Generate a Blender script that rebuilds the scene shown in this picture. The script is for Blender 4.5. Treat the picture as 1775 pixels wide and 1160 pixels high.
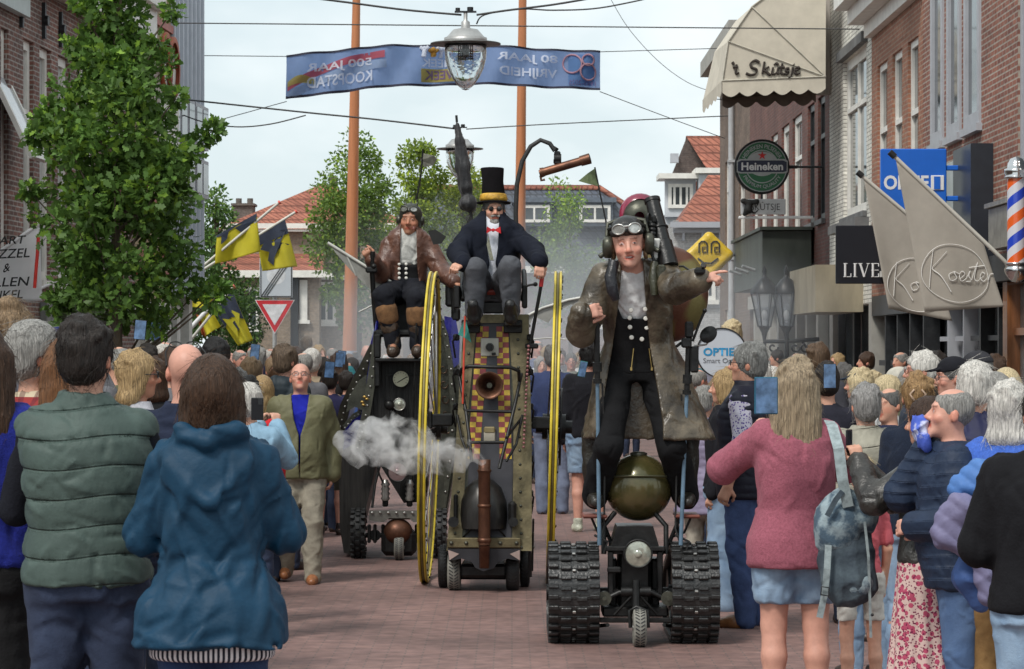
import bpy, bmesh, math, random
import numpy as np
from math import sin, cos, pi, radians, sqrt, atan2
from mathutils import Vector, Matrix, Euler
for _o in list(bpy.data.objects): bpy.data.objects.remove(_o)
C = bpy.context.scene
# ------------------------------------------------------------ camera
FPX, CX, HY, CAMH = 4930.0, 887.5, 605.0, 1.80      # long lens; the street runs along +Y
cd = bpy.data.cameras.new('camera'); cam = bpy.data.objects.new('camera', cd); C.collection.objects.link(cam)
cam.location = (0, 0, CAMH); cam.rotation_euler = (radians(90), 0, 0)
cd.sensor_fit = 'HORIZONTAL'; cd.sensor_width = 36; cd.lens = 36*FPX/1775
cd.shift_y = (HY-580)/1775; cd.clip_start = .5; cd.clip_end = 2000
cd.dof.use_dof = True; cd.dof.focus_distance = 19.0; cd.dof.aperture_fstop = 18.0
C.camera = cam
C.cycles.volume_bounces = 8; C.cycles.transparent_max_bounces = 24
C.view_settings.view_transform = 'Standard'; C.view_settings.look = 'None'
C.view_settings.exposure = 0.55; C.view_settings.gamma = 1
# ------------------------------------------------------------ sky and sun (bright overcast)
SUN_EL, SUN_AZ = radians(52), radians(215)
w = bpy.data.worlds.new('World'); C.world = w; w.use_nodes = True
nt = w.node_tree; nt.nodes.clear(); N = nt.nodes.new; L = nt.links.new
wo = N('ShaderNodeOutputWorld'); bg = N('ShaderNodeBackground'); L(bg.outputs[0], wo.inputs[0])
sky = N('ShaderNodeTexSky'); sky.sky_type = 'NISHITA'; sky.sun_disc = False
sky.sun_elevation = SUN_EL; sky.sun_rotation = SUN_AZ; sky.air_density = 1.0; sky.dust_density = 2.0
tc = N('ShaderNodeTexCoord'); mp = N('ShaderNodeMapping'); mp.inputs['Scale'].default_value = (1, 1, 2.0)
L(tc.outputs['Generated'], mp.inputs[0])
nz = N('ShaderNodeTexNoise'); nz.inputs['Scale'].default_value = 7.5; nz.inputs['Detail'].default_value = 5; nz.inputs['Roughness'].default_value = .5
mp.inputs['Location'].default_value = (1.3, .4, .2)
L(mp.outputs[0], nz.inputs['Vector'])
cr = N('ShaderNodeValToRGB'); cr.color_ramp.elements[0].position = .40; cr.color_ramp.elements[1].position = .68
cr.color_ramp.elements[0].color = (0, 0, 0, 1); cr.color_ramp.elements[1].color = (1, 1, 1, 1)
L(nz.outputs['Fac'], cr.inputs[0])
mx = N('ShaderNodeMix'); mx.data_type = 'RGBA'; mx.inputs[0].default_value = .86      # veil of thin overcast over the clear sky
mx.inputs[7].default_value = (5.7, 6.5, 6.75, 1)
L(sky.outputs[0], mx.inputs[6])
m2 = N('ShaderNodeMix'); m2.data_type = 'RGBA'; m2.inputs[7].default_value = (7.6, 8.0, 8.1, 1)
L(cr.outputs[0], m2.inputs[0]); L(mx.outputs[2], m2.inputs[6]); L(m2.outputs[2], bg.inputs[0])
bg.inputs[1].default_value = .097
sd = bpy.data.lights.new('sun', 'SUN'); sd.energy = 1.9; sd.angle = radians(14); sd.color = (1, .96, .9)
so = bpy.data.objects.new('sun', sd); C.collection.objects.link(so)
_d = Vector((sin(SUN_AZ)*cos(SUN_EL), cos(SUN_AZ)*cos(SUN_EL), sin(SUN_EL)))   # towards the sun
so.rotation_euler = _d.to_track_quat('Z', 'Y').to_euler(); so.location = (0, 0, 30)
# ------------------------------------------------------------ helpers
def P(px, py, d):
    "a point of the place seen at photo pixel (px,py), d metres down the street"
    return Vector(((px-CX)*d/FPX, d, CAMH-(py-HY)*d/FPX))
def GX(px, d): return (px-CX)*d/FPX
def GZ(py, d): return CAMH-(py-HY)*d/FPX
def tag(o, label=None, cat=None, group=None, kind=None):
    if label: o['label'] = label
    if cat: o['category'] = cat
    if group: o['group'] = group
    if kind: o['kind'] = kind
    return o
def empty(name, loc=(0,0,0), rz=0, label=None, cat=None, group=None, rot=None, parent=None, sc=1):
    o = bpy.data.objects.new(name, None); C.collection.objects.link(o); o.empty_display_size = .1
    o.location = loc; o.rotation_euler = rot or (0,0,rz); o.scale = (sc,)*3
    if parent: o.parent = parent
    return tag(o, label, cat, group)
# ------------------------------------------------------------ materials
_mats = {}
def srgb(r, g, b):
    f = lambda v: (v/255/12.92) if v/255 <= .04045 else ((v/255+.055)/1.055)**2.4
    return (f(r), f(g), f(b))
def mat(name, col, rough=.6, metal=0, var=.25, vs=6, bump=0, bs=60, stretch=(1,1,1), col2=None, spec=.5, thr=None, coat=0, attr=False, sheen=0, trans=0, alpha=1, emit=0, detail=4, coord='Object'):
    if name in _mats: return _mats[name]
    m = bpy.data.materials.new(name); m.use_nodes = True; _mats[name] = m
    t = m.node_tree; p = t.nodes['Principled BSDF']; N = t.nodes.new; L = t.links.new
    p.inputs['Roughness'].default_value = rough; p.inputs['Metallic'].default_value = metal
    p.inputs['Specular IOR Level'].default_value = spec; p.inputs['Coat Weight'].default_value = coat
    p.inputs['Sheen Weight'].default_value = sheen; p.inputs['Transmission Weight'].default_value = trans
    p.inputs['Alpha'].default_value = alpha
    tcn = N('ShaderNodeTexCoord'); mpn = N('ShaderNodeMapping'); mpn.inputs['Scale'].default_value = stretch
    L(tcn.outputs[coord], mpn.inputs[0])
    n = N('ShaderNodeTexNoise'); n.inputs['Scale'].default_value = vs; n.inputs['Detail'].default_value = detail; n.inputs['Roughness'].default_value = .62
    L(mpn.outputs[0], n.inputs['Vector'])
    r = N('ShaderNodeValToRGB')
    if thr: r.color_ramp.elements[0].position, r.color_ramp.elements[1].position = thr
    else: r.color_ramp.elements[0].position, r.color_ramp.elements[1].position = .3, .7
    c2 = col2 or tuple(min(1, c*(1+var)) for c in col)
    c1 = col if col2 else tuple(c*(1-var) for c in col)
    r.color_ramp.elements[0].color = (*c1, 1); r.color_ramp.elements[1].color = (*c2, 1)
    L(n.outputs['Fac'], r.inputs[0]); out = r.outputs[0]
    if attr:
        a = N('ShaderNodeAttribute'); a.attribute_name = 'col'
        q = N('ShaderNodeMix'); q.data_type = 'RGBA'; q.blend_type = 'MULTIPLY'; q.inputs[0].default_value = 1
        L(out, q.inputs[6]); L(a.outputs['Color'], q.inputs[7]); out = q.outputs[2]
    L(out, p.inputs['Base Color'])
    if emit: L(out, p.inputs['Emission Color']); p.inputs['Emission Strength'].default_value = emit
    if bump:
        n2 = N('ShaderNodeTexNoise'); n2.inputs['Scale'].default_value = bs; n2.inputs['Detail'].default_value = 3
        L(mpn.outputs[0], n2.inputs['Vector'])
        b = N('ShaderNodeBump'); b.inputs['Strength'].default_value = bump; b.inputs['Distance'].default_value = .01
        L(n2.outputs['Fac'], b.inputs['Height']); L(b.outputs[0], p.inputs['Normal'])
    return m
def nodes_of(m):
    t = m.node_tree; return t, t.nodes['Principled BSDF'], t.nodes.new, t.links.new
def base_in(m):
    t, p, N, L = nodes_of(m); return p.inputs['Base Color'].links[0].from_socket
def mixc(m, a, b, f, mode='MIX'):
    t, p, N, L = nodes_of(m); q = N('ShaderNodeMix'); q.data_type = 'RGBA'; q.blend_type = mode
    for s, v in ((q.inputs[6], a), (q.inputs[7], b), (q.inputs[0], f)):
        if hasattr(v, 'links'): L(v, s)
        else: s.default_value = v if not isinstance(v, tuple) else (*v, 1)[:4]
    return q.outputs[2]
def math_(m, op, a, b=0):
    t, p, N, L = nodes_of(m); q = N('ShaderNodeMath'); q.operation = op
    for s, v in ((q.inputs[0], a), (q.inputs[1], b)):
        if hasattr(v, 'links'): L(v, s)
        else: s.default_value = v
    return q.outputs[0]
def coords(m, kind='Object'):
    t, p, N, L = nodes_of(m); c = N('ShaderNodeTexCoord'); s = N('ShaderNodeSeparateXYZ'); L(c.outputs[kind], s.inputs[0]); return s.outputs
def brick(name, c1, c2, mortar, scale=1.0, bw=.22, rh=.066, ms=.010, rough=.85, dirt=.3, mode='wall', bump=.6):
    if name in _mats: return _mats[name]
    m = mat(name, c1, rough, var=0); t, p, N, L = nodes_of(m)
    x, y, z = coords(m); cb = N('ShaderNodeCombineXYZ')
    if mode == 'wall': L(math_(m, 'ADD', x, y), cb.inputs[0]); L(z, cb.inputs[1])
    else: L(x, cb.inputs[0]); L(y, cb.inputs[1])
    b = N('ShaderNodeTexBrick'); L(cb.outputs[0], b.inputs['Vector']); b.inputs['Scale'].default_value = scale
    b.inputs['Color1'].default_value = (*c1, 1); b.inputs['Color2'].default_value = (*c2, 1); b.inputs['Mortar'].default_value = (*mortar, 1)
    b.inputs['Brick Width'].default_value = bw; b.inputs['Row Height'].default_value = rh; b.inputs['Mortar Size'].default_value = ms
    b.inputs['Mortar Smooth'].default_value = .15; b.inputs['Bias'].default_value = 0
    n = N('ShaderNodeTexNoise'); n.inputs['Scale'].default_value = .9; n.inputs['Detail'].default_value = 6; L(cb.outputs[0], n.inputs['Vector'])
    r = N('ShaderNodeMapRange'); L(n.outputs['Fac'], r.inputs[0]); r.inputs[1].default_value = .3; r.inputs[2].default_value = .75; r.inputs[3].default_value = 1+dirt*.4; r.inputs[4].default_value = 1-dirt
    n3 = N('ShaderNodeTexNoise'); n3.inputs['Scale'].default_value = 9; n3.inputs['Detail'].default_value = 4; L(cb.outputs[0], n3.inputs['Vector'])
    r3 = N('ShaderNodeMapRange'); L(n3.outputs['Fac'], r3.inputs[0]); r3.inputs[1].default_value = .3; r3.inputs[2].default_value = .7; r3.inputs[3].default_value = .72; r3.inputs[4].default_value = 1.25
    o = mixc(m, b.outputs['Color'], math_(m, 'MULTIPLY', r.outputs[0], r3.outputs[0]), 1.0, 'MULTIPLY')
    L(o, p.inputs['Base Color'])
    bp = N('ShaderNodeBump'); bp.inputs['Strength'].default_value = bump; bp.inputs['Distance'].default_value = .01; bp.invert = True
    L(b.outputs['Fac'], bp.inputs['Height']); L(bp.outputs[0], p.inputs['Normal'])
    return m
def link(name, me, m=None, parent=None, loc=None, rot=None, smooth=False, label=None, cat=None, group=None, kind=None):
    o = bpy.data.objects.new(name, me); C.collection.objects.link(o)
    if m is not None and not me.materials:
        for q in (m if isinstance(m, (list, tuple)) else [m]): me.materials.append(q)
    if parent is not None: o.parent = parent
    if loc is not None: o.location = loc
    if rot is not None: o.rotation_euler = rot
    if smooth: me.shade_smooth()
    return tag(o, label, cat, group, kind)
class MB:
    "collects simple shapes in one mesh"
    def __init__(s): s.v = []; s.f = []; s.mi = []; s.sm = []; s.cur = 0; s.uv = None
    def add(s, vs, fs, mi=0, smooth=False):
        n = len(s.v); s.v += [tuple(v) for v in vs]; s.f += [tuple(i+n for i in f) for f in fs]
        s.mi += [mi]*len(fs); s.sm += [smooth]*len(fs); return s
    def box(s, lo, hi, mi=0, M=None):
        x0,y0,z0 = lo; x1,y1,z1 = hi
        vs = [Vector(p) for p in ((x0,y0,z0),(x1,y0,z0),(x1,y1,z0),(x0,y1,z0),(x0,y0,z1),(x1,y0,z1),(x1,y1,z1),(x0,y1,z1))]
        if M: vs = [M@v for v in vs]
        return s.add(vs, [(3,2,1,0),(4,5,6,7),(0,1,5,4),(1,2,6,5),(2,3,7,6),(3,0,4,7)], mi)
    def bbox(s, c, size, b=.006, mi=0, M=None):
        "box with chamfered edges, centred"
        x, y, z = (q/2 for q in size); b = min(b, x*.9, y*.9, z*.9); vs = []; idx = {}
        for sx in (-1,1):
            for sy in (-1,1):
                for sz in (-1,1):
                    for a in range(3):
                        q = [sx*(x-b), sy*(y-b), sz*(z-b)]; q[a] = (sx*x, sy*y, sz*z)[a]
                        idx[(sx,sy,sz,a)] = len(vs); v = Vector(q)
                        vs.append((M@v if M else v)+Vector(c))
        fs = []
        for a in range(3):
            u, w_ = (a+1)%3, (a+2)%3
            for sg in (-1,1):
                ring = []
                for su, sw in ((-1,-1),(1,-1),(1,1),(-1,1)):
                    k = [0,0,0]; k[a] = sg; k[u] = su; k[w_] = sw; ring.append(idx[(*k, a)])
                fs.append(ring if sg > 0 else ring[::-1])
                for sg2 in (-1, 1):       # edge chamfers between axes a and u
                    k0 = [0,0,0]; k0[a] = sg; k0[u] = sg2; k0[w_] = -1; k1 = k0[:]; k1[w_] = 1
                    q = [idx[(*k0,a)], idx[(*k1,a)], idx[(*k1,u)], idx[(*k0,u)]]
                    fs.append(q if sg*sg2 < 0 else q[::-1])
        for sx in (-1,1):
            for sy in (-1,1):
                for sz in (-1,1):
                    t = [idx[(sx,sy,sz,a)] for a in range(3)]; fs.append(t if sx*sy*sz > 0 else t[::-1])
        return s.add(vs, fs, mi)
    def cyl(s, a, b, r, r2=None, n=16, mi=0, cap=True, smooth=True):
        a, b = Vector(a), Vector(b); r2 = r if r2 is None else r2; d = (b-a).normalized()
        u = d.orthogonal().normalized(); w_ = d.cross(u)
        vs = [a+(u*cos(2*pi*i/n)+w_*sin(2*pi*i/n))*r for i in range(n)]+[b+(u*cos(2*pi*i/n)+w_*sin(2*pi*i/n))*r2 for i in range(n)]
        s.add(vs, [(i,(i+1)%n,n+(i+1)%n,n+i) for i in range(n)], mi, smooth)
        if cap: s.add(vs, [tuple(range(n))[::-1], tuple(range(n,2*n))], mi, False)
        return s
    def tube(s, pts, r, n=8, mi=0, closed=False, cap=True):
        pts = [Vector(p) for p in pts]; m = len(pts); rs = r if isinstance(r, (list, tuple)) else [r]*m
        up = None; vs = []
        for i in range(m):
            t = ((pts[(i+1)%m]-pts[i-1]) if closed else (pts[min(i+1,m-1)]-pts[max(i-1,0)]))
            if t.length < 1e-9: t = Vector((0,0,1))
            t.normalize()
            if up is None: up = t.orthogonal().normalized()
            up = (up-t*up.dot(t)); up = up.normalized() if up.length > 1e-6 else t.orthogonal().normalized()
            w_ = t.cross(up)
            vs += [pts[i]+(up*cos(2*pi*j/n)+w_*sin(2*pi*j/n))*rs[i] for j in range(n)]
        fs = []
        for i in range(m if closed else m-1):
            a, b = i*n, ((i+1)%m)*n
            fs += [(a+j, a+(j+1)%n, b+(j+1)%n, b+j) for j in range(n)]
        s.add(vs, fs, mi, True)
        if cap and not closed: s.add(vs, [tuple(range(n))[::-1], tuple(range((m-1)*n, m*n))], mi)
        return s
    def lathe(s, prof, c=(0,0,0), axis=(0,0,1), n=28, mi=0, sx=1, sy=1):
        "prof: (radius, height) pairs along axis"
        d = Vector(axis).normalized(); u = d.orthogonal().normalized() if abs(d.z) < .99 else Vector((1,0,0)); w_ = d.cross(u); c = Vector(c); vs = []
        for r, z in prof: vs += [c+d*z+(u*cos(2*pi*i/n)*sx+w_*sin(2*pi*i/n)*sy)*max(r,1e-5) for i in range(n)]
        fs = []
        for k in range(len(prof)-1): fs += [(k*n+i, k*n+(i+1)%n, (k+1)*n+(i+1)%n, (k+1)*n+i) for i in range(n)]
        return s.add(vs, fs, mi, True)
    def prism(s, poly, y0, y1, mi=0, M=None, axis='y'):
        "closed outline (x,z) given thickness in y"
        n = len(poly); f = {'y': lambda p, q: (p[0], q, p[1]), 'x': lambda p, q: (q, p[0], p[1]), 'z': lambda p, q: (p[0], p[1], q)}[axis]
        vs = [Vector(f(p, y0)) for p in poly]+[Vector(f(p, y1)) for p in poly]
        if M: vs = [M@v for v in vs]
        return s.add(vs, [tuple(range(n)), tuple(range(n,2*n))[::-1]]+[(i+n, (i+1)%n+n, (i+1)%n, i) for i in range(n)], mi)
    def ball(s, c, r, n=12, mi=0, M=None):
        r = (r,)*3 if not isinstance(r, (tuple, list)) else r; vs = []; c = Vector(c); m = n//2+1
        for j in range(m+1):
            for i in range(n):
                a, b = pi*j/m, 2*pi*i/n; v = Vector((r[0]*sin(a)*cos(b), r[1]*sin(a)*sin(b), r[2]*cos(a)))
                vs.append((M@v if M else v)+c)
        return s.add(vs, [(j*n+i, (j+1)*n+i, (j+1)*n+(i+1)%n, j*n+(i+1)%n) for j in range(m) for i in range(n)], mi, True)
    def quad(s, a, b, c, d, mi=0): return s.add([a,b,c,d], [(0,1,2,3)], mi)
    def build(s, name, m, parent=None, loc=None, rot=None, recalc=True, **k):
        me = bpy.data.meshes.new(name); me.from_pydata([tuple(v) for v in s.v], [], s.f)
        ms = m if isinstance(m, (list, tuple)) else [m]
        for q in ms: me.materials.append(q)
        me.polygons.foreach_set('material_index', s.mi); me.polygons.foreach_set('use_smooth', s.sm)
        if recalc:
            b = bmesh.new(); b.from_mesh(me); bmesh.ops.recalc_face_normals(b, faces=b.faces); b.to_mesh(me); b.free()
        me.update(); return link(name, me, None, parent, loc, rot, **k)
def text_mesh(txt, size, m, name='lettering', parent=None, loc=(0,0,0), rot=(pi/2,0,0), depth=.004, mirror=False, shear=0, sx=1, sp=1, bold=0, align='CENTER', warp=None):
    cu = bpy.data.curves.new('t', 'FONT'); cu.body = txt; cu.size = size; cu.align_x = align; cu.align_y = 'CENTER'; cu.extrude = depth/2
    cu.shear = shear; cu.space_character = sp; cu.offset = bold*size; cu.resolution_u = 3
    o = bpy.data.objects.new('t', cu); C.collection.objects.link(o)
    dg = bpy.context.evaluated_depsgraph_get(); me = bpy.data.meshes.new_from_object(o.evaluated_get(dg)); bpy.data.objects.remove(o)
    me.name = name
    for v in me.vertices:
        v.co.x *= (-1 if mirror else 1)*sx
        if warp: v.co = warp(v.co)
    if mirror: me.flip_normals()
    me.materials.clear()
    return link(name, me, m, parent, loc, rot)
def split(o, name):
    "each separate piece of a mesh becomes an object of its own"
    me = o.data; n = len(me.vertices); ev = np.empty(len(me.edges)*2, np.int32); me.edges.foreach_get('vertices', ev); ev = ev.reshape(-1,2); lab = np.arange(n)
    while True:
        m_ = np.minimum(lab[ev[:,0]], lab[ev[:,1]]); old = lab.copy(); np.minimum.at(lab, ev[:,0], m_); np.minimum.at(lab, ev[:,1], m_); lab = lab[lab]
        if (lab == old).all(): break
    ids, cnt = np.unique(lab, return_counts=True); ids = ids[cnt >= 8]
    if len(ids) < 2: o.name = name; return [o]
    out = []
    for i in ids:
        b = bmesh.new(); b.from_mesh(me); b.verts.ensure_lookup_table(); bmesh.ops.delete(b, geom=[v for v in b.verts if lab[v.index] != i], context='VERTS'); m2 = me.copy(); m2.name = name; b.to_mesh(m2); b.free()
        q = o.copy(); q.data = m2; q.name = name; C.collection.objects.link(q); out.append(q)
    bpy.data.objects.remove(o); return out
def copy_tree(o, parent=None):
    c = o.copy(); C.collection.objects.link(c)
    if parent is not None: c.parent = parent
    for ch in o.children: copy_tree(ch, c)
    return c
# ============================================================ organic surfaces: distance fields meshed with surface nets
def rotm(e): return np.array(Euler(e).to_matrix(), dtype=np.float32)
class G:
    def __init__(s, lo, hi, h):
        s.lo = np.array(lo, float); s.h = h; s.n = np.ceil((np.array(hi, float)-s.lo)/h).astype(int)+1
        s.F = np.full(s.n, .5, np.float32)
        s.ax = [(s.lo[i]+h*np.arange(s.n[i])).astype(np.float32) for i in range(3)]
    def grid(s, lo=None, hi=None):
        sl = []; c = []
        for i in range(3):
            a = 0 if lo is None else max(0, int(math.floor((lo[i]-s.lo[i])/s.h)))
            b = s.n[i] if hi is None else min(s.n[i], int(math.ceil((hi[i]-s.lo[i])/s.h))+1)
            if b <= a: return None
            sl.append(slice(a, b)); sh = [1,1,1]; sh[i] = -1; c.append(s.ax[i][a:b].reshape(sh))
        return tuple(sl), c
    def put(s, fn, lo, hi, k=.02, op='u'):
        pad = k+2.5*s.h; g = s.grid([q-pad for q in lo], [q+pad for q in hi])
        if g is None: return s
        sl, (X, Y, Z) = g; d = fn(X, Y, Z); f = s.F[sl]
        if op == 'u':
            if k > 0:
                t = np.clip(.5+.5*(d-f)/k, 0, 1); s.F[sl] = d*(1-t)+f*t-k*t*(1-t)
            else: s.F[sl] = np.minimum(f, d)
        elif op == 's':
            d = -d
            t = np.clip(.5-.5*(d-f)/max(k, 1e-4), 0, 1); s.F[sl] = d*(1-t)+f*t+k*t*(1-t)
        return s
    def cone(s, a, b, ra, rb=None, k=.02, op='u', fy=1):
        rb = ra if rb is None else rb; a = np.array(a, np.float32); b = np.array(b, np.float32); R = max(ra, rb)
        ba = b-a; l2 = float(ba@ba)+1e-9
        def fn(X, Y, Z):
            px, py, pz = X-a[0], Y-a[1], Z-a[2]
            t = np.clip((px*ba[0]+py*ba[1]+pz*ba[2])/l2, 0, 1)
            return np.sqrt((px-t*ba[0])**2+((py-t*ba[1])*fy)**2+(pz-t*ba[2])**2)-(ra+t*(rb-ra))
        return s.put(fn, np.minimum(a, b)-R, np.maximum(a, b)+R, k, op)
    def chain(s, pts, rs, k=.02):
        for i in range(len(pts)-1): s.cone(pts[i], pts[i+1], rs[i], rs[i+1], k)
        return s
    def ell(s, c, r, k=.02, rot=None, op='u'):
        r = (r,)*3 if not hasattr(r, '__len__') else r; c = np.array(c, np.float32); m = max(r)
        M = None if rot is None else (rotm(rot) if not hasattr(rot, 'shape') else rot)
        def fn(X, Y, Z):
            px, py, pz = X-c[0], Y-c[1], Z-c[2]
            if M is not None: px, py, pz = (M[0,i]*px+M[1,i]*py+M[2,i]*pz for i in range(3))
            k0 = np.sqrt((px/r[0])**2+(py/r[1])**2+(pz/r[2])**2); k1 = np.sqrt((px/r[0]**2)**2+(py/r[1]**2)**2+(pz/r[2]**2)**2)+1e-6
            return k0*(k0-1)/k1
        ext = np.array(r) if M is None else np.array([m]*3)
        return s.put(fn, c-ext, c+ext, k, op)
    def loft(s, prof, k=.02, ex=2.3, op='u', capk=.02):
        "prof rows: z, cx, cy, rx, ry; upright body of elliptical slices"
        p = np.array(prof, float); p = p[np.argsort(p[:, 0])]; z0, z1 = p[0,0], p[-1,0]
        def fn(X, Y, Z):
            z = Z.ravel(); q = [np.interp(z, p[:,0], p[:,i]).astype(np.float32).reshape(Z.shape) for i in range(1, 5)]
            d = (((np.abs(X-q[0])/q[2])**ex+(np.abs(Y-q[1])/q[3])**ex)**(1/ex)-1)*np.minimum(q[2], q[3])
            e = np.maximum(z0-Z, Z-z1); t = np.clip(.5-.5*(e-d)/capk, 0, 1)
            return e*(1-t)+d*t+capk*t*(1-t)
        lo = (min(p[:,1]-p[:,3]), min(p[:,2]-p[:,4]), z0); hi = (max(p[:,1]+p[:,3]), max(p[:,2]+p[:,4]), z1)
        return s.put(fn, np.array(lo), np.array(hi), k, op)
    def cutz(s, z, keep='above'):
        Z = s.ax[2].reshape(1,1,-1); s.F = np.maximum(s.F, (z-Z) if keep == 'above' else (Z-z)); return s
    def cut(s, fn):
        "remove where fn<0"
        sl, (X, Y, Z) = s.grid(); s.F = np.maximum(s.F, -fn(X, Y, Z)); return s
    def disp(s, fn):
        sl, (X, Y, Z) = s.grid(); s.F = s.F+fn(X, Y, Z).astype(np.float32); return s
    def wrinkle(s, amp, f=22, seed=0, dirs=None):
        R = np.random.RandomState(seed); sl, (X, Y, Z) = s.grid(); out = 0
        for i in range(4):
            a = R.normal(size=3); a /= np.linalg.norm(a); a *= f*(1+.6*i*R.rand())
            if dirs is not None: a *= dirs
            b = R.normal(size=3)*f*.35
            w_ = np.sin(b[0]*X+b[1]*Y+b[2]*Z+R.rand()*6)*1.7
            out = out+(np.abs(np.sin(.5*(a[0]*X+a[1]*Y+a[2]*Z)+w_+R.rand()*6))**.7-.65)/(1+.3*i)
        s.F = s.F+(out*amp).astype(np.float32); return s
    def crease(s, n, depth=.007, r=.014, seed=0, L_=(.06,.2), bias=(.5,.5,1.0)):
        "short soft fold lines pressed into or raised from the cloth"
        R = np.random.RandomState(seed+11); F = s.F; c = np.argwhere((F < 0) & (F > -s.h*1.2))
        c = c[(c > 1).all(1) & (c < np.array(F.shape)-2).all(1)]
        if len(c) == 0: return s
        F0 = F.copy()
        def grad(p):
            a, b, d = np.clip(((p-s.lo)/s.h).round().astype(int), 1, np.array(F.shape)-2); n_ = np.array((F0[a+1,b,d]-F0[a-1,b,d], F0[a,b+1,d]-F0[a,b-1,d], F0[a,b,d+1]-F0[a,b,d-1]), float); q = np.linalg.norm(n_)
            return F0[a,b,d], (n_/q if q > 1e-6 else n_*0)
        for i in R.randint(0, len(c), n):
            p = s.lo+c[i]*s.h; f_, nn = grad(p); t = R.normal(size=3)*np.array(bias); l = R.uniform(*L_); pts = [p]; tt = t-nn*(t@nn); tt /= np.linalg.norm(tt)+1e-9; bend = np.cross(nn, tt)*R.uniform(-.25,.25)
            for k in range(5):
                q = pts[-1]+(tt+bend*k*.3)*l/5; f_, nn = grad(q)
                if abs(f_) > .05: break
                q = q-nn*f_; pts.append(q); tt = tt-nn*(tt@nn); tt /= np.linalg.norm(tt)+1e-9
            if len(pts) < 3: continue
            P_ = np.array(pts); rr = r*R.uniform(.6,1.35); sg = 1 if R.rand() < .6 else -.8; m = len(P_)-1; dp = depth*R.uniform(.5,1.2)*sg
            g_ = s.grid(P_.min(0)-rr*2.6, P_.max(0)+rr*2.6)
            if g_ is None: continue
            sl, (X, Y, Z) = g_; best = None
            for k in range(m):
                a_, b_ = P_[k], P_[k+1]; ba = b_-a_; tq = np.clip(((X-a_[0])*ba[0]+(Y-a_[1])*ba[1]+(Z-a_[2])*ba[2])/(ba@ba+1e-9), 0, 1)
                d2 = (X-a_[0]-tq*ba[0])**2+(Y-a_[1]-tq*ba[1])**2+(Z-a_[2]-tq*ba[2])**2; u = (k+tq)/m; v = np.exp(-d2/(rr*rr))*np.sin(np.pi*np.clip(u, .04, .96))
                best = v if best is None else np.maximum(best, v)
            F[sl] += (dp*best).astype(np.float32)
        return s
    def mesh(s, name):
        F = s.F; F = np.pad(F, 1, constant_values=.5); h = s.h; lo = s.lo-h; S = F < 0
        nx, ny, nz = F.shape; c = np.zeros((nx-1, ny-1, nz-1), np.uint8)
        for i in (0,1):
            for j in (0,1):
                for k in (0,1): c += S[i:nx-1+i, j:ny-1+j, k:nz-1+k]
        act = np.argwhere((c > 0) & (c < 8)); ids = np.full(c.shape, -1, np.int32)
        if len(act) == 0: return bpy.data.meshes.new(name)
        ids[act[:,0], act[:,1], act[:,2]] = np.arange(len(act))
        acc = np.zeros((len(act), 3)); cnt = np.zeros(len(act))
        cor = [(i,j,k) for i in (0,1) for j in (0,1) for k in (0,1)]
        V = {q: F[act[:,0]+q[0], act[:,1]+q[1], act[:,2]+q[2]] for q in cor}
        for q in cor:
            for ax in range(3):
                if q[ax] == 0:
                    r = list(q); r[ax] = 1; r = tuple(r); a, b = V[q], V[r]; m = (a < 0) != (b < 0)
                    t = a[m]/(a[m]-b[m]); pt = np.tile(np.array(q, float), (m.sum(), 1)); pt[:, ax] += t
                    acc[m] += pt; cnt[m] += 1
        co = (act+acc/cnt[:,None])*h+lo; quads = []
        for ax in range(3):
            sa = [slice(None)]*3; sb = [slice(None)]*3; sa[ax] = slice(0,-1); sb[ax] = slice(1,None)
            A, B = S[tuple(sa)], S[tuple(sb)]; u, v = (ax+1)%3, (ax+2)%3
            e = np.argwhere(A != B); e = e[(e[:,u] > 0) & (e[:,v] > 0) & (e[:,u] < F.shape[u]-1) & (e[:,v] < F.shape[v]-1)]
            fl = A[e[:,0], e[:,1], e[:,2]]
            def g(du, dv):
                q = e.copy(); q[:,u] -= du; q[:,v] -= dv; return ids[q[:,0], q[:,1], q[:,2]]
            q = np.stack([g(1,1), g(0,1), g(0,0), g(1,0)], 1); q[~fl] = q[~fl][:, ::-1]; quads.append(q)
        q = np.concatenate(quads).astype(np.int32); q = q[(q >= 0).all(1)]; me = bpy.data.meshes.new(name)
        me.vertices.add(len(co)); me.vertices.foreach_set('co', co.astype(np.float32).ravel())
        me.loops.add(len(q)*4); me.loops.foreach_set('vertex_index', q.ravel())
        me.polygons.add(len(q)); me.polygons.foreach_set('loop_start', np.arange(0, len(q)*4, 4, dtype=np.int32))
        me.polygons.foreach_set('use_smooth', np.ones(len(q), bool)); me.update(); me.validate(); s.co = co
        return me
def paint(me, co, cols):
    a = me.color_attributes.new('col', 'FLOAT_COLOR', 'POINT'); c = np.ones((len(co), 4), np.float32); c[:, :3] = cols; a.data.foreach_set('color', c.ravel())
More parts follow.
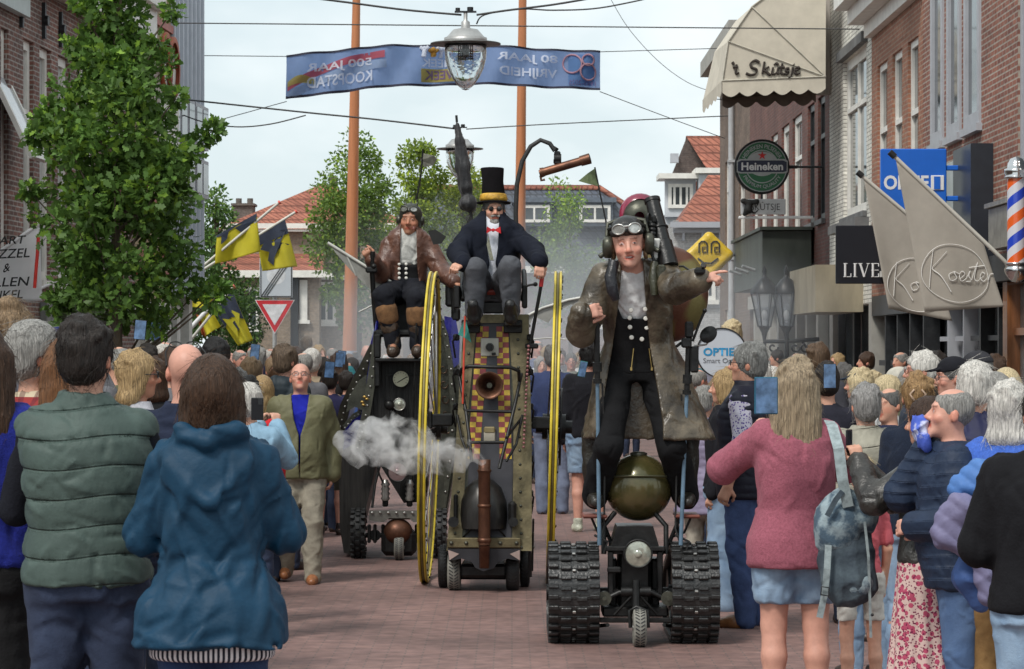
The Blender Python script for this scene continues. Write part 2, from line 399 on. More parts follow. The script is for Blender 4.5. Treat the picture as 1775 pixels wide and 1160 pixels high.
# ============================================================ people
V3 = lambda *a: np.array(a, float)
def ik(s, w, l1=.29, l2=.265, hint=(0,1,-1)):
    s, w, hint = V3(*s), V3(*w), V3(*hint); d = w-s; D = np.linalg.norm(d); D2 = min(D, (l1+l2)*.999); d = d/D
    a = (l1*l1-l2*l2+D2*D2)/(2*D2); hh = sqrt(max(0, l1*l1-a*a)); hn = hint-d*(hint@d); hn /= np.linalg.norm(hn)+1e-9
    return s+d*a+hn*hh, s+d*D2
def hand(g, w, d, up, curl=.5, side=1, k=.006, sc=1.0, grip=None, spread=.25, point=False):
    """palm and five fingers. w wrist, d pointing direction, up = back of the hand, side=+1 thumb towards d x up"""
    d = V3(*d); d /= np.linalg.norm(d); up = V3(*up); up = up-d*(up@d); up /= np.linalg.norm(up); sd = np.cross(d, up)*side
    w = V3(*w); q = lambda a, b, c: w+(d*a+sd*b+up*c)*sc
    for b in (-.028, -.010, .010, .028): g.cone(q(.0, b*.55, 0), q(.085, b, .0), .015*sc, .0125*sc, .012)
    for i, (b, L_) in enumerate(((.030, .072), (.010, .080), (-.010, .075), (-.029, .058))):
        cu = curl if not (point and i == 0) else .12; p = q(.088, b, 0); a = 0; pts = [p]
        for j, f in enumerate((.45, .32, .25)):
            a += cu*(.95, 1.25, .9)[j]*1.15; dd = d*cos(a)-up*sin(a)+sd*(b*spread*6*(1-cu))
            p = p+dd*L_*f*sc; pts.append(p)
        g.chain(pts, [.0092*sc, .0088*sc, .0082*sc, .0072*sc], k)
    a = q(.022, .024, -.008); b = a+(sd*.62+d*.6-up*.45)*.045*sc; c = b+(d*.95-up*.35*(1+curl)-sd*.25*curl)*.034*sc; e = c+(d*.8-up*.4*(1+curl)-sd*.5*curl)*.025*sc
    g.chain([a, b, c, e], [.015*sc, .0115*sc, .0105*sc, .009*sc], .008)
STAND = dict(hip=(0,0,.93), sL=(.165,0,1.395), sR=(-.165,0,1.395), eL=(.215,.02,1.11), eR=(-.215,.02,1.11), wL=(.215,-.06,.865), wR=(-.215,-.06,.865),
    hL=(.09,0,.92), hR=(-.09,0,.92), kL=(.10,-.01,.50), kR=(-.10,-.01,.50), aL=(.105,.03,.09), aR=(-.105,.03,.09), neck=(0,.015,1.46), head=(0,0,1.628))
def pose(fem=False, **k):
    j = {a: V3(*b) for a, b in STAND.items()}
    if fem:
        for s in ('sL','sR','eL','eR','wL','wR'): j[s] = j[s]*V3(.87,1,1)
    for a, b in k.items():
        if a in j: j[a] = V3(*b)
    for s in 'LR':
        if 'reach'+s in k:
            r = k['reach'+s]; hint = k.get('hint'+s, (.5 if s == 'L' else -.5, .3, -1)); j['e'+s], j['w'+s] = ik(j['s'+s], r, hint=hint)
    j['lean'] = k.get('lean', 0)
    if 'neck' in k and not j['lean']: j['lean'] = (j['hip'][1]-j['neck'][1])/(j['neck'][2]-j['hip'][2])
    elif j['lean']:
        for n in ('sL','sR','neck','head'):
            if n not in k: j[n][1] -= j['lean']*(j[n][2]-j['hip'][2])
        for s in 'LR':
            if 'reach'+s in k:
                j['e'+s], j['w'+s] = ik(j['s'+s], k['reach'+s], hint=k.get('hint'+s, (.5 if s == 'L' else -.5, .3, -1)))
            else:
                for n in ('e'+s, 'w'+s):
                    if n not in k: j[n][1] -= j['lean']*.5
    j['hrot'] = k.get('hrot', (0,0,0))      # pitch (x, + looks down), roll, yaw
    j['hd'] = {s: k.get('hd'+s) for s in 'LR'}; j['hu'] = {s: k.get('hu'+s) for s in 'LR'}; j['curl'] = {s: k.get('curl'+s, .45) for s in 'LR'}
    j['point'] = {s: k.get('point'+s, False) for s in 'LR'}; j['thumb'] = {s: k.get('thumb'+s) for s in 'LR'}
    return j
def torso_prof(j, m=0, fem=False, fat=1.0, z0=.80, z1=1.50, belly=0, flare=0):
    f = fat; hz = j['hip'][2]-.93; out = []
    base = [(.78,.165,.115),(.90,.172,.125),(1.06,.150,.112),(1.20,.165,.122),(1.32,.172,.122),(1.38,.160,.105),(1.44,.105,.080),(1.50,.060,.060)]
    if fem: base = [(.78,.170,.125),(.90,.178,.130),(1.06,.132,.102),(1.20,.148,.118),(1.30,.150,.118),(1.38,.138,.098),(1.44,.090,.073),(1.50,.054,.054)]
    zs = np.linspace(z0, z1, 16); b = np.array(base)
    for z in zs:
        rx, ry = np.interp(z, b[:,0], b[:,1]), np.interp(z, b[:,0], b[:,2]); ff = f if z < 1.4 else 1+(f-1)*.4
        lean = -j['lean']*max(0, z+hz-j['hip'][2]); by = belly*math.exp(-((z-1.05)/.13)**2)
        mm = m if z < 1.43 else m*.6
        fl = flare*max(0, (1.05-z)/.3)
        out.append((z+hz, j['hip'][0]+(j['neck'][0]-j['hip'][0])*(z-.9)/.6, j['hip'][1]+lean-by*.5, rx*ff+mm+fl, ry*ff+mm+by*.5+fl))
    return out
def bounds(j, m=.14, z0=None):
    pts = np.array([v for v in j.values() if hasattr(v, 'shape') and v.shape == (3,)]); lo = pts.min(0)-m; hi = pts.max(0)+m; lo[2] = max(lo[2], -.03) if z0 is None else z0; lo[:2] -= .08; hi[:2] += .08; hi[2] += .06
    return lo, hi
def head_T(j): return j['head'], rotm((-j['hrot'][0], j['hrot'][1], j['hrot'][2]))
def skin_mat(tone='fair'):
    c = {'fair': (.56,.30,.21), 'tan': (.42,.20,.125), 'pink': (.58,.30,.225), 'pale': (.60,.37,.28)}[tone]
    m = mat('skin_'+tone, c, .48, var=.10, vs=22, bump=.12, bs=160, attr=True, spec=.4)
    m.node_tree.nodes['Principled BSDF'].inputs['Subsurface Weight'].default_value = 0; return m
def body(name, j, fem=False, fat=1.0, h=.010, tone='fair', face=None, legs=True, lm=1.0, headscale=1.0, hs=1.0, expr=None, beard=None, mouth=0):
    lo, hi = bounds(j); g = G(lo, hi, h); c, M = head_T(j); q = lambda x, y, z: c+M@(V3(x, y, z)*headscale); e = headscale; kk = min(.02, max(.01, h*1.2))
    g.loft(torso_prof(j, -.016, fem, fat, .88, 1.49), .02)
    n = j['neck']; g.cone(n-V3(0,0,.03), q(0, .012, -.06), .058 if not fem else .050, .053 if not fem else .046, .03)
    for s in 'LR':
        sh, el, wr = j['s'+s], j['e'+s], j['w'+s]; r = .92 if fem else 1.0
        g.cone(n-V3(0,0,.05), sh+V3(0,0,.004), .045, .044*r, .04); g.chain([sh, el], [.047*r, .038*r], .02); g.chain([el, wr], [.040*r, .027*r], .015)
        sg = 1 if s == 'L' else -1; d = j['hd'][s]; d = (wr-el) if d is None else d
        up = j['hu'][s]; up = (sg*1.0, 0, .25) if up is None else up
        dn = V3(*d)/np.linalg.norm(V3(*d)); th = j['thumb'][s]; upn = V3(*up)
        if th is None: th = -1 if s == 'L' else 1                # thumb forward with arms hanging
        hand(g, wr, dn, up, j['curl'][s], th, sc=(.93 if fem else 1.0)*hs, point=j['point'][s], k=.004)
        if legs:
            hp, kn, an = j['h'+s], j['k'+s], j['a'+s]
            mid = kn*.65+an*.35+V3(0,.012,0); g.chain([hp, kn], [.088*lm, .056*lm], .03); g.chain([kn, mid, an], [.054*lm, .055*lm, .036], .02)
            g.cone(an+V3(0,.02,-.04), an+V3(0,-.14,-.06), .035, .028, .02)
    # head
    g.ell(q(0,.012,.030), np.array((.076,.096,.092))*e, .02, M); g.ell(q(0,-.018,-.033), np.array((.062,.074,.080))*e, .03, M)
    g.ell(q(0,-.060,-.094), np.array((.026,.026,.020))*e, .025, M)
    if h <= .0115:
        g.cone(q(-.036,-.078,.030), q(.036,-.078,.030), .013*e, .013*e, .012)
        for sg in (-1, 1):
            g.ell(q(sg*.033,-.098,.006), np.array((.016,.016,.012))*e, .008, M, 's'); g.ell(q(sg*.032,-.0775,.006), .0125*e, .003)
            g.ell(q(sg*.040,-.062,-.028), np.array((.022,.022,.020))*e, .018, M)
            g.ell(q(sg*.078,.012,-.008), np.array((.010,.019,.031))*e, .006, M)
        g.cone(q(0,-.088,.012), q(0,-.112,-.028), .008*e, .0125*e, .008); g.cone(q(-.012,-.098,-.032), q(.012,-.098,-.032), .0095*e, .0095*e, .006)
        g.cone(q(-.022,-.080,-.057), q(.022,-.080,-.057), .0072*e, .0072*e, .006); g.cone(q(-.019,-.079,-.068), q(.019,-.079,-.068), .008*e, .008*e, .006)
        if mouth: g.ell(q(0,-.090,-.0625), np.array((.026,.014,.003+mouth*.005))*e, .003, M, 's')
    else:
        for sg in (-1,1): g.ell(q(sg*.076,.012,-.008), np.array((.012,.020,.030))*e, .006, M)
        g.cone(q(0,-.088,.012), q(0,-.108,-.028), .010*e, .0125*e, .01)
    me = g.mesh(name); co = g.co; L_ = (co-c)@M/e; col = np.ones((len(co), 3), np.float32)
    inh = (np.abs(L_) < .14).all(1)
    def blob(x, y, z, rx, ry, rz): return inh & ((((L_-(x,y,z))/(rx,ry,rz))**2).sum(1) < 1)
    def mul(m, c_, a=1.0): col[m] = col[m]*(1-a)+np.array(c_, np.float32)*a
    for sg in (-1,1): mul(blob(sg*.042,-.07,-.03,.026,.05,.022), (1.02,.88,.86)); mul(blob(sg*.078,.012,-.008,.02,.03,.035), (1.05,.85,.8))
    mul(blob(0,-.115,-.03,.018,.03,.016), (1.04,.84,.80))
    if beard is not None:
        bm = inh & (L_[:,1] < -.012) & (L_[:,2] < -.036+.25*np.abs(L_[:,0])) & (L_[:,2] > -.125) & (L_[:,1] < -.02-.5*(np.abs(L_[:,2]+.07)-.05)); mul(bm, beard, .85)
    mul(blob(0,-.088,-.0625,.0245,.03,.0125), (.92,.50,.48))
    if mouth: mul(blob(0,-.084,-.062,.028,.02,.0085), (.85,.42,.40)); mul(blob(0,-.084,-.0615,.024,.018,.0060), (.16,.07,.06)); mul(blob(0,-.084,-.0588,.018,.018,.0026), (1.2,2.0,2.5))
    for sg in (-1,1):
        mul(blob(sg*.033,-.09,.009,.021,.02,.011), (.78,.62,.58)); mul(blob(sg*.032,-.09,.0065,.013,.012,.0055), (1.0,1.5,1.9)); mul(blob(sg*.032,-.094,.0065,.006,.02,.0058), (.08,.10,.12))
        mul(blob(sg*.034,-.088,.0285,.022,.03,.0042), (.40,.33,.30) if expr != 'greybrow' else (.7,.8,.9))
    paint(me, co, col); return me
def cloth(kind, col, name=None, col2=None):
    m = cloth0(kind, col, name, col2)
    if m.get('folds'): return m
    m['folds'] = 1; t, p, N, L = nodes_of(m); c = N('ShaderNodeTexCoord'); n = N('ShaderNodeTexNoise'); n.inputs['Roughness'].default_value = .6
    n.inputs['Scale'].default_value = dict(leather=12, denim=9, nylon=9).get(kind, 8); n.inputs['Detail'].default_value = 4; n.inputs['Distortion'].default_value = .3; L(c.outputs['Object'], n.inputs['Vector'])
    b = N('ShaderNodeBump'); b.inputs['Strength'].default_value = dict(leather=.5, nylon=.3, knit=.15).get(kind, .3); b.inputs['Distance'].default_value = .02; L(n.outputs['Fac'], b.inputs['Height'])
    s = p.inputs['Normal']
    if s.links: L(s.links[0].from_socket, b.inputs['Normal'])
    L(b.outputs[0], s); return m
def quilted(kind, col, name, p=.098, z0=0.0):
    m = cloth(kind, col, name); t, pr, N, L = nodes_of(m); x, y, z = coords(m); a = math_(m, 'ABSOLUTE', math_(m, 'SINE', math_(m, 'MULTIPLY', math_(m, 'SUBTRACT', math_(m, 'ADD', z, math_(m, 'MULTIPLY', math_(m, 'SINE', math_(m, 'MULTIPLY', x, 14.0)), .010)), z0), pi/p)))
    h = math_(m, 'MINIMUM', math_(m, 'MULTIPLY', a, 6.0), 1.0); b = N('ShaderNodeBump'); b.inputs['Strength'].default_value = 1.0; b.inputs['Distance'].default_value = .012; L(h, b.inputs['Height']); L(pr.inputs['Normal'].links[0].from_socket, b.inputs['Normal']); L(b.outputs[0], pr.inputs['Normal'])
    n = N('ShaderNodeTexNoise'); n.inputs['Scale'].default_value = 26; n.inputs['Detail'].default_value = 3; mp = N('ShaderNodeMapping'); mp.inputs['Scale'].default_value = (1,1,.35); c = N('ShaderNodeTexCoord'); L(c.outputs['Object'], mp.inputs[0]); L(mp.outputs[0], n.inputs['Vector']); b2 = N('ShaderNodeBump'); b2.inputs['Strength'].default_value = .8; b2.inputs['Distance'].default_value = .014; L(math_(m, 'MULTIPLY', n.outputs['Fac'], math_(m, 'SUBTRACT', 1.15, a)), b2.inputs['Height']); L(b.outputs[0], b2.inputs['Normal']); L(b2.outputs[0], pr.inputs['Normal']); return m
def cloth0(kind, col, name=None, col2=None):
    nm = name or 'fabric_%s_%02x%02x%02x' % (kind, *(int(255*min(1, c)**.45) for c in col))
    if nm in _mats: return _mats[nm]
    if kind == 'knit': return mat(nm, col, .95, var=.22, vs=90, bump=.5, bs=260, sheen=.05, spec=.2)
    if kind == 'nylon': return mat(nm, col, .62, var=.15, vs=9, bump=.12, bs=60, spec=.28)
    if kind == 'leather': return mat(nm, col, .38, var=.45, vs=11, bump=.35, bs=70, spec=.5, detail=8, col2=col2)
    if kind == 'denim':
        return mat(nm, col, .9, var=.30, vs=7, bump=.3, bs=300, stretch=(1,1,.6), detail=8, col2=col2)
    return mat(nm, col, .88, var=.2, vs=14, bump=.25, bs=90, spec=.2)
def top_garment(name, j, mg=.02, fem=False, fat=1.0, h=.010, z0=.86, sleeve=1.0, sr=1.0, seed=1, wr=.006, puff=0, pp=.09, hood=False, collar=0, belly=0, flare=0, opening=None, fn=None, fr=20, cuff=0, neckz=1.50, cols=None, bound=.18, cr=None):
    lo, hi = bounds(j, bound); hz = j['hip'][2]-.93; lo[2] = z0+hz-.03; hi[2] = j['neck'][2]+.16
    for s in 'LR':
        if sleeve > 0: lo[2] = min(lo[2], j['e'+s][2]-.08, (j['w'+s][2]-.08) if sleeve > .6 else 9); hi[2] = max(hi[2], j['e'+s][2]+.1, (j['w'+s][2]+.1) if sleeve > .6 else -9)
    g = G(lo, hi, h); g.loft(torso_prof(j, mg, fem, fat, z0, neckz, belly, flare), .02)
    for s in 'LR':
        sh, el, wr_ = j['s'+s], j['e'+s], j['w'+s]; r = (.92 if fem else 1.0)*sr
        g.cone(j['neck']-V3(0,0,.055), sh+V3(0,0,.006), .045+mg*.6, .046*r+mg*.6, .05)
        if sleeve > 0:
            if sleeve <= .55: g.chain([sh, sh+(el-sh)*sleeve*2], [.048*r+mg, .048*r+mg], .03)
            else: g.chain([sh, el], [.048*r+mg*.9, .043*r+mg], .03); g.chain([el, el+(wr_-el)*min(1, (sleeve-.5)*2)], [.043*r+mg, .033*r+mg*.9], .02)
            if cuff: g.cone(wr_-(wr_-el)*.12, wr_-(wr_-el)*.02, cuff, cuff, .01)
    if collar: g.loft([(j['neck'][2]-.05, j['neck'][0], j['neck'][1]-.005, .085+mg*.3, .085+mg*.3), (j['neck'][2]+collar*.5, j['neck'][0], j['neck'][1]-.01, .078, .080), (j['neck'][2]+collar, j['neck'][0], j['neck'][1]-.012, .076, .080)], .02, capk=.008)
    if hood:
        n = j['neck']; g.ell(n+V3(0,.085,-.035), (.125,.065,.105), .03); g.cone(n+V3(-.09,.02,.015), n+V3(0,.10,.0), .035, .05, .03); g.cone(n+V3(.09,.02,.015), n+V3(0,.10,.0), .035, .05, .03)
    if fn: fn(g)
    if puff:
        g.disp(lambda X, Y, Z: puff*(.55-np.abs(np.sin(pi*(Z+.010*np.sin(14*X+seed)+.35*Y*0-z0)/pp))**.35)+0*X+0*Y)
    if wr: g.wrinkle(wr*.45, fr, seed)
    if wr and h < .012:
        c4 = cr or ((120, .012, .012, (.08, .30)) if not puff else (120, .008, .009, (.04, .12)))
        g.crease(c4[0], depth=c4[1], seed=seed, r=c4[2], L_=c4[3], bias=(.45,.45,1.0) if not puff else (1,1,.8))
    # neck hole
    n = j['neck']; g.cone(n+V3(0,-.005,-.005), n+V3(0,-.03,.2), .060, .068, .004, 's')
    if opening:
        g.cut(lambda X, Y, Z: np.maximum(np.abs(X-j['neck'][0]-opening.get('x', 0)*(Z*0+1))-np.interp(Z.ravel(), [a+hz for a, b in opening['w']], [b for a, b in opening['w']]).astype(np.float32).reshape(Z.shape), Y-(j['hip'][1]-j['lean']*np.maximum(0, Z-j['hip'][2]))+.01))
    me = g.mesh(name)
    if cols is not None: paint(me, g.co, cols(g.co))
    return me
def bottom_garment(name, j, fem=False, fat=1.0, h=.010, kind='trousers', mg=.012, seed=2, wr=.006, lm=1.0, flare=0, topz=1.02, shortz=.6, fr=22, cz=None):
    lo, hi = bounds(j, .14); hz = j['hip'][2]-.93; hi[2] = max(topz+hz+.05, j['kL'][2]+.16, j['kR'][2]+.16); g = G(lo, hi, h)
    if kind == 'skirt':
        g.loft([(topz+hz,0,j['hip'][1],.135*fat,.11*fat),(.92,0,0,.185*fat,.14*fat),(.5,0,0,.20*fat,.17*fat),(.08,0,0,.25*fat,.21*fat)], .02)
        g.disp(lambda X, Y, Z: .012*np.sin(np.arctan2(Y, X)*17+3*Z)*np.clip(1.05-Z, 0, 1)); g.wrinkle(wr*.6, 14, seed, np.array((1,1,.25)))
        return g.mesh(name)
    pr = torso_prof(j, mg-.002, fem, fat, .82, topz); g.loft(pr, .03)
    for s in 'LR':
        hp, kn, an = j['h'+s], j['k'+s], j['a'+s]
        an2 = an+V3(0,0,-.035)
        g.chain([hp+V3(0,0,-.02), kn], [.092*lm*fat+mg, .060*lm+mg+flare*.5], .03)
        if kind == 'trousers': g.chain([kn, kn*.5+an*.5+V3(0,.01,0), an2], [.060*lm+mg+flare*.5, .058*lm+mg+flare*.8, .044+mg+flare], .02)
    if kind == 'shorts': g.cutz(shortz)
    if wr: g.wrinkle(wr*.6, fr, seed, np.array((.7,.7,1.3)))
    if cz is not None: g.cutz(cz, 'below')
    if wr and h < .012: g.crease(100, depth=.012, seed=seed, r=.012, L_=(.06,.18), bias=(1,1,.55))
    return g.mesh(name)
def shoe_mesh(name, j, h=.010, high=0):
    lo, hi = bounds(j, .14); hi[2] = max(j['aL'][2], j['aR'][2])+.08+high; lo[2] = min(j['aL'][2], j['aR'][2])-.13; g = G(lo, hi, h)
    for s in 'LR':
        a = j['a'+s]; d = V3(0,-1,0) if j.get('toe') is None else j['toe'][s]
        g.cone(a+V3(0,0,.02+high)-d*0, a+V3(0,0,-.04), .044+high*.06, .044, .02); g.cone(a-d*.02+V3(0,0,-.055), a+d*.08+V3(0,0,-.05), .040, .044, .02); g.cone(a+d*.08+V3(0,0,-.055), a+d*.165+V3(0,0,-.062), .044, .033, .02)
        z = a[2]-.092
        g.put(lambda X, Y, Z: np.maximum(z-Z, 0)*3-.0+0*X+0*Y+np.where(Z > z, 9, 0), a-.3, a+.3, 0, 'x')
    g.F = np.maximum(g.F, (min(j['aL'][2], j['aR'][2])-.0895)-g.ax[2].reshape(1,1,-1)) if j.get('toe') is None else g.F
    return g.mesh(name)
def hair_mesh(name, j, style='short', h=.008, seed=3, e=1.0, vol=1.0, strand=.0024, fringe=0):
    c, M = head_T(j); q = lambda x, y, z: c+M@(V3(x, y, z)*e); lo = c-V3(.24,.24,.5 if style in ('long','bob','pony','longpony','sleek') else .16); hi = c+V3(.24,.26,.24); g = G(lo, hi, h); v = vol
    def face_cut(zt, y0=-.02):
        g.ell(q(0,-.10,-.045+zt), np.array((.070,.095,.098))*e, .012, M, 's')
        g.ell(q(0,-.02,-.145), np.array((.066,.10,.08))*e, .012, M, 's')
    if style in ('short', 'crop', 'thin', 'mess'):
        t = {'short': .014, 'crop': .007, 'thin': .006, 'mess': .024}[style]*v
        g.ell(q(0,.014,.032), np.array((.076+t,.097+t,.094+t*1.3))*e, .02, M)
        if style != 'thin': g.ell(q(0,.045,-.025), np.array((.066+t*.7,.062+t,.066))*e, .02, M)
        face_cut(0.0)
        g.cut(lambda X, Y, Z: None) if False else None
        for sg in (-1,1): g.ell(q(sg*.088,.008,-.022), np.array((.018,.021,.030))*e, .006, M, 's')
        if style == 'thin': g.ell(q(0,-.02,.14), np.array((.066,.088,.062))*e, .01, M, 's')
    if style in ('long', 'bob', 'longpony', 'sleek'):
        t = .016*v; g.ell(q(0,.014,.030), np.array((.078+t,.099+t,.095+t))*e, .02, M); zb = {'long': -.34, 'bob': -.13, 'longpony': -.30, 'sleek': -.20}[style]
        pr = [(.02,.016,.092,.092),(-.06,.022,.096,.088),(-.12,.040,.096,.072),(-.20,.062,.102,.052),(-.28,.072,.102,.040),(zb if zb < -.28 else -.281,.076,.094,.030)]
        for a, b in zip(pr, pr[1:]):
            if b[0] < zb-.01: b = (zb, *b[1:])
            for k_ in range(3):
                f0, f1 = k_/3, (k_+1)/3; A = [a[i]*(1-f0)+b[i]*f0 for i in range(4)]; B = [a[i]*(1-f1)+b[i]*f1 for i in range(4)]
                g.ell(q(0, A[1], A[0]), (A[2]*v*e, A[3]*v*e, .045*e), .03, M)
            if b[0] <= zb: break
        face_cut(0.005)
        g.ell(q(0,-.115,-.10), np.array((.062,.105,.20))*e, .01, M, 's')
    if style in ('bun', 'pony', 'claw'):
        t = .012*v; g.ell(q(0,.014,.032), np.array((.076+t,.098+t,.093+t))*e, .02, M); g.ell(q(0,.05,-.02), np.array((.068,.062,.066))*e, .02, M)
        face_cut(.0)
        for sg in (-1,1): g.ell(q(sg*.088,.004,-.022), np.array((.018,.02,.028))*e, .006, M, 's')
        if style == 'bun': g.ell(q(0,.06,.125), np.array((.048,.045,.038))*e, .012, M)
        if style == 'claw': g.ell(q(.01,.115,.03), np.array((.045,.032,.055))*e, .015, M); g.ell(q(-.02,.12,.07), np.array((.03,.02,.03))*e, .01, M)
        if style == 'pony': g.chain([q(0,.10,.05), q(0,.155,.02), q(0,.165,-.08), q(0,.15,-.19), q(0,.145,-.25)], [.026, .032, .034, .024, .008], .015)
    R = np.random.RandomState(seed)
    if style in ('mess','short','claw','bob','longpony'):
        for i in range(26 if style == 'mess' else 12):
            a, b = R.uniform(0, 2*pi), R.uniform(.15, 1.25); n = V3(cos(a)*sin(b), sin(a)*sin(b)*.8+.35, cos(b)*1.0); n /= np.linalg.norm(n)
            p = V3(0,.014,.03)+n*V3(.084,.105,.10); t_ = np.cross(n, R.normal(size=3)); t_ /= np.linalg.norm(t_)
            if p[1] < -.06 and p[2] < .07: continue
            g.chain([q(*(p-t_*.028)), q(*(p+n*.012*v)), q(*(p+t_*.03))], [.010, .013*v, .005], .012)
    if fringe: g.cone(q(-.05,-.075,.075), q(.045,-.085,.066), .022, .018, .02)
    X0 = c
    def strands(X, Y, Z):
        a = np.arctan2(X-X0[0], Y-X0[1]+.02); r = Z-X0[2]
        return strand*(np.sin(a*41+5*np.sin(9*r+seed)+3*np.sin(31*r))+.6*np.sin(a*23+4*np.sin(14*r+1)+seed)+.5*np.sin(70*r+7*a))*.6
    g.disp(strands); return g.mesh(name)
def hair_mat(col, name):
    if name in _mats: return _mats[name]
    m = mat(name, tuple(c*.8 for c in col), .5, var=.65, vs=2.2, stretch=(70,70,5), bump=.8, bs=3.0, detail=6, spec=.3); return m
HC = dict(brown=(.060,.030,.016), dark=(.022,.016,.013), black=(.012,.011,.011), blond=(.40,.27,.13), lblond=(.62,.50,.30), grey=(.30,.29,.27), white=(.66,.63,.58), auburn=(.17,.075,.03), dgrey=(.13,.125,.12), light=(.24,.16,.09))
def cap_mesh(name, j, h=.007, brim=True, puffy=0, z=.045):
    c, M = head_T(j); q = lambda x, y, z: c+M@V3(x, y, z); g = G(c-.2, c+.2, h); g.ell(q(0,.012,.045), (.090+puffy*.02,.108+puffy*.02,.092+puffy*.015), .01, M)
    n = M@V3(0,-.12,1); n /= np.linalg.norm(n); p0 = q(0,0,z); g.cut(lambda X, Y, Z: (X-p0[0])*n[0]+(Y-p0[1])*n[1]+(Z-p0[2])*n[2])
    if brim:
        for a, b in ((-.045,-.095),(0,-.115),(.045,-.095)): g.cone(q(a*.8,-.075,z+.012), q(a,b-.055,z-.004), .009, .006, .012)
    return g.mesh(name)
def flyaways(hair, seed, n=240, w=.0009):
    me = hair.data; nv = len(me.vertices)
    if nv < 50: return
    R = np.random.RandomState(seed); co = np.empty(nv*3, np.float32); me.vertices.foreach_get('co', co); co = co.reshape(-1,3); no = np.empty(nv*3, np.float32); me.vertices.foreach_get('normal', no); no = no.reshape(-1,3); vs = []; fs = []
    for i in R.randint(0, nv, n):
        p, q = co[i], no[i]; t = np.array((0,0,-1.0))+R.normal(size=3)*.45; t -= q*(t@q); t /= np.linalg.norm(t)+1e-6; l = R.uniform(.03,.10); lift = R.uniform(.05,.4); b0 = len(vs); s_ = np.cross(t, q); m = 5
        for k in range(m):
            u = k/(m-1); c_ = p-q*.002+t*l*u+q*(lift*l*u*(1-.5*u))+s_*l*.2*sin(3*u+i); ww = w*(1-.7*u)
            vs += [c_+s_*ww, c_-s_*ww*.5+q*ww, c_-s_*ww*.5-q*ww]
        fs += [(b0+k*3+a, b0+k*3+(a+1)%3, b0+k*3+3+(a+1)%3, b0+k*3+3+a) for k in range(m-1) for a in range(3)]
    m2 = bpy.data.meshes.new('loose_strands'); m2.from_pydata([tuple(map(float, v)) for v in vs], [], fs); o = link('loose_strands', m2, hair.data.materials[0], hair); tag(o, kind='stuff')
def glasses(parent, j, m, dark=False, e=1.0, up=0.0):
    c, M = head_T(j); q = lambda x, y, z: Vector(c+M@(V3(x, y, z)*e)); b = MB()
    for sg in (-1,1):
        b.tube([q(sg*.034+.024*cos(a), -.110+abs(sg*.034+.024*cos(a))*.25, .004+up+.017*sin(a)) for a in np.linspace(0, 2*pi, 15)[:-1]], .0022, 5, 0, True)
        b.tube([q(sg*.058,-.096,.008+up), q(sg*.080,-.06,.008+up), q(sg*.084,.012,.006+up*.8)], .0025, 5)
        if dark: b.add([q(sg*.034+.023*cos(a), -.109+abs(sg*.034+.023*cos(a))*.25, .004+up+.016*sin(a)) for a in np.linspace(0, 2*pi, 15)[:-1]], [tuple(range(14))], 0)
    b.tube([q(-.011,-.108,.010+up), q(.011,-.108,.010+up)], .0022, 5)
    return b.build('glasses', m, parent)
# ============================================================ ground
m_pave = brick('paving_clinker', (.225,.130,.112), (.185,.108,.097), (.13,.095,.085), bw=.21, rh=.07, ms=.005, dirt=.38, mode='ground', bump=.5, rough=.75)
m_side = brick('paving_side', (.21,.175,.15), (.17,.15,.135), (.10,.09,.08), bw=.3, rh=.3, ms=.008, dirt=.3, mode='ground')
MB().box((-60,-12,-.3),(60,420,0)).build('ground', mat('ground_earth', (.14,.12,.10), .95, var=.3, vs=1.5), kind='structure')
MB().box((-4.6,-10,-.05),(4.3,150,.004)).build('street', m_pave, kind='structure')
b = MB(); b.box((4.32,-10,-.05),(5.52,95,.05)); b.build('pavement', m_side, kind='structure')
b = MB(); b.box((-8.4,-10,-.05),(-4.62,75,.05)); b.build('pavement', m_side, kind='structure')
b = MB(); b.box((-4.62,-10,-.03),(-4.5,75,.055)); b.box((4.2,-10,-.03),(4.32,95,.055)); b.build('kerb', mat('kerb_stone', (.28,.27,.25), .8, var=.25), kind='structure')
# ============================================================ facade builder
WHITE = mat('white_paint', (.72,.70,.65), .5, var=.12, vs=5); GREYP = mat('grey_paint', (.36,.37,.40), .45, var=.08, vs=5)
DARKM = mat('dark_metal', (.03,.032,.035), .45, metal=.4, var=.3, vs=12)
GLASS = mat('window_glass', (.05,.06,.065), .08, var=.6, vs=.7, spec=.8)
SHOPG = mat('shop_glass', (.09,.11,.12), .07, var=.9, vs=1.1, spec=.9)
CURT = mat('net_curtain', (.42,.42,.40), .9, var=.35, vs=2, stretch=(1,8,.3))
ROOFR = brick('red_roof_tiles', (.37,.135,.085), (.30,.105,.07), (.16,.05,.03), bw=.24, rh=.30, ms=.03, dirt=.35, bump=1.0)
ROOFS = brick('slate_blue_tiles', (.085,.10,.13), (.06,.072,.10), (.03,.035,.045), bw=.26, rh=.32, ms=.03, dirt=.3, bump=1.0, rough=.5)
